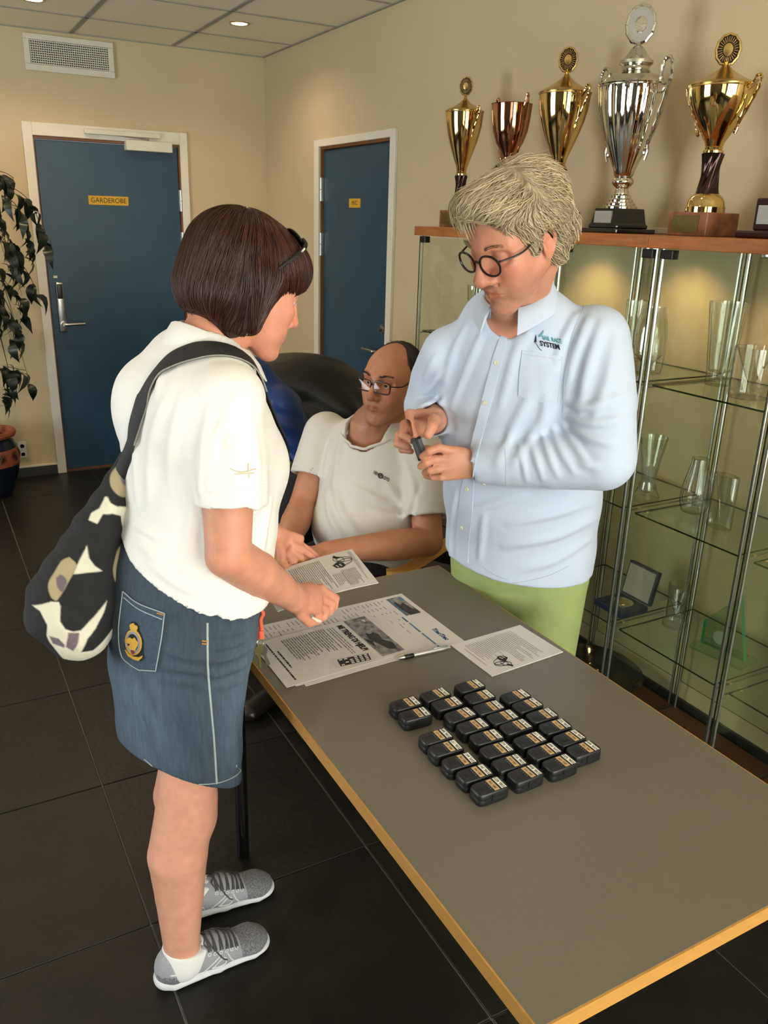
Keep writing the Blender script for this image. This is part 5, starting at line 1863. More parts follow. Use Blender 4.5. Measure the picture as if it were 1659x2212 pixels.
lu = B.mesh((-1.92, -4.02, .96), (-1.52, -3.87, 1.3), .006, 2)
lg = B.mesh((-2.0, -4.36, .03), (-1.68, -3.96, .62), .0045, 2)
to = B.mesh((-1.96, -4.4, .6), (-1.6, -3.95, 1.4), .011, 1)
# keep the coarse trunk only where it is inside the clothes
v, f = join(hd, ra, la, lu, lg, to)
tw = HW.tint(v); tw[v[:, 2] < .62] *= (1.1, 1.26, 1.38)                # paler legs
raw('body', v, f, m_skw, wm, tint=tw)
HW.eyes(wm, (0, -.25))
# fingernail-white marker tip in the right hand
bm = bmesh.new(); mtube(bm, [q(672, 1334, -4.262), q(684, 1340, -4.262), q(692, 1342, -4.26)], [.004, .0048, .0035], 10)
tag(obj('marker_cap', bm, m_white), 'small white cap held in the woman\'s right fist', 'cap')
# --- polo shirt
S = Body()
eR = np.array([-1.765, -4.352, 1.165]); dR = unit(eR - shR)
S.chain([shR + (0, .01, .01), eR + dR * .05], [.07, .066], .05)
eL = shL * .35 + elL * .65; dL = unit(eL - shL)
S.chain([shL + (0, -.01, .01), eL + dL * .05], [.072, .068], .05)
for e, d in ((eR, dR), (eL, dL)):
    S.box(e + d * .0605, (.1, .1, .06), [unit(np.cross(d, (1, 0, 0))), unit(np.cross(d, np.cross(d, (1, 0, 0)))), d], .002, .004, 's')
    S.cone(e - d * .05, e + d * .03, .057, .059, .004, 's')
T0 = len(S.ops)
S.loft([(C(-1.806, .74), .204, .156), (C(-1.804, .9), .202, .156), (C(-1.788, 1.0), .184, .145), (C(-1.769, 1.08), .172, .13), (C(-1.762, 1.18), .176, .133), (C(-1.765, 1.26), .18, .122), (C(-1.768, 1.335), .168, .098), (C(-1.758, 1.385), .122, .08), (C(-1.742, 1.425), .07, .066)], WR)
S.ops[T0] = S.ops[T0][:3] + (.02,) + S.ops[T0][4:]
for i in range(T0 + 3, T0 + 7): S.ops[i] = S.ops[i][:3] + (.03,) + S.ops[i][4:]
for s in (-1, 1):
    S.ell(C(-1.768, 1.195) + WF * .075 + WR * s * .075, (.068, .068, .07), None, .04)
    S.ell(C(-1.79, 1.31) - WF * .05 + WR * s * .07, (.055, .065, .08), None, .04)          # shoulder blades
W3 = lambda px, py, y=-4.26: P3(px, py, 1, y)
S.fold(crumple(.0022, 26, 1))
S.cone(C(-1.735, 1.40), C(-1.72, 1.5), .052, .062, .006, 's')
px_folds(S, (-2.06, -4.5, .84), (-1.5, -3.8, 1.5), [
    (((455, 880), (440, 960), (432, 1060)), .009, .011), (((500, 900), (460, 950), (450, 1050)), .009, .010), (((395, 860), (370, 960), (365, 1060)), .012, .008), (((350, 870), (325, 970), (320, 1080)), .012, .008),
    (((425, 930), (415, 1010), (425, 1080)), .008, -.008), (((480, 890), (520, 850)), .009, .006), (((540, 900), (555, 1000), (550, 1060)), .012, .006), (((500, 930), (505, 1040)), .010, .006),
    (((290, 960), (295, 1080)), .011, .006), (((440, 1110), (452, 1180), (450, 1250)), .012, .010), (((415, 1100), (405, 1200)), .011, .007), (((300, 1170), (350, 1215), (430, 1245)), .010, .009), (((320, 1215), (390, 1265), (450, 1285)), .010, .008),
    (((285, 1130), (340, 1160)), .010, .007), (((470, 1270), (520, 1285), (565, 1270)), .010, .007), (((585, 1080), (570, 1150), (560, 1220)), .011, .008), (((560, 1060), (545, 1130)), .010, .006), (((330, 790), (305, 850), (290, 900)), .010, .007), (((350, 800), (335, 860)), .009, .006), (((440, 1180), (500, 1230)), .010, .006)], 1.0, 2.2, 1.5)
L0 = A3((-2.06, -4.5, .7)); D0 = S.field(L0, (-1.5, -3.8, 1.5), .009)
hp_ = ray_hit(D0, L0, .009, [300, 345, 404, 470, 520, 573], [1238, 1282, 1318, 1340, 1338, 1320], 1.0, 2.2)
hb = hp_.mean(0); nh = np.linalg.svd(hp_ - hb)[2][2]; nh = nh * (-1 if nh[2] > 0 else 1)
nt_ = hp_[3]                                                      # side vent
S.cone(nt_ + (0, .0, .04), nt_ + (0, .0, -.02), .001, .012, .003, 's')
S.cut(hb, nh, .003)
sv, sf = S.mesh((-1.99, -4.46, .78), (-1.57, -3.86, 1.47), .0045, 1)
polo = raw('polo_shirt', sv, sf, m_polo, wm)
LOW, HWS = np.array((-2.06, -4.5, .84)), .006
DS = S.field(LOW, (-1.5, -3.8, 1.5), HWS)
collar('collar', m_polo, polo, C(-1.74, 0, -4.168), WF, (.066, .058), (.096, .092), (1.412, 1.475), (1.372, 1.418), .42, spread=.012, tip=.022)
line_on('sleeve_seam', DS, LOW, HWS, [[(447, 1062), (480, 1063), (520, 1056), (572, 1046)]], .0009, m_polo, polo, 1.1, 2.0)
line_on('embroidery', DS, LOW, HWS, [[(497, 1012), (520, 1020), (553, 1013)], [(536, 1000), (537, 1032)], [(505, 1024), (550, 1022)]], .0012, mat('beige_thread', 'cfc0a0', .8), polo, 1.1, 2.0)
# --- skirt
K = Body()
K.loft([(C(-1.79, 1.04), .16, .128), (C(-1.797, .96), .176, .141), (C(-1.818, .87), .186, .136), (C(-1.838, .75), .184, .118), (C(-1.842, .6), .178, .107), (C(-1.843, .44), .175, .102)], WR)
px_folds(K, (-2.06, -4.46, .38), (-1.56, -3.9, 1.12), [
    (((452, 1372), (500, 1368), (552, 1350)), .006, .008), (((452, 1400), (500, 1395), (552, 1372)), .006, .008), (((452, 1432), (500, 1420), (550, 1395)), .007, .009), (((450, 1462), (500, 1450), (550, 1425)), .007, .008), (((455, 1490), (548, 1460)), .008, .006),
    (((355, 1405), (400, 1420), (446, 1425)), .007, .007), (((350, 1440), (400, 1448), (446, 1455)), .007, .007), (((340, 1465), (440, 1480)), .008, .005), (((300, 1470), (320, 1540)), .02, -.01), (((370, 1530), (400, 1640)), .022, -.01), (((430, 1520), (440, 1640)), .018, .008), (((500, 1560), (512, 1650)), .018, .006), (((330, 1560), (350, 1640)), .016, .008)], 1.2, 2.4, 1.3)
K.slab(C(-1.843, .55), C(-1.843, .3), .162, .162, .088, .088, WR, .004, 's')
ka, kb, kc = P3(298, 1625, 1, -4.18), P3(430, 1707, 1, -4.36), P3(541, 1650, 1, -4.16)
nk = np.cross(kb - ka, kc - ka); nk = nk * (-1 if nk[2] > 0 else 1)
K.cut(ka, nk, .003)
K.cut(C(-1.79, 1.06), (-.15, 0, 1), .004)
kv, kf = K.mesh((-2.03, -4.42, .4), (-1.6, -3.92, 1.1), .0048, 1)
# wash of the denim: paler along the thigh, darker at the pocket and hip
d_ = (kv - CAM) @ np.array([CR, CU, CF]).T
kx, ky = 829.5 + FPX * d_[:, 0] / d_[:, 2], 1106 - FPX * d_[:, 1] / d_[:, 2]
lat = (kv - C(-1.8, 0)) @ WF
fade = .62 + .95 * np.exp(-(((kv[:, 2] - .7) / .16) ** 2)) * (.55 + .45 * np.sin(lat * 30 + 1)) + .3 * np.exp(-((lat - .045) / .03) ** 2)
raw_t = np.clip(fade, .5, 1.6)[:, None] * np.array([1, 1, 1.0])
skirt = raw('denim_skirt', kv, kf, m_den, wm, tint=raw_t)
LOK = np.array((-2.06, -4.46, .38)); DK = K.field(LOK, (-1.56, -3.9, 1.12), .006)
m_seam = mat('pale_stitching', 'a3acab', .9); m_org = mat('orange_thread', 'b5813a', .9); m_dend = mat('dark_denim', '3b4c5a', .85, var=.2, scale=160, bump=.4, bscale=700)
pk = poly_patch('pocket', DK, LOK, .006, [(268, 1277), (300, 1302), (357, 1324), (350, 1380), (338, 1448), (302, 1446), (266, 1420), (259, 1360)], m_dend, skirt, 1.2, 2.4, off=.0008, th=.002, dens=7)
line_on('pocket_stitching', DK, LOK, .006, [[(268, 1277), (300, 1302), (357, 1324)], [(270, 1290), (302, 1315), (352, 1337)], [(357, 1324), (350, 1380), (338, 1448)], [(338, 1448), (302, 1446)], [(302, 1446), (280, 1432), (264, 1412), (259, 1360), (268, 1278)]], .0011, m_seam, skirt, 1.2, 2.4, off=.003)
line_on('side_seam', DK, LOK, .006, [[(448, 1345), (449, 1440), (455, 1520), (462, 1600), (468, 1692)]], .0022, m_seam, skirt, 1.2, 2.4, off=.0005)
line_on('hem_stitching', DK, LOK, .006, [[(312, 1640), (345, 1667), (390, 1688), (430, 1694), (475, 1690), (508, 1676), (526, 1658)]], .001, m_seam, skirt, 1.2, 2.4)
line_on('bartack', DK, LOK, .006, [[(436, 1383), (448, 1385)], [(436, 1389), (448, 1391)], [(341, 1323), (355, 1327)]], .0016, m_org, skirt, 1.2, 2.4, off=.003)
# embroidered crest on the pocket
m_gth = mat('gold_thread', 'c99a2e', .6, var=.15, scale=300); m_dkb = mat('navy_felt', '0c1018', .9); m_grt = mat('grey_thread', '8f8c94', .8); m_redt = mat('red_thread', '7a1a2a', .8)
eg = lambda cx, cy, rx, ry, n=26, t=.12: [(cx + rx * math.cos(a) * math.cos(t) - ry * math.sin(a) * math.sin(t) * -1 * 0 + 0 * t - ry * math.sin(a) * math.sin(-t), cy + rx * math.cos(a) * math.sin(-t) * -1 * -1 + ry * math.sin(a) * math.cos(t)) for a in np.linspace(0, 2 * math.pi, n, endpoint=False)]
kw = dict(D=DK, lo=LOK, h=.006, parent=skirt, t0=1.2, t1=2.4, dens=5)
poly_patch('crest', pxs=[(283, 1352), (288, 1342), (296, 1343), (303, 1352), (304, 1362), (312, 1382), (312, 1408), (313, 1418), (306, 1426), (294, 1422), (278, 1408), (272, 1390), (275, 1370), (283, 1360)], m=m_dkb, off=.003, th=.0012, **kw)
poly_patch('crest_ring', pxs=eg(292.5, 1386, 17.5, 27), m=m_gth, off=.0045, th=.001, **kw)
poly_patch('crest_field', pxs=eg(292.5, 1386, 14.5, 23), m=m_grt, off=.0055, th=.0008, **kw)
poly_patch('crest_inner', pxs=eg(292.5, 1386, 10.5, 18), m=m_dkb, off=.0064, th=.0008, **kw)
poly_patch('crest_crown', pxs=[(285, 1351), (287, 1347), (291, 1349), (293, 1345), (295, 1349), (300, 1351), (301, 1356), (299, 1362), (292, 1361), (286, 1358)], m=m_gth, off=.0045, th=.0015, **kw)
poly_patch('crest_scroll', pxs=[(276, 1401), (283, 1409), (293, 1415), (304, 1417), (313, 1413), (311, 1419), (305, 1424), (294, 1421), (283, 1414)], m=m_gth, off=.006, th=.0012, **kw)
poly_patch('crest_figure', pxs=[(281, 1378), (287, 1374), (292, 1378), (297, 1375), (304, 1386), (303, 1393), (297, 1390), (295, 1396), (299, 1402), (288, 1400), (284, 1393), (289, 1389), (287, 1383), (279, 1384)], m=m_gth, off=.0074, th=.001, **kw)
poly_patch('crest_shield', pxs=[(290, 1401), (296, 1402), (296, 1410), (292, 1408)], m=m_redt, off=.0078, th=.001, **kw)
# --- hair: bob with fringe
G = Body()
HW.e(G, (-.026, 0, .05), (.113, .092, .093))
HW.e(G, (.045, 0, .062), (.068, .074, .058), .03)
HW.e(G, (-.05, 0, -.02), (.088, .086, .07), .04)
for y in (-1, 1):
    HW.c(G, (-.012, y * .07, .02), (.004, y * .075, -.062), .03, .014, .03)
    HW.c(G, (-.06, y * .05, -.03), (-.03, y * .055, -.078), .035, .02, .03)
# leave the face free
HW.e(G, (.098, 0, -.03), (.062, .075, .072), .012, 's')
HW.e(G, (.058, 0, -.07), (.048, .12, .055), .02, 's')
HW.c(G, (-.09, -.1, -.115), (-.09, .1, -.115), .03, .03, .02, 's')
HWL, hh = HW.O - .2, .004
DG = G.field(HWL, HW.O + .2, hh)
gv, gf = nets(DG, HWL, hh, 2)
r = np.random.default_rng(3)
gt = np.repeat((.75 + .35 * r.random(len(gv)))[:, None], 3, 1)
# strands run from the crown
crown = HW.w(-.045, .01, .15)
lq = HW.local(gv)
wgt = np.exp(lq[:, 2] / .06); idx = r.choice(len(gv), 5200, p=wgt / wgt.sum())
roots = gv[idx]; keep = np.ones(len(roots), bool)
def wdir(p, i):
    q_ = HW.local(p)
    d = p - crown
    d = d - (d @ HW.U)[:, None] * HW.U
    d /= np.linalg.norm(d, axis=1, keepdims=True) + 1e-6
    return d - HW.U * np.clip(.35 + (.1 - q_[:, 2:3]) * 8, .2, 2.0)
pth = hair_flow(DG, HWL, hh, roots, wdir, 20, .0088, r.uniform(-.002, .003, keep.sum()), noise=.14, seed=4, stop=lambda p: HW.local(p)[:, 2] < -.088 + r.uniform(0, .02, len(p)))
pv, pf = strands(pth, r.uniform(.0006, .0013, len(pth)))
cl = .55 + 1.0 * r.random(len(pth)) ** 1.6
ct = np.repeat(cl, 20 * 3)[:, None] * np.array([1, .97, .93])
v, f = join((gv, gf), (pv, pf))
raw('hair', v, f, m_hairw, wm, tint=np.concatenate([gt * .8, ct]))
# --- sunglasses pushed up into the hair
sg = thing('sunglasses', 'black sunglasses pushed up on the woman\'s brown hair', 'sunglasses', tuple(HW.w(.06, 0, .12)))
for y in (-1, 1):
    ring = [HW.w(.05 + .02 * math.cos(a), y * .034 + .03 * math.sin(a), .117 + .016 * -math.cos(a)) for a in np.linspace(0, 2 * math.pi, 22, endpoint=False)]
    bm = bmesh.new()
    c = sum((Vector(tuple(p)) for p in ring), Vector()) / 22
    for sgn in (.0016, -.0016):
        vs = [bm.verts.new(Vector(tuple(p)) + Vector(tuple(HW.U)) * sgn) for p in ring]
        bm.faces.new(vs if sgn > 0 else vs[::-1])
    mtube(bm, ring, .0026, 6, closed=True)
    obj('lens', bm, m_black, sg)
    bm = bmesh.new(); mtube(bm, spline([HW.w(.052, y * .06, .122), HW.w(.052, y * .078, .112), HW.w(.038, y * .09, .09), HW.w(.005, y * .097, .05)], 6), [.0045] * 9 + [.003] * 10, 7); obj('temple', bm, m_black, sg)
bm = bmesh.new(); mbox(bm, (-.004, -.0015, -.002), (.006, .0015, .002), M=frame(HW.w(.044, -.0905, .1), HW.w(.052, -.078, .112) - HW.w(.038, -.09, .09), HW.F)); obj('temple_logo', bm, m_white, sg, smooth=0)
# ear stud
bm = bmesh.new(); mlathe(bm, [(.0004, -.002), (.002, 0), (.0004, .002)], 8, M=Matrix.Translation(HW.w(-.001, -.081, -.031)))
tag(obj('ear_stud', bm, m_silv), 'tiny silver ear stud in the woman\'s ear', 'earring')
# wrist watch on the far hand
wt = thing('wrist_watch', 'fine silver watch on the woman\'s far wrist', 'watch', tuple(wrL))
wd = unit(wrL - elL)
bm = bmesh.new()
M = frame(wrL - wd * .012, np.cross(wd, (0, 0, 1)), np.cross(wd, np.cross(wd, (0, 0, 1))))
mtube(bm, [M @ Vector((.031 * math.cos(a), .027 * math.sin(a), 0)) for a in np.linspace(0, 2 * math.pi, 26, endpoint=False)], .0035, 6, closed=True); obj('bracelet', bm, m_silv, wt)
bm = bmesh.new(); mlathe(bm, [(.0005, .026), (.011, .026), (.011, .032), (.0005, .033)], 18, M=M @ Matrix.Rotation(math.radians(90), 4, 'X')); obj('watch_case', bm, m_silv, wt)
# ------------------------------------------------------------------ shoes and socks
m_knit = mat('grey_knit', '9fa1a6', .8, var=.1, scale=500, bump=.5, bscale=900)
m_knd = mat('dark_mesh_knit', '77797d', .8, var=.75, scale=420, bump=.5, bscale=900)
m_sole = mat('white_foam_sole', 'd6d8da', .6, var=.03, scale=40)
m_sock = mat('white_sock', 'e4e4e2', .9)
m_lace = mat('grey_lace', '4b4b50', .8, var=.5, scale=300)
m_wln = mat('white_overlay', 'dddde0', .6)


def trainer(parent, heel, toe, ankle):
    heel, toe = A3(heel), A3(toe)
    f = unit(toe - heel); L = np.linalg.norm(toe - heel); l = np.array([-f[1], f[0], 0])
    P = lambda u, v, z: heel + f * (u * L) + l * v + np.array([0, 0, z])
    R = [f, l, np.array([0, 0, 1.])]
    so = Body()
    so.slab(P(.13, 0, .015), P(.5, 0, .014), .036, .038, .017, .0155, l, .01)
    so.slab(P(.5, 0, .014), P(.8, 0, .015), .038, .044, .0155, .0145, l, .01)
    so.ell(P(.85, 0, .0165), (.041, .043, .0155), R, .012)
    so.ell(P(.09, 0, .024), (.03, .034, .022), R, .01)
    so.cut(P(0, 0, .001), (0, 0, -1), .002)
    lo = np.minimum(heel, toe) - (.06, .06, .005); hi = np.maximum(heel, toe) + (.06, .06, .14)
    v, f_ = so.mesh(lo, hi - (0, 0, .07), .003, 2)
    up = Body()
    up.ell(P(.13, 0, .05), (.036, .033, .05), R, .02)
    up.slab(P(.15, 0, .045), P(.5, 0, .042), .033, .038, .038, .034, l, .02)
    up.slab(P(.5, 0, .042), P(.82, 0, .028), .038, .042, .034, .022, l, .02)
    up.ell(P(.83, 0, .028), (.042, .04, .022), R, .02)
    up.cone(P(.3, 0, .062), P(.5, 0, .058), .03, .024, .02)
    up.cone(ankle + np.array([0, 0, -.03]), ankle + np.array([0, 0, .08]) + f * .012, .034, .05, .006, 's')
    up.ell(P(.2, 0, .115), (.045, .04, .03), R, .01, 's')
    up.cut(P(0, 0, .022), (0, 0, -1), .002)
    uv, uf = up.mesh(lo, hi, .003, 2)
    cen = uv[uf].mean(1)
    q = (cen - heel) @ np.array(R).T
    u = q[:, 0] / L
    dark = (u > .7) & (q[:, 2] > .028 + (u - .7) * -.02) | (u < .22) & (q[:, 2] < .052) & (np.abs(q[:, 1]) > .012)
    shoe = raw('shoe', uv, uf, [m_knit, m_knd], parent, fmat=dark.astype(int))
    raw('sole', v, f_, m_sole, shoe)
    D = up.field(lo, hi, .004)
    def strip(name, pts, r, m, off=.0006):
        bm = bmesh.new()
        for path in pts:
            s = np.array(spline([P(*p) for p in path], 6))
            s, g = lift(D, A3(lo), .004, s, off, 6)
            mtube(bm, s, r, 6)
        return obj(name, bm, m, shoe)
    for sd in (-1, 1):
        strip('side_overlay', [[(.36, sd * .05, .024), (.42, sd * .05, .045), (.5, sd * .045, .062)], [(.62, sd * .055, .024), (.6, sd * .055, .04), (.58, sd * .045, .06)],
                               [(.42, sd * .05, .03), (.54, sd * .055, .03), (.55, sd * .05, .052), (.5, sd * .05, .052), (.42, sd * .05, .03)], [(.3, sd * .05, .024), (.28, sd * .05, .042), (.18, sd * .05, .055), (.08, sd * .04, .06)]], .0016, m_wln)
        bm = bmesh.new()
        for k in range(6):
            p, g = lift(D, A3(lo), .004, [P(.42 + k * .047, sd * (.034 - k * .0012), .07 - k * .004)], .0008, 6)
            M = frame(p[0], np.cross(g[0], (0, 0, 1)), np.cross(g[0], np.cross(g[0], (0, 0, 1))))
            mtube(bm, [M @ Vector((.0034 * math.cos(a), .0034 * math.sin(a), 0)) for a in np.linspace(0, 6.283, 10, endpoint=False)], .0012, 5, closed=True)
        obj('eyelet', bm, m_wln, shoe)
    paths = []
    for k in range(6):
        u0 = .42 + k * .047
        paths.append([(u0, -.03, .074 - k * .004), (u0 + .012, 0, .085 - k * .005), (u0 + .02, .03, .074 - k * .004)])
        paths.append([(u0, .03, .074 - k * .004), (u0 + .012, 0, .086 - k * .005), (u0 + .02, -.03, .074 - k * .004)])
    paths += [[(.43, 0, .088), (.46, -.03, .08), (.52, -.045, .055), (.56, -.05, .045)], [(.43, 0, .088), (.4, -.02, .1), (.43, -.035, .085), (.43, 0, .088)], [(.43, 0, .088), (.4, .02, .1), (.43, .035, .085), (.43, 0, .088)]]
    strip('lace', paths, .0019, m_lace, .0022)
    strip('tongue', [[(.36, -.012, .092), (.34, 0, .1), (.36, .012, .092)]], .005, m_wln, .001)
    # sock
    sk = Body(); sk.cone(ankle - (0, 0, .03), ankle + np.array([0, 0, .03]) + f * .004, .046, .0435, .01)
    sk.cone(ankle - (0, 0, .02), P(.45, 0, .06), .042, .028, .02)
    sk.cut(ankle + np.array([0, 0, .012]), unit(np.array([0, 0, 1]) + f * .25), .003)
    sv_, sf_ = sk.mesh(ankle - .12, ankle + .1, .0035, 2)
    raw('sock', sv_, sf_, m_sock, parent)


trainer(wm, (-1.947, -4.256, 0), (-1.672, -4.243, 0), aR - (0, 0, .015))
trainer(wm, (-1.872, -4.075, 0), (-1.598, -4.09, 0), aL - (0, 0, .0))

# ------------------------------------------------------------------ shoulder bag
m_bag = mat('printed_canvas', 'ffffff', .85, var=.03, scale=200, bump=.3, bscale=500, attr=True)
bag = thing('shoulder_bag', 'slouchy shoulder bag with a large black and cream floral print', 'bag', (-2.02, -4.13, .8))
G = Body()
yb = -4.12
b = lambda px, py, y=yb: P3(px, py, 1, y)
st = [(268, 985, 10), (252, 1040, 24), (235, 1090, 38), (213, 1140, 52), (196, 1190, 66), (180, 1240, 84), (165, 1290, 100), (158, 1325, 98), (168, 1352, 74)]
pts = [b(x, y) for x, y, _ in st]
for i in range(len(st) - 1):
    wa, wb = st[i][2] / 1085., st[i + 1][2] / 1085.
    G.slab(pts[i], pts[i + 1], wa, wb, .016 + .055 * (i / 7.) ** 1.3, .016 + .055 * ((i + 1) / 7.) ** 1.3, (.95, -.1, -.18), .012)
fo = [seg_fold(b(205, 1330), b(120, 1270), .012, -.006, (0, 1, 0), .1), seg_fold(b(150, 1360), b(100, 1300), .01, .006, (0, 1, 0), .1), seg_fold(b(200, 1180), b(230, 1080), .012, .005, (0, 1, 0), .1), seg_fold(b(245, 1130), b(262, 1050), .008, -.004, (0, 1, 0), .1)]
add_folds(G, fo)
gv, gf = G.mesh((-2.2, -4.26, .72), (-1.86, -3.98, 1.28), .0023, 2)
d_ = (gv - CAM) @ np.array([CR, CU, CF]).T
# flat print: laid out on the side of the bag (x, z) and running round it
bx, by = 829.5 + FPX * (gv * [1, 0, 1] + [0, yb, 0] - CAM) @ CR / ((gv * [1, 0, 1] + [0, yb, 0] - CAM) @ CF), 1106 - FPX * ((gv * [1, 0, 1] + [0, yb, 0] - CAM) @ CU) / ((gv * [1, 0, 1] + [0, yb, 0] - CAM) @ CF)


def inside(poly, x, y):
    c = np.zeros(len(x), bool)
    n = len(poly)
    for i in range(n):
        x0, y0 = poly[i]; x1, y1 = poly[(i + 1) % n]
        k = ((y0 > y) != (y1 > y)) & (x < (x1 - x0) * (y - y0) / (y1 - y0 + 1e-9) + x0)
        c ^= k
    return c


def smoothpoly(p):
    q = spline([(*a, 0) for a in p + p[:1]], 5)
    return [(a[0], a[1]) for a in q]


BLK, CRM, SND, MAU = srgb('191818'), srgb('d8d4bd'), srgb('a89a74'), srgb('6d5f66')
tn = np.tile(np.array(BLK), (len(gv), 1))
for poly, c, sm in (([(264.5, 988), (248, 1006), (235, 1025), (235, 1045), (248, 1061), (266, 1069), (281, 1058), (281, 1012), (274, 990)], SND, 1), ([(265, 1012), (273, 1018), (274, 1030), (266, 1042), (258, 1036), (256, 1023)], MAU, 1),
                    ([(227, 1066), (232, 1077), (248, 1086), (270, 1089), (268, 1107), (265, 1144), (260, 1136), (256, 1107), (235, 1099), (216, 1100), (203, 1120), (186, 1115), (193, 1102), (209, 1090), (222, 1066)], CRM, 0),
                    ([(180, 1164), (183, 1188), (194.6, 1204), (211, 1215), (180, 1217), (149, 1222), (160, 1201)], CRM, 0), ([(144, 1191), (128, 1201), (112, 1224), (98.6, 1250), (102, 1269.5), (112, 1276), (120, 1269), (134, 1247), (149, 1221), (157, 1203)], SND, 1),
                    ([(115, 1234), (125, 1225.5), (136, 1237), (126, 1258), (116.5, 1250)], MAU, 1), ([(268, 1165), (248, 1175), (238.5, 1198), (235, 1221), (240, 1240), (250, 1248), (258, 1234), (266, 1204)], SND, 1),
                    ([(66, 1297), (102, 1279), (118, 1278), (121, 1286), (118, 1312), (128, 1326), (144, 1331), (160, 1328), (180, 1312), (199.5, 1292), (219, 1274), (212.5, 1292), (193, 1325), (173, 1344), (160, 1372), (186, 1370), (209, 1354), (246, 1325), (250, 1354), (222, 1380), (170, 1400), (128, 1400), (98, 1362), (92, 1347.5), (93, 1325), (80, 1302)], CRM, 0),
                    ([(134, 1333), (157, 1333), (154, 1351), (144, 1370), (129.5, 1364)], MAU, 0), ([(97, 1347.5), (115, 1349), (128, 1360.6), (126, 1367), (105, 1364)], MAU, 0)):
    pl = smoothpoly(poly) if sm else poly
    k = inside(pl, bx, by)
    dm = np.full(len(bx), 1e9)
    for (x0, y0), (x1, y1) in zip(pl, pl[1:] + pl[:1]):
        ex_, ey_ = x1 - x0, y1 - y0; tt = np.clip(((bx - x0) * ex_ + (by - y0) * ey_) / (ex_ * ex_ + ey_ * ey_ + 1e-9), 0, 1)
        dm = np.minimum(dm, np.hypot(bx - x0 - tt * ex_, by - y0 - tt * ey_))
    a_ = np.clip(.5 + np.where(k, dm, -dm) / 2.6, 0, 1)[:, None]
    tn = tn * (1 - a_) + np.array(c) * a_
# dark rim seam on the edge towards her back
raw('bag_body', gv, gf, m_bag, bag, tint=tn)
# strap over the shoulder
sp = [P3(276, 975, 1, -4.19), P3(300, 905, 1, -4.2), P3(330, 845, 1, -4.215), P3(365, 795, 1, -4.23), P3(405, 768, 1, -4.25), P3(445, 762, 1, -4.262), np.array([-1.70, -4.262, 1.40]), np.array([-1.655, -4.255, 1.36]), np.array([-1.625, -4.235, 1.28]), np.array([-1.61, -4.2, 1.2])]
s = np.array(spline(sp, 6))
s, g = lift(DS, LOW, HWS, s, .004, 8)
s = np.concatenate([[pts[1] + (.0, -.004, .0)], [pts[0] + (.0, -.005, .0)], s])
g = np.concatenate([[(-.6, -.8, 0)], [(-.7, -.7, 0)], g])
for _ in range(3): s[1:-1] = (s[:-2] + 2 * s[1:-1] + s[2:]) / 4; g[1:-1] = (g[:-2] + 2 * g[1:-1] + g[2:]) / 4
bm = bmesh.new(); mribbon(bm, s, [tuple(x) for x in g], [.013 + .009 * min(1, i / 14) for i in range(len(s))], .0035)
obj('strap', bm, mat('black_webbing', '1b1a19', .7, var=.2, scale=300, bump=.3, bscale=600), bag)
bm = bmesh.new()
e = [s[i] + np.cross(g[i], s[min(i + 1, len(s) - 1)] - s[max(i - 1, 0)]) / np.linalg.norm(np.cross(g[i], s[min(i + 1, len(s) - 1)] - s[max(i - 1, 0)])) * (.0125 + .0085 * min(1, i / 14)) * -1 + g[i] * .002 for i in range(4, len(s) - 12)]
mtube(bm, e, .0016, 5); obj('strap_edging', bm, mat('grey_edging', '8a877c', .8), bag)

# ------------------------------------------------------------------ keys on a red strap
ky = -4.3
k = lambda px, py, y=ky: Vector(tuple(P3(px, py, 1, y)))
kt = thing('key_bunch', 'bunch of keys on a red strap hanging at the woman\'s waist', 'keys', tuple(k(562, 1330)))
m_red = mat('red_strap', 'b23a32', .6); m_redl = mat('orange_red_strap', 'd4603c', .6); m_keym = mat('key_brass', '8d8558', .35, .8); m_keys = mat('key_steel', 'c9c5b2', .3, .9)
bm = bmesh.new(); mribbon(bm, spline([k(561, 1318), k(559, 1335), k(561, 1352), k(558, 1366), k(557, 1383)], 4), (0, -1, 0), .003, .0015); obj('strap', bm, m_red, kt)
bm = bmesh.new(); mribbon(bm, spline([k(565, 1318, ky - .004), k(569, 1327, ky - .008), k(564, 1338, ky - .006), k(565, 1352, ky - .006), k(566, 1362, ky - .006)], 4), (-.3, -1, 0), .0035, .0015); obj('strap', bm, m_redl, kt)
bm = bmesh.new(); mribbon(bm, [k(564.5, 1363, ky - .006), k(565, 1370, ky - .006), k(565.5, 1380, ky - .006)], (-.3, -1, 0), .0052, .002); obj('strap_end', bm, m_redl, kt)
bm = bmesh.new(); mtube(bm, [k(562 + 7 * math.cos(a), 1389 + 7 * math.sin(a), ky - .004 + .004 * math.cos(a)) for a in np.linspace(0, 6.283, 18, endpoint=False)], .0011, 6, closed=True); obj('ring', bm, m_keys, kt)
def key(c, tip, m, tw, w1):
    ky_ = thing  # noqa
    bm = bmesh.new()
    M = frame(c, tip - c, (tw, -1, .2)) @ Matrix.Rotation(math.radians(90), 4, 'X')
    L = (tip - c).length
    M = frame(c, tip - c, Vector((tip - c)).cross(Vector((tw, -1, .1))))
    out = [(-.004, 0)] + [(.012 * (1 - math.cos(a)) - .004, w1 * math.sin(a)) for a in np.linspace(.5, 2.6, 8)] + [(L * .52, .0028), (L, .0026), (L + .001, 0)]
    out = out + [(x, -y) for x, y in out[-2:0:-1]]
    mprism(bm, out, -.001, .001, M=M)
    return obj('key', bm, m, kt, smooth=0)
key(k(558, 1397, ky - .006), k(562.5, 1442, ky - .006), m_keym, .3, .011)
key(k(567, 1395, ky - .002), k(578, 1437, ky - .002), m_keys, -.8, .009)
key(k(565, 1398, ky + .002), k(581, 1435, ky + .002), m_keym, -.6, .009)

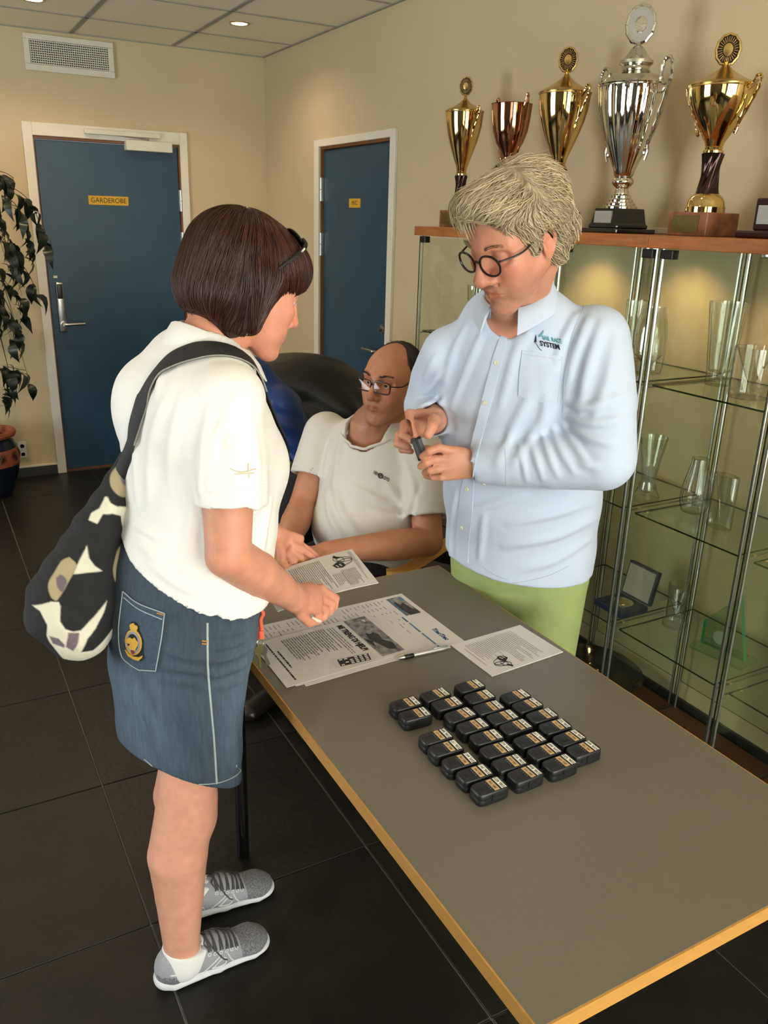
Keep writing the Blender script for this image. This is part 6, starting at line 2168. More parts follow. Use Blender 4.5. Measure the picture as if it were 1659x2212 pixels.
# ------------------------------------------------------------------ leaflet in her hands
zh = .862
cn = [P3(760, 1187, 2, zh + .012), P3(818, 1260, 2, zh), P3(600, 1322, 2, zh - .004), P3(552, 1252, 2, zh + .008)]
t = thing('leaflet', 'open white leaflet held over the table in the woman\'s hands', 'leaflet', tuple(sum(cn) / 4))
c4 = [Vector(tuple(cn[3])), Vector(tuple(cn[0])), Vector(tuple(cn[1])), Vector(tuple(cn[2]))]
th = .0012
def at_h(u, v):
    p = (c4[0] * (1 - u) + c4[1] * u) * (1 - v) + (c4[3] * (1 - u) + c4[2] * u) * v
    p.z += .006 * math.sin(u * 3.1)
    return p + Vector((0, 0, th))
bm = bmesh.new(); n = 12
ga = [[bm.verts.new(at_h(i / n, j / n)) for j in range(n + 1)] for i in range(n + 1)]
gb = [[bm.verts.new(at_h(i / n, j / n) - Vector((0, 0, th))) for j in range(n + 1)] for i in range(n + 1)]
for i in range(n):
    for j in range(n):
        bm.faces.new((ga[i][j], ga[i][j + 1], ga[i + 1][j + 1], ga[i + 1][j])); bm.faces.new((gb[i][j], gb[i + 1][j], gb[i + 1][j + 1], gb[i][j + 1]))
for i in range(n):
    bm.faces.new((ga[i][0], ga[i + 1][0], gb[i + 1][0], gb[i][0])); bm.faces.new((ga[i][n], gb[i][n], gb[i + 1][n], ga[i + 1][n]))
    bm.faces.new((ga[0][i], gb[0][i], gb[0][i + 1], ga[0][i + 1])); bm.faces.new((ga[n][i], ga[n][i + 1], gb[n][i + 1], gb[n][i]))
obj('page', bm, m_paper2, t, smooth=0)
quads('printed_text', at_h, text_lines(at_h, .93, .96, .014, .06, .85, .004, 31) + text_lines(at_h, .74, .9, .016, .5, .92, .005, 32) + text_lines(at_h, .3, .62, .019, .1, .9, .006, 33) + text_lines(at_h, .64, .74, .018, .55, .9, .005, 34), m_txt, t, .0006)
gadget_print(at_h, t, .78, .3, .9, False)
def text_on(name, s, size, o, ex, ey, D, lo, h, m, parent, t0, t1, off=.0012, bold=0., shear=0.):
    """lettering laid on a surface; o centre, ex/ey = photo direction of one unit of text"""
    M = Matrix.Identity(4)
    ob = text_mesh(s, size, M, m, name, None, .0002, bold, shear=shear)
    me = ob.data
    v = np.zeros(len(me.vertices) * 3); me.vertices.foreach_get('co', v); v = v.reshape(-1, 3)
    px = o[0] + v[:, 0] * ex[0] + v[:, 1] * ey[0]; py = o[1] + v[:, 0] * ex[1] + v[:, 1] * ey[1]
    P = ray_hit(D, lo, h, px, py, t0, t1)
    P, g = lift(D, lo, h, P, off)
    P = P + g * (v[:, 2:3] > 0) * .0006
    me.vertices.foreach_set('co', P.ravel()); me.update()
    ob.parent = None
    COL.objects.unlink(ob); link(ob, parent)
    return ob


# ------------------------------------------------------------------ the man with the tracker
m_skm = skin_mat('skin_ruddy', 'c98b6d')
m_oxf = mat('pale_blue_oxford', 'bdcadb', .8, var=.02, scale=500, bump=.2, bscale=700, sheen=.1)
m_oxd = mat('pale_blue_oxford_seam', 'aab6c4', .85)
m_btn = mat('cream_button', 'd6d2b4', .35)
m_grn = mat('lime_chinos', '9bab68', .85, var=.06, scale=14, bump=.3, bscale=500)
m_hairm = mat('ash_blond_hair', 'c2b291', .45, var=.15, scale=40, attr=True)
mn = thing('person', 'grey-haired man in light blue shirt and green trousers handling a tracker', 'person', (-.86, -4.07, 0))
MA = math.radians(213)
MF = np.array([math.cos(MA), math.sin(MA), 0]); MR = np.array([math.sin(MA), -math.cos(MA), 0])
HM = Head((-1.095, -4.262, 1.63), math.radians(186), math.radians(29), math.radians(-4), 1.04)
c3 = lambda x, y, z: np.array([x, y, z])
neck = c3(-1.035, -4.195, 1.50)
mL, meL, mwL = c3(-.89, -4.315, 1.42), c3(-.895, -4.375, 1.165), P3(1018, 1004, 0, -1.1)
mR_, meR, mwR = c3(-1.085, -4.015, 1.35), c3(-1.035, -3.85, 1.19), P3(938, 908, 0, -1.145)
B = Body()
HM.build(B, nose=1.22, jaw=1.0, full=.0, brow=1.2, shut=True, lip=.75, chin=.008)
B.slab(HM.w(-.045, 0, -.045), neck, .055, .064, .052, .062, MR, .02)
B.slab(neck, c3(-.985, -4.16, 1.42), .062, .15, .064, .085, MR, .03)
B.loft([(c3(-.985, -4.16, 1.42), .16, .1), (c3(-.95, -4.13, 1.25), .165, .115), (c3(-.9, -4.1, 1.05), .16, .115), (c3(-.865, -4.075, .85), .16, .115)], MR, .02)
for a, b_, c_ in ((mL, meL, mwL), (mR_, meR, mwR)):
    B.chain([a, b_, b_ * .6 + c_ * .4, c_], [.055, .048, .047, .031], .02)
# left hand round the tracker
x_ = lambda px, py, x: P3(px, py, 0, x)
B.slab(mwL, x_(978, 1000, -1.145), .029, .041, .021, .019, np.array([.02, .0, 1.]), .01)
B.slab(x_(1000, 1000, -1.12), x_(968, 1000, -1.155), .038, .04, .022, .018, np.array([0, 0, 1.]), .01)
for mc, pip, dip, tip, r in ((x_(981, 975, -1.148), x_(947, 967, -1.185), x_(928, 975, -1.205), x_(913, 986, -1.212), .0106),
                             (x_(977, 992, -1.15), x_(938, 992, -1.19), x_(921, 999, -1.208), x_(909, 1007, -1.213), .0108),
                             (x_(978, 1009, -1.148), x_(944, 1013, -1.185), x_(930, 1017, -1.198), x_(918, 1021, -1.2), .0102),
                             (x_(984, 1026, -1.14), x_(954, 1031, -1.17), x_(936, 1031, -1.182), x_(920, 1028, -1.185), .0088)):
    finger(B, [mc, pip, dip, tip], r * 1.08, r * .84, .006)
finger(B, [x_(995, 985, -1.13), x_(965, 985, -1.13), x_(940, 975, -1.155), x_(920, 970, -1.185)], .0135, .0105, .01)
# right hand: index and thumb at the screen, the rest curled
B.slab(mwR, x_(905, 915, -1.185), .029, .04, .021, .019, np.array([-.25, .2, -.9]), .012)
for mc, pip, dip, tip, r in ((x_(912, 896, -1.185), x_(884, 893, -1.222), x_(887, 917, -1.235), x_(896, 938, -1.232), .0108),
                             (x_(900, 910, -1.18), x_(873, 917, -1.215), x_(869, 940, -1.228), x_(888, 951, -1.222), .0108),
                             (x_(893, 926, -1.17), x_(862, 940, -1.2), x_(858, 959, -1.21), x_(882, 966, -1.2), .0103),
                             (x_(892, 940, -1.16), x_(868, 960, -1.185), x_(868, 972, -1.19), x_(888, 975, -1.18), .009)):
    finger(B, [mc, pip, dip, tip], r * 1.05, r * .84, .006)
finger(B, [x_(942, 908, -1.155), x_(938, 908, -1.19), x_(933, 922, -1.215), x_(925, 938, -1.225)], .0165, .0115, .01)
hd = B.mesh(HM.O - .2, HM.O + .2, .0027, 1)
lh = B.mesh((-1.24, -4.26, 1.02), (-1.07, -4.0, 1.24), .0024, 1)
rh = B.mesh((-1.27, -4.08, 1.06), (-1.1, -3.9, 1.27), .0024, 1)
to = B.mesh((-1.2, -4.45, 1.0), (-.75, -3.78, 1.56), .006, 1)
v, f = join(hd, lh, rh, to)
tn = HM.tint(v, lips=(.9, .72, .7), stub=.6, stubc=(.62, .6, .6), cheek=.1)
# nails
for c_ in ((x_(909, 988, -1.217)), (x_(905, 1009, -1.217)), (x_(914, 1022, -1.205)), (x_(916, 1029, -1.19)), (x_(897, 941, -1.24)), (x_(924, 936, -1.235))):
    tn[np.linalg.norm(v - c_, axis=1) < .007] *= (1.08, 1.12, 1.12)
raw('body', v, f, m_skm, mn, tint=np.clip(tn, 0, 1.3))

# --- shirt
S = Body()
cufL = mwL + unit(meL - mwL) * .012; cufR = mwR + unit(meR - mwR) * .006
S.chain([mL + (.0, .015, .0), mL * .5 + meL * .5 + (.0, -.004, 0), meL, meL * .62 + cufL * .38, meL * .25 + cufL * .75, cufL], [.08, .08, .074, .068, .055, .043], .04)
S.chain([mR_ + (.0, -.01, .0), mR_ * .5 + meR * .5, meR, meR * .5 + cufR * .5, cufR], [.076, .074, .066, .058, .044], .04)
for e, d in ((cufL, unit(mwL - meL)), (cufR, unit(mwR - meR))):
    S.cone(e - d * .05, e + d * .06, .036, .04, .003, 's')
    S.box(e + d * .0305, (.07, .07, .03), [unit(np.cross(d, (0, 0, 1))), unit(np.cross(d, np.cross(d, (0, 0, 1)))), d], .002, .003, 's')
T0 = len(S.ops)
S.loft([(c3(-.862, -4.072, .62), .207, .158), (c3(-.866, -4.075, .85), .205, .158), (c3(-.89, -4.09, 1.0), .203, .158), (c3(-.925, -4.115, 1.15), .2, .152), (c3(-.955, -4.14, 1.28), .202, .142), (c3(-.98, -4.158, 1.38), .182, .118, MR + (0, 0, -.22)), (c3(-1.0, -4.17, 1.45), .135, .088, MR + (0, 0, -.22)), (c3(-1.03, -4.192, 1.505), .078, .075, MR)], MR)
S.ops[T0] = S.ops[T0][:3] + (.012,) + S.ops[T0][4:]
for i in range(T0 + 2, T0 + 6): S.ops[i] = S.ops[i][:3] + (.03,) + S.ops[i][4:]
# open neck
nf = neck + MF * .1
S.cone(c3(*neck) + MF * .03 + (0, 0, .09), neck + MF * .03 - (0, 0, .02), .07, .058, .006, 's')
S.cone(neck + MF * .11 + (0, 0, .03), neck + MF * .14 - (0, 0, .105), .036, .004, .005, 's')
# cloth folds
dl = (MF[0], MF[1], 0)
X = lambda px, py, x=-1.02: P3(px, py, 0, x)
S.fold(crumple(.0022, 30, 2))
px_folds(S, (-1.24, -4.54, .62), (-.62, -3.7, 1.6), [
    (((1040, 720), (1010, 790), (975, 880)), .010, .010), (((1005, 705), (975, 770), (955, 850)), .010, .010), (((985, 760), (965, 830)), .008, .008), (((1130, 700), (1105, 790), (1080, 880)), .011, .008), (((1160, 830), (1120, 900), (1075, 1000)), .012, .009), (((1200, 860), (1150, 940), (1110, 1000)), .012, .009), (((1180, 640), (1150, 700), (1120, 760)), .010, .008),
    (((1245, 680), (1215, 740), (1195, 800)), .009, .010), (((1270, 690), (1240, 770), (1222, 860)), .010, .013), (((1300, 700), (1270, 790), (1250, 880)), .012, .010), (((1330, 740), (1310, 830), (1280, 910)), .013, .008), (((1222, 870), (1270, 880), (1330, 860)), .010, .011), (((1222, 900), (1280, 915), (1340, 905)), .010, .011), (((1235, 930), (1290, 950), (1330, 960)), .010, .009),
    (((1215, 915), (1235, 950), (1270, 1000)), .008, .010), (((1195, 925), (1210, 970), (1240, 1020)), .008, .010), (((1170, 935), (1185, 980), (1205, 1030)), .007, .009), (((1145, 945), (1158, 990), (1172, 1035)), .007, .009), (((1120, 955), (1130, 1000), (1138, 1040)), .006, .008), (((1250, 1000), (1290, 1010)), .010, .007),
    (((1290, 1080), (1200, 1110), (1100, 1130)), .012, .009), (((1285, 1120), (1200, 1160), (1090, 1180)), .012, .009), (((1280, 1160), (1200, 1210), (1130, 1230)), .012, .008), (((1130, 1070), (1060, 1090), (1000, 1110)), .012, .007), (((985, 1060), (975, 1130), (972, 1200)), .010, .009), (((1045, 1110), (1035, 1210)), .010, .007),
    (((955, 800), (925, 840), (895, 860)), .008, .009), (((965, 830), (935, 865), (900, 880)), .007, .009), (((960, 860), (940, 885), (915, 893)), .006, .008), (((940, 770), (915, 820)), .008, .007), (((1060, 820), (1040, 890), (1020, 950)), .010, .007), (((1180, 780), (1178, 860), (1170, 930)), .010, .008)], 1.2, 2.8, 1.5)
# curved shirt tail
hem = [(983, 1222), (1110, 1264), (1284, 1205)]
h0, h1, h2 = X(975, 1224, -.97), X(1110, 1264, -.97), X(1284, 1205, -.86)
nh = np.cross(h1 - h0, h2 - h0); nh = nh * (-1 if nh[2] > 0 else 1)
S.cut(h1, (0.05, .1, -1), .003)
S.slab(c3(-.862, -4.072, .74), c3(-.862, -4.072, .5), .193, .195, .145, .146, MR, .003, 's')
S.ell(c3(-.78, -4.25, .685), (.09, .11, .075), None, .008, 's')
sv, sf = S.mesh((-1.19, -4.5, .66), (-.66, -3.74, 1.57), .0044, 1)
shirt = raw('shirt', sv, sf, m_oxf, mn)
LM, hm = np.array((-1.24, -4.54, .62)), .006
DM = S.field(LM, (-.62, -3.7, 1.6), hm)
col_m = collar('collar', m_oxf, shirt, (neck[0] + .004, neck[1] + .003, 0), MF, (.074, .066), (.098, .092), (1.488, 1.572), (1.448, 1.522), .42, spread=.006, tip=.016)
K2 = dict(D=DM, lo=LM, h=hm, parent=shirt, t0=1.3, t1=2.7)
poly_patch('button_placket', pxs=[(1090, 700), (1100, 705), (1088, 770), (1068, 850), (1042, 945), (1025, 1010), (1024, 1060), (1020, 1120), (1013, 1180), (1012, 1216), (987, 1210), (986, 1180), (990, 1120), (996, 1060), (1010, 1010), (1022, 945), (1046, 850), (1066, 770)], m=m_oxf, off=.0012, th=.0016, dens=9, **K2)
bp = ray_hit(DM, LM, hm, [1076, 1073, 1048, 1010, 998], [705, 783, 870, 1056, 1139], 1.3, 2.7)
bp, bg = lift(DM, LM, hm, bp, .0026)
for p_, g_ in zip(bp, bg):
    M = frame(p_, np.cross(g_, (0, 0, 1)), np.cross(g_, np.cross(g_, (0, 0, 1))))
    bm = bmesh.new(); mlathe(bm, [(.0004, .0012), (.0035, .001), (.0042, .002), (.005, .0018), (.0055, .0005), (.005, -.0008)], 16, M=M @ Matrix.Rotation(math.pi, 4, 'X') if False else M); obj('button', bm, m_btn, shirt)
poly_patch('chest_pocket', pxs=[(1128, 756), (1170, 763), (1214, 770), (1209, 830), (1203, 872), (1165, 868), (1120, 856), (1122, 810)], m=m_oxf, off=.0006, th=.0012, dens=9, **K2)
line_on('pocket_stitching', DM, LM, hm, [[(1128, 764), (1170, 771), (1213, 778)], [(1128, 756), (1122, 810), (1120, 856)], [(1214, 770), (1209, 830), (1203, 872)]], .0006, m_oxd, shirt, 1.3, 2.7, off=.0016)
line_on('seam', DM, LM, hm, [[(1215, 600), (1245, 640), (1262, 665)], [(1262, 665), (1237, 720), (1222, 800), (1216, 890)], [(1090, 965), (1093, 1000), (1092, 1048)], [(1010, 1243), (1060, 1256), (1110, 1259), (1180, 1245), (1230, 1222)]], .0008, m_oxd, shirt, 1.3, 2.7, off=.0003)
m_teal = mat('teal_embroidery', '4f9aa0', .8); m_nvy = mat('navy_embroidery', '191a26', .8)
text_on('lettering', 'SAIL RACE', 1.0, (1192.5, 734), (9.1, 1.9), (-2.3, -13.0), DM, LM, hm, m_teal, shirt, 1.3, 2.7, bold=.02)
text_on('lettering', 'SYSTEM', 1.0, (1188, 746.5), (12.6, 2.7), (-2.6, -15.0), DM, LM, hm, m_nvy, shirt, 1.3, 2.7, bold=.03)
poly_patch('logo_sail', pxs=[(1175, 713), (1172, 722), (1168, 728), (1163, 727)], m=m_teal, off=.0016, th=.0005, dens=4, **K2)
poly_patch('logo_mark', pxs=[(1158, 722), (1159, 731), (1159, 740), (1155, 738)], m=m_nvy, off=.0016, th=.0005, dens=4, **K2)
line_on('logo_line', DM, LM, hm, [[(1154, 738), (1160, 745), (1166, 754), (1170, 757)]], .0005, m_nvy, shirt, 1.3, 2.7, off=.0012)
# cuff of the near sleeve, buttons
for p_, dd in ((cufL, unit(mwL - meL)),):
    bm = bmesh.new()
    M = frame(p_ - dd * .055, np.cross(dd, (0, 0, 1)), np.cross(dd, np.cross(dd, (0, 0, 1))))
    pr = []
    R0 = .0445
    mlathe(bm, [(R0 + .0075, -.0), (R0 + .0085, .002), (R0 + .002, .055), (R0, .057), (R0 - .003, .055), (R0 + .002, .0)], 36, M=frame(p_ - dd * .055, np.cross(dd, (0, 0, 1)), np.cross(np.cross(dd, np.cross(dd, (0, 0, 1))), (0, 0, 0)) if False else -np.cross(dd, np.cross(dd, (0, 0, 1)))), cap=False)
    cu = obj('cuff', bm, m_oxf, shirt)
DC = Body(); DC.cone(cufL - unit(mwL - meL) * .06, cufL, .058, .046, .01)
LC = np.minimum(cufL, meL) - .1; DCf = DC.field(LC, np.maximum(cufL, meL) + .1, .005)
bb = ray_hit(DCf, LC, .005, [1045], [1046], 1.3, 2.6); bb, bg2 = lift(DCf, LC, .005, bb, .001)
bm = bmesh.new(); mlathe(bm, [(.0004, .0012), (.0045, .001), (.005, 0), (.0045, -.001)], 14, M=frame(bb[0], np.cross(bg2[0], (0, 0, 1)), np.cross(bg2[0], np.cross(bg2[0], (0, 0, 1))))); obj('cuff_button', bm, m_btn, shirt)

# --- trousers and shoes
Tt = Body()
hc = c3(-.855, -4.066, .9)
Tt.slab(hc + (0, 0, .05), hc - (0, 0, .12), .18, .185, .135, .135, MR, .02)
m_blk = mat('dark_leather_shoe', '17130f', .35)
for s in (-1, 1):
    hp = hc + MR * s * .095 - (0, 0, .1)
    kn = hp + MF * .0 + c3(.0, 0, -.33); an = kn + c3(.012, .0, -.37)
    Tt.slab(hp, kn, .1, .083, .105, .085, MR, .02); Tt.slab(kn, an, .083, .072, .085, .075, MR, .01)
    sb = Body(); sb.slab(an + MF * -.05 - (0, 0, .05), an + MF * .17 - (0, 0, .065), .038, .044, .045, .03, MR, .02); sb.cut((0, 0, .001), (0, 0, -1), .003)
    v_, f_ = sb.mesh(an - (.3, .3, .12), an + (.3, .3, .08), .006, 2)
    raw('shoe', v_, f_, m_blk, mn)
fo = [seg_fold(X(1150, 1290, -.95), X(1060, 1270, -.95), .014, -.008, dl, .3), seg_fold(X(1140, 1300, -.95), X(1120, 1350, -.95), .015, -.01, dl, .3), seg_fold(X(1220, 1280, -.9), X(1150, 1330, -.93), .016, .007, dl, .3), seg_fold(X(1240, 1330, -.88), X(1170, 1390, -.9), .016, .006, dl, .3)]
add_folds(Tt, fo)
Tt.cut((0, 0, .06), (0, 0, -1), .004)
v_, f_ = Tt.mesh((-1.1, -4.36, .04), (-.6, -3.78, 1.0), .006, 2)
raw('trousers', v_, f_, m_grn, mn)

# --- hair
G = Body()
HM.e(G, (-.024, 0, .052), (.108, .087, .093))
HM.e(G, (.04, 0, .087), (.062, .072, .048), .03)
HM.e(G, (.07, -.025, .1), (.025, .045, .024), .02)
for y in (-1, 1):
    HM.c(G, (.02, y * .068, .05), (.024, y * .071, .0), .02, .008, .02)
    HM.c(G, (-.045, y * .064, .03), (-.04, y * .06, -.05), .03, .016, .03)
HM.c(G, (-.085, -.03, -.02), (-.085, .03, -.02), .04, .04, .03)
HM.e(G, (.108, .005, .03), (.054, .082, .064), .016, 's')
HM.e(G, (.05, 0, -.06), (.06, .12, .06), .015, 's')
for y in (-1, 1): HM.e(G, (-.004, y * .09, -.006), (.022, .03, .034), .008, 's')
HL, hh = HM.O - .22, .004
DG = G.field(HL, HM.O + .22, hh)
gv, gf = nets(DG, HL, hh, 2)
r = np.random.default_rng(5)
lq = HM.local(gv)
wgt = np.where(lq[:, 2] > .06, 2.2, 1.0); idx = r.choice(len(gv), 4200, p=wgt / wgt.sum())
roots = gv[idx]; lr = HM.local(roots)
def mdir(p, i):
    q = HM.local(p)
    top = np.clip((q[:, 2:3] - .055) / .04, 0, 1)
    front = np.clip((q[:, 0:1] + .03) / .06, 0, 1)
    side = np.sign(q[:, 1:2])
    d_top = HM.F * (.9 * front - .55 * (1 - front)) + HM.L * (-.35 * front + .25 * side * (1 - front)) - HM.U * .25
    d_side = -HM.F * .55 - HM.U * .75
    return d_top * top + d_side * (1 - top)
pth = hair_flow(DG, HL, hh, roots, mdir, 12, .0062, r.uniform(-.002, .006, len(roots)), noise=.5, seed=6, stop=lambda p: (HM.local(p)[:, 2] < -.085))
ends = np.linspace(0, 1, 12)[None, :, None] ** 2
lift_ = r.uniform(-.002, .009, len(roots))[:, None, None] * ends * HM.U + r.normal(0, .004, (len(roots), 1, 3)) * ends
pth = pth + lift_
# fringe falling over the brow
n = 230
u = r.random(n); yy = -.075 + .09 * u
fr = []
for i in range(n):
    y0 = yy[i]; st_ = np.array([.062 + r.uniform(-.02, .015) - 2.5 * y0 * y0, y0 * .85 + r.normal(0, .006), .116 + r.uniform(-.014, .008)])
    L_ = r.uniform(.55, .95) * (1.1 if y0 < -.02 else .7)
    pp = []
    for t in np.linspace(0, 1, 12):
        a = t * L_
        pp.append(HM.w(st_[0] + .046 * math.sin(a * 1.4), st_[1] - .012 * a + .03 * a * a, st_[2] + .008 * math.sin(a * 2.6) - .058 * a ** 2))
    fr.append(pp)
fr = np.array(fr) + r.normal(0, .0022, (n, 1, 3))
allp = np.concatenate([pth, fr])
pv, pf = strands(allp, r.uniform(.0006, .0014, len(allp)))
cl = .62 + .62 * r.random(len(allp)) ** .8
ct = np.repeat(cl, 12 * 3)[:, None] * np.array([1, .985, .95])
# brows
br = []
for y in (-1, 1):
    for i in range(90):
        a = r.random(); s0 = np.array([.098 - .018 * a * a, y * (.014 + .036 * a), .033 + .007 * math.sin(a * 2.6) + r.uniform(-.003, .003)])
        br.append([HM.w(s0[0] + .003 + .001 * t, s0[1] + y * .004 * t, s0[2] + .0015 * t) for t in np.linspace(0, 2, 12)])
br = np.array(br); bv, bf = strands(br, np.full(len(br), .0005))
v, f = join((gv, gf), (pv, pf), (bv, bf))
raw('hair', v, f, m_hairm, mn, tint=np.concatenate([np.full((len(gv), 3), .62), ct, np.full((len(bv), 3), .42)]))
m_frame = mat('black_spectacle_frame', '15110d', .3)
glasses('spectacles', 'round dark-rimmed glasses on the grey-haired man\'s nose', HM, 2.2, .0245, .021, m_frame, zc=.008, x0=.113, th=.0024)

# --- the tracker in his hands
dc = P3(906, 969, 0, -1.212)
ex = unit(-CU * .93 + CR * .34 + CF * .1); ey = unit(CF * .75 + CR * .6 + CU * .25)
t = thing('tracker', 'black tracker held up in the grey-haired man\'s fingers', 'tracker', tuple(dc), group='black boxed trackers laid out on the table')
M = frame(dc, ex, ey)
bm = bmesh.new(); mbox(bm, (-.028, -.0105, -.009), (.028, .0105, .009), bev=.003, seg=3, M=M); obj('shell', bm, m_trk, t)
bm = bmesh.new(); mbox(bm, (-.022, -.007, .0085), (.022, .007, .0098), bev=.001, M=M); mbox(bm, (-.02, -.0112, -.005), (.02, -.0098, .005), M=M); obj('screen', bm, mat('grey_screen', '55595c', .2), t)
# ------------------------------------------------------------------ the seated man
m_sks = skin_mat('skin_tan', 'b87c5c')
m_tee = mat('white_tee', 'cdc9bf', .85, bump=.12, bscale=800, sheen=.1)
m_navy = mat('dark_navy_trousers', '12151c', .85, bump=.3, bscale=400)
m_hairs = mat('dark_short_hair', '2a211b', .6, var=.2, scale=60, attr=True)
sm_ = thing('person', 'seated balding man with glasses and a white t-shirt behind the table', 'person', (-.87, -3.3, 0))
SA = math.radians(214)
SF = np.array([math.cos(SA), math.sin(SA), 0]); SR = np.array([math.sin(SA), -math.cos(SA), 0])
ear = P3(893, 836, 1, -3.45)
yw_ = math.radians(207)
lft = np.array([-math.sin(yw_), math.cos(yw_), 0])
HS = Head(ear - .078 * lft * 1.04, yw_, math.radians(-1), math.radians(-3), 1.04)
y3 = lambda px, py, y: P3(px, py, 1, y)
sc_ = c3(-.915, -3.315, .945)
sR, sL = sc_ + SR * .185 + (0, 0, .005), sc_ - SR * .185 + (0, 0, -.01)
eL_, wL_ = y3(925, 1170, -3.60), y3(705, 1192, -3.66)
eR_ = y3(655, 1090, -3.22); wR_ = c3(-1.3, -3.42, .63)
nk_ = c3(-.925, -3.33, 1.005)
B = Body()
HS.build(B, nose=1.12, jaw=1.08, full=1.0, lip=.75, chin=.006)
B.slab(HS.w(-.03, 0, -.05), nk_, .06, .068, .062, .068, SR, .03)
B.slab(nk_, sc_ - (0, 0, .06), .07, .15, .07, .09, SR, .03)
B.slab(sc_ - (0, 0, .06), c3(-.88, -3.3, .6), .15, .15, .09, .13, SR, .03)
for a, b_, c_ in ((sL, eL_, wL_), (sR, eR_, wR_)):
    B.chain([a, b_, b_ * .65 + c_ * .35, c_], [.056, .048, .05, .032], .02)
for wr, el, up in ((wL_, eL_, (0, 0, 1)), (wR_, eR_, (0, 0, 1))):
    d = unit(wr - el); sd = unit(np.cross(up, d))
    B.slab(wr, wr + d * .07, .03, .04, .02, .018, sd, .012)
    for i in range(4):
        o = sd * (-.03 + .02 * i)
        finger(B, [wr + d * .075 + o, wr + d * .108 + o + (0, 0, .004), wr + d * .135 + o - (0, 0, .012), wr + d * .145 + o - (0, 0, .03)], .0105, .0085, .006)
    finger(B, [wr + d * .02 + sd * .03, wr + d * .05 + sd * .052, wr + d * .08 + sd * .055], .013, .009, .01)
hd = B.mesh(HS.O - .2, HS.O + .2, .0034, 1)
bd = B.mesh((-1.5, -3.85, .45), (-.6, -3.02, 1.12), .006, 2)
v, f = join(hd, bd)
raw('body', v, f, m_sks, sm_, tint=HS.tint(v, stub=.6, stubc=(.55, .55, .56), cheek=.06))
HS.eyes(sm_, (.1, -.05))
S = Body()
for a, b_, e in ((sL, eL_, .72), (sR, eR_, .62)):
    en = a * (1 - e) + b_ * e; d = unit(b_ - a)
    S.chain([a, en + d * .05], [.08, .075], .04)
    S.box(en + d * .0605, (.1, .1, .06), [unit(np.cross(d, (1, 0, 0))), unit(np.cross(d, np.cross(d, (1, 0, 0)))), d], .002, .004, 's')
    S.cone(en - d * .05, en + d * .03, .06, .066, .004, 's')
T0 = len(S.ops)
S.loft([(c3(-.925, -3.33, .995), .085, .08), (sc_ - (0, 0, .01), .16, .105), (c3(-.915, -3.315, .86), .185, .135), (c3(-.925, -3.325, .78), .19, .16), (c3(-.935, -3.335, .66), .195, .175), (c3(-.93, -3.33, .52), .195, .165)], SR)
for i in range(T0, T0 + 3): S.ops[i] = S.ops[i][:3] + (.03,) + S.ops[i][4:]
S.ell(c3(-.96, -3.36, .68), (.175, .175, .13), None, .05)
S.cone(nk_ + SF * .03 - (0, 0, .03), nk_ + SF * .045 + (0, 0, .12), .076, .085, .006, 's')
S.fold(crumple(.003, 22, 3))
px_folds(S, (-1.4, -3.9, .4), (-.55, -2.95, 1.18), [(((745, 920), (730, 980), (722, 1050)), .012, .010), (((715, 950), (700, 1030)), .011, .008), (((720, 1040), (735, 1100), (770, 1150)), .012, .010), (((705, 1070), (715, 1120), (740, 1160)), .012, .010), (((835, 1040), (860, 1080), (890, 1110)), .013, .009), (((780, 1060), (830, 1085), (885, 1095)), .011, .009),
    (((790, 1095), (840, 1110), (885, 1118)), .011, .008), (((870, 980), (890, 1040), (900, 1080)), .012, .008), (((800, 950), (775, 1000), (760, 1040)), .013, .007), (((760, 1050), (820, 1080)), .012, .007), (((905, 1050), (890, 1100), (888, 1135)), .009, -.010)], 1.8, 3.4, 1.6)
S.cut((-.93, -3.33, .555), unit((.25, .2, -1)), .004)
sv, sf = S.mesh((-1.32, -3.82, .45), (-.6, -3.0, 1.13), .0058, 2)
tee = raw('t_shirt', sv, sf, m_tee, sm_)
LT = np.array((-1.4, -3.9, .4)); DT = S.field(LT, (-.55, -2.95, 1.18), .007)
text_on('lettering', 'HENRI LLOYD', 1.0, (824, 1029), (5.4, 2.9), (3.0, -9.5), DT, LT, .007, m_ink, tee, 1.8, 3.2, bold=.02)
bm = bmesh.new()
pc_, pg_ = lift(DT, LT, .007, ray_hit(DT, LT, .007, [822], [1028], 1.8, 3.2), .002)
M = frame(pc_[0], np.cross(pg_[0], (0, 0, 1)), np.cross(pg_[0], np.cross(pg_[0], (0, 0, 1))))
mtube(bm, [M @ Vector((.007 * math.cos(a), .008 * math.sin(a), 0)) for a in np.linspace(0, 6.283, 16, endpoint=False)], .0013, 5, closed=True); mtube(bm, [M @ Vector((-.005, -.005, 0)), M @ Vector((.005, .005, 0))], .0012, 5); obj('logo_ring', bm, m_ink, tee)
bm = bmesh.new()
f2 = SF; l2 = np.array([-f2[1], f2[0], 0])
nkp, _ = lift(DT, LT, .007, [nk_ + f2 * (.03 + .086 * math.cos(a)) + l2 * .086 * math.sin(a) + (0, 0, -.005 - .03 * (1 + math.cos(a)) / 2) for a in np.linspace(0, 6.283, 40, endpoint=False)], .001, 6)
mtube(bm, nkp, .005, 8, closed=True); obj('neckband', bm, m_tee, tee)
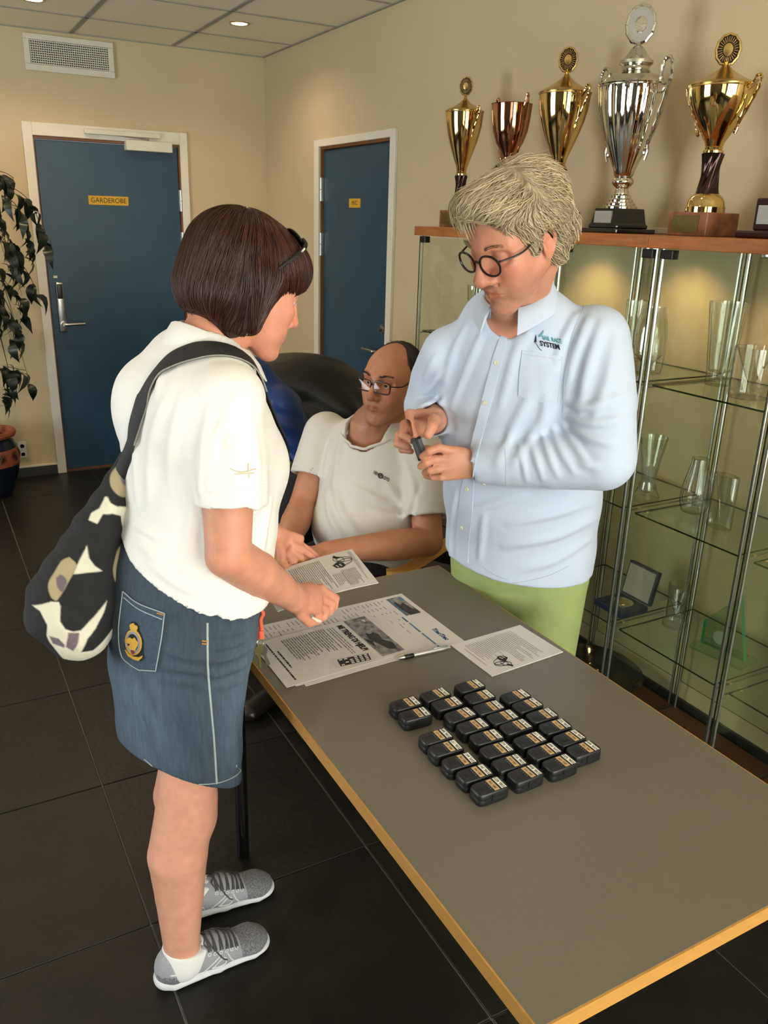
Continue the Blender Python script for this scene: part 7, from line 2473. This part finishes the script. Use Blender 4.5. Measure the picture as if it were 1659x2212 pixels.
# trousers
Tt = Body()
hp = c3(-.88, -3.29, .52)
Tt.slab(hp + (0, 0, .03), hp + SF * .06, .18, .18, .12, .1, SR, .03)
LD = unit((-.86, -.42, 0))
for s in (-1, 1):
    h_ = hp + SR * s * .095; kn = h_ + LD * .36 + SR * s * .03 + (0, 0, .0); an = kn + c3(.05, .1, -.42)
    Tt.cone(h_, kn, .09, .072, .03); Tt.cone(kn, an, .07, .058, .01)
    sb = Body(); sb.slab(an - LD * .03 - (0, 0, .055), an + LD * .19 - (0, 0, .07), .038, .044, .042, .03, np.cross((0, 0, 1), LD), .02); sb.cut((0, 0, .001), (0, 0, -1), .003)
    v_, f_ = sb.mesh(an - (.3, .3, .12), an + (.3, .3, .08), .007, 2); raw('shoe', v_, f_, m_blk, sm_)
Tt.cut((0, 0, .07), (0, 0, -1), .004)
v_, f_ = Tt.mesh((-1.6, -3.75, .04), (-.6, -3.0, .7), .008, 2)
raw('trousers', v_, f_, m_navy, sm_)
# hair: short fringe round a bald crown
G = Body()
HS.e(G, (-.02, 0, .044), (.1, .081, .087))
HS.e(G, (.07, 0, .09), (.085, .062, .1), .015, 's')
HS.e(G, (.1, 0, -.02), (.085, .12, .1), .012, 's')
HS.e(G, (.02, 0, -.09), (.1, .12, .08), .012, 's')
for y in (-1, 1): HS.e(G, (-.004, y * .09, -.004), (.02, .03, .032), .006, 's')
HL = HS.O - .2; DG = G.field(HL, HS.O + .2, .004); gv, gf = nets(DG, HL, .004, 2)
r = np.random.default_rng(8); roots = gv[r.choice(len(gv), 1800)]
pth = hair_flow(DG, HL, .004, roots, lambda p, i: -HS.U - HS.F * .5 + 0 * p, 6, .004, r.uniform(.0, .002, 1800), noise=.2, seed=2)
pv, pf = strands(pth, np.full(1800, .0006))
br = []
for y in (-1, 1):
    for i in range(70):
        a = r.random(); s0 = np.array([.1 - .02 * a * a, y * (.014 + .038 * a), .034 + .006 * math.sin(a * 2.6) + r.uniform(-.003, .003)])
        br.append([HS.w(s0[0] + .002 + .001 * t, s0[1] + y * .004 * t, s0[2] + .001 * t) for t in np.linspace(0, 2, 6)])
bv, bf = strands(np.array(br), np.full(len(br), .0006))
v, f = join((gv, gf), (pv, pf), (bv, bf))
raw('hair', v, f, m_hairs, sm_, tint=np.repeat((.7 + .7 * r.random(len(v)))[:, None], 3, 1))
glasses('spectacles', 'narrow rectangular dark glasses on the seated man\'s face', HS, 4.5, .0285, .0175, m_frame, zc=.006, x0=.113, th=.0022)

# ------------------------------------------------------------------ his wooden armchair
m_beech = mat('light_beech', 'c9923f', .45, var=.12, scale=30, stretch=(1, 1, 8), coat=.2)
ch = thing('wooden_chair', 'light wooden armchair under the seated man', 'chair', (-.88, -3.27, 0))
CF2 = unit((-.84, -.54, 0)); CL2 = np.array([-CF2[1], CF2[0], 0])
Q = lambda a, b_, z: c3(-.885, -3.27, 0) + CF2 * a + CL2 * b_ + (0, 0, z)
bm = bmesh.new(); mbox(bm, (-.23, -.24, .415), (.26, .24, .445), bev=.012, M=frame((-.885, -3.27, 0), CF2, CL2)); obj('seat', bm, mat('grey_seat_pad', '3a3a3c', .9), ch)
for a, b_ in ((.22, .26), (.22, -.26), (-.22, .26), (-.22, -.26)):
    bm = bmesh.new(); mtube(bm, [Q(a, b_, 0), Q(a * .95, b_, .6 if a > 0 else .46)], [.016, .02], 10); obj('leg', bm, m_beech, ch)
for s in (-1, 1):
    bm = bmesh.new(); pp = spline([Q(-.28, s * .27, .6), Q(-.1, s * .285, .612), Q(.12, s * .285, .612), Q(.27, s * .26, .604), Q(.3, s * .22, .6)], 6)
    mribbon(bm, pp, (0, 0, 1), .026, .014); obj('armrest', bm, m_beech, ch)
bm = bmesh.new(); mribbon(bm, spline([Q(-.25, -.25, .82), Q(-.3, -.1, .84), Q(-.3, .1, .84), Q(-.25, .25, .82)], 6), tuple(CF2), .06, .012); obj('backrest', bm, m_beech, ch)
for s in (-1, 1):
    bm = bmesh.new(); mtube(bm, [Q(-.22, s * .25, .44), Q(-.27, s * .24, .86)], .015, 10); obj('back_post', bm, m_beech, ch)

# ------------------------------------------------------------------ dark leather armchair with a jacket thrown over it
ac = thing('leather_armchair', 'big slouching dark leather armchair before the second door', 'armchair', (-.62, -2.2, 0))
U = Body()
U.box((-.68, -2.12, .5), (.42, .17, .42), None, .1, .05)
U.ell((-.74, -2.2, .93), (.34, .19, .15), None, .06)
U.ell((-.55, -2.25, .82), (.3, .2, .16), None, .05)
U.box((-.68, -2.34, .3), (.42, .33, .2), None, .06, .04)
U.box((-.31, -2.33, .42), (.13, .34, .24), None, .09, .04)
U.box((-1.06, -2.33, .42), (.13, .34, .24), None, .09, .04)
U.ell((-.68, -2.42, .5), (.28, .25, .12), None, .05)
fo = [seg_fold((-.95, -2.4, 1.0), (-.5, -2.4, .75), .03, -.014, (0, 1, 0), .15), seg_fold((-.6, -2.4, .95), (-.4, -2.4, .7), .03, -.012, (0, 1, 0), .15), seg_fold((-.9, -2.4, .85), (-.8, -2.4, .65), .025, -.012, (0, 1, 0), .15), seg_fold((-.75, -2.4, .9), (-.65, -2.4, .7), .03, .01, (0, 1, 0), .15)]
add_folds(U, fo)
U.cut((0, 0, .03), (0, 0, -1), .01)
v_, f_ = U.mesh((-1.25, -2.95, 0), (-.12, -1.88, 1.15), .011, 2)
raw('upholstery', v_, f_, m_leat, ac)
for lx, ly in ((-1.05, -2.6), (-.3, -2.6), (-1.05, -2.05), (-.3, -2.05)):
    bm = bmesh.new(); mlathe(bm, [(.02, 0), (.028, .05)], 12, M=Matrix.Translation((lx, ly, 0))); obj('foot', bm, m_legb, ac)
m_puf = mat('royal_blue_nylon', '12336b', .5, var=.12, scale=20, bump=.3, bscale=80)
jk = thing('quilted_jacket', 'blue quilted jacket slumped over the dark leather armchair', 'jacket', (-1.1, -2.6, .66))
J = Body()
yj = -2.62
j = lambda px, py, y=yj: P3(px, py, 1, y)
J.chain([j(500, 800), j(540, 800), j(560, 815)], [.05, .055, .05], .02)
J.slab(j(530, 830), j(565, 900), .12, .17, .09, .13, (1, 0, 0), .03)
J.slab(j(565, 900), j(585, 1000), .17, .185, .13, .14, (1, 0, 0), .03)
J.slab(j(585, 1000), j(560, 1100), .185, .17, .14, .12, (1, 0, 0), .03)
J.chain([j(600, 880, yj - .1), j(640, 960, yj - .12), j(655, 1030, yj - .12), j(600, 1080, yj - .14)], [.085, .085, .075, .065], .03)
fo = []
for i, (a, b_) in enumerate((((520, 860), (630, 905)), ((530, 900), (640, 950)), ((535, 945), (650, 985)), ((540, 990), (655, 1020)), ((545, 1035), (650, 1055)), ((545, 1080), (620, 1100)), ((520, 830), (570, 850)))):
    fo.append(seg_fold(j(*a, yj - .15), j(*b_, yj - .15), .02, -.016, (0, 1, 0), .12))
for a, b_ in (((575, 940), (600, 1000)), ((610, 945), (630, 1000)), ((565, 990), (585, 1050)), ((600, 1000), (620, 1050))):
    fo.append(seg_fold(j(*a, yj - .15), j(*b_, yj - .15), .012, -.01, (0, 1, 0), .12))
add_folds(J, fo)
J.cut((0, 0, .45), (0, 0, -1), .02)
v_, f_ = J.mesh((-1.5, -2.95, .44), (-.75, -2.35, 1.2), .008, 2)
raw('jacket_body', v_, f_, m_puf, jk)
LJ = np.array((-1.5, -2.95, .44)); DJ = J.field(LJ, (-.75, -2.35, 1.2), .01)
line_on('zip', DJ, LJ, .01, [[(618, 988), (630, 1002), (646, 1015)]], .006, mat('yellow_green_zip', 'a3a04a', .6), jk, 2.4, 4.0, off=.002)
dk = thing('dark_bundle', 'dark brown bundle lying between the blue jacket and the seated man', 'bundle', tuple(P3(665, 1050, 1, -2.95)))
K_ = Body(); K_.ell(P3(662, 1045, 1, -2.87), (.1, .09, .1), None, .02); K_.ell(P3(640, 1090, 1, -2.87), (.11, .1, .11), None, .05); K_.ell(P3(640, 1170, 1, -2.87), (.12, .1, .14), None, .06)
K_.ell(P3(640, 1240, 1, -2.87), (.13, .11, .16), None, .06); K_.cut((0, 0, .002), (0, 0, -1), .01)
v_, f_ = K_.mesh((-1.3, -3.1, 0), (-.75, -2.7, .9), .009, 2)
raw('bundle_cloth', v_, f_, mat('dark_maroon_cloth', '1a0f0e', .8, var=.3, scale=12, bump=.4, bscale=60), dk)
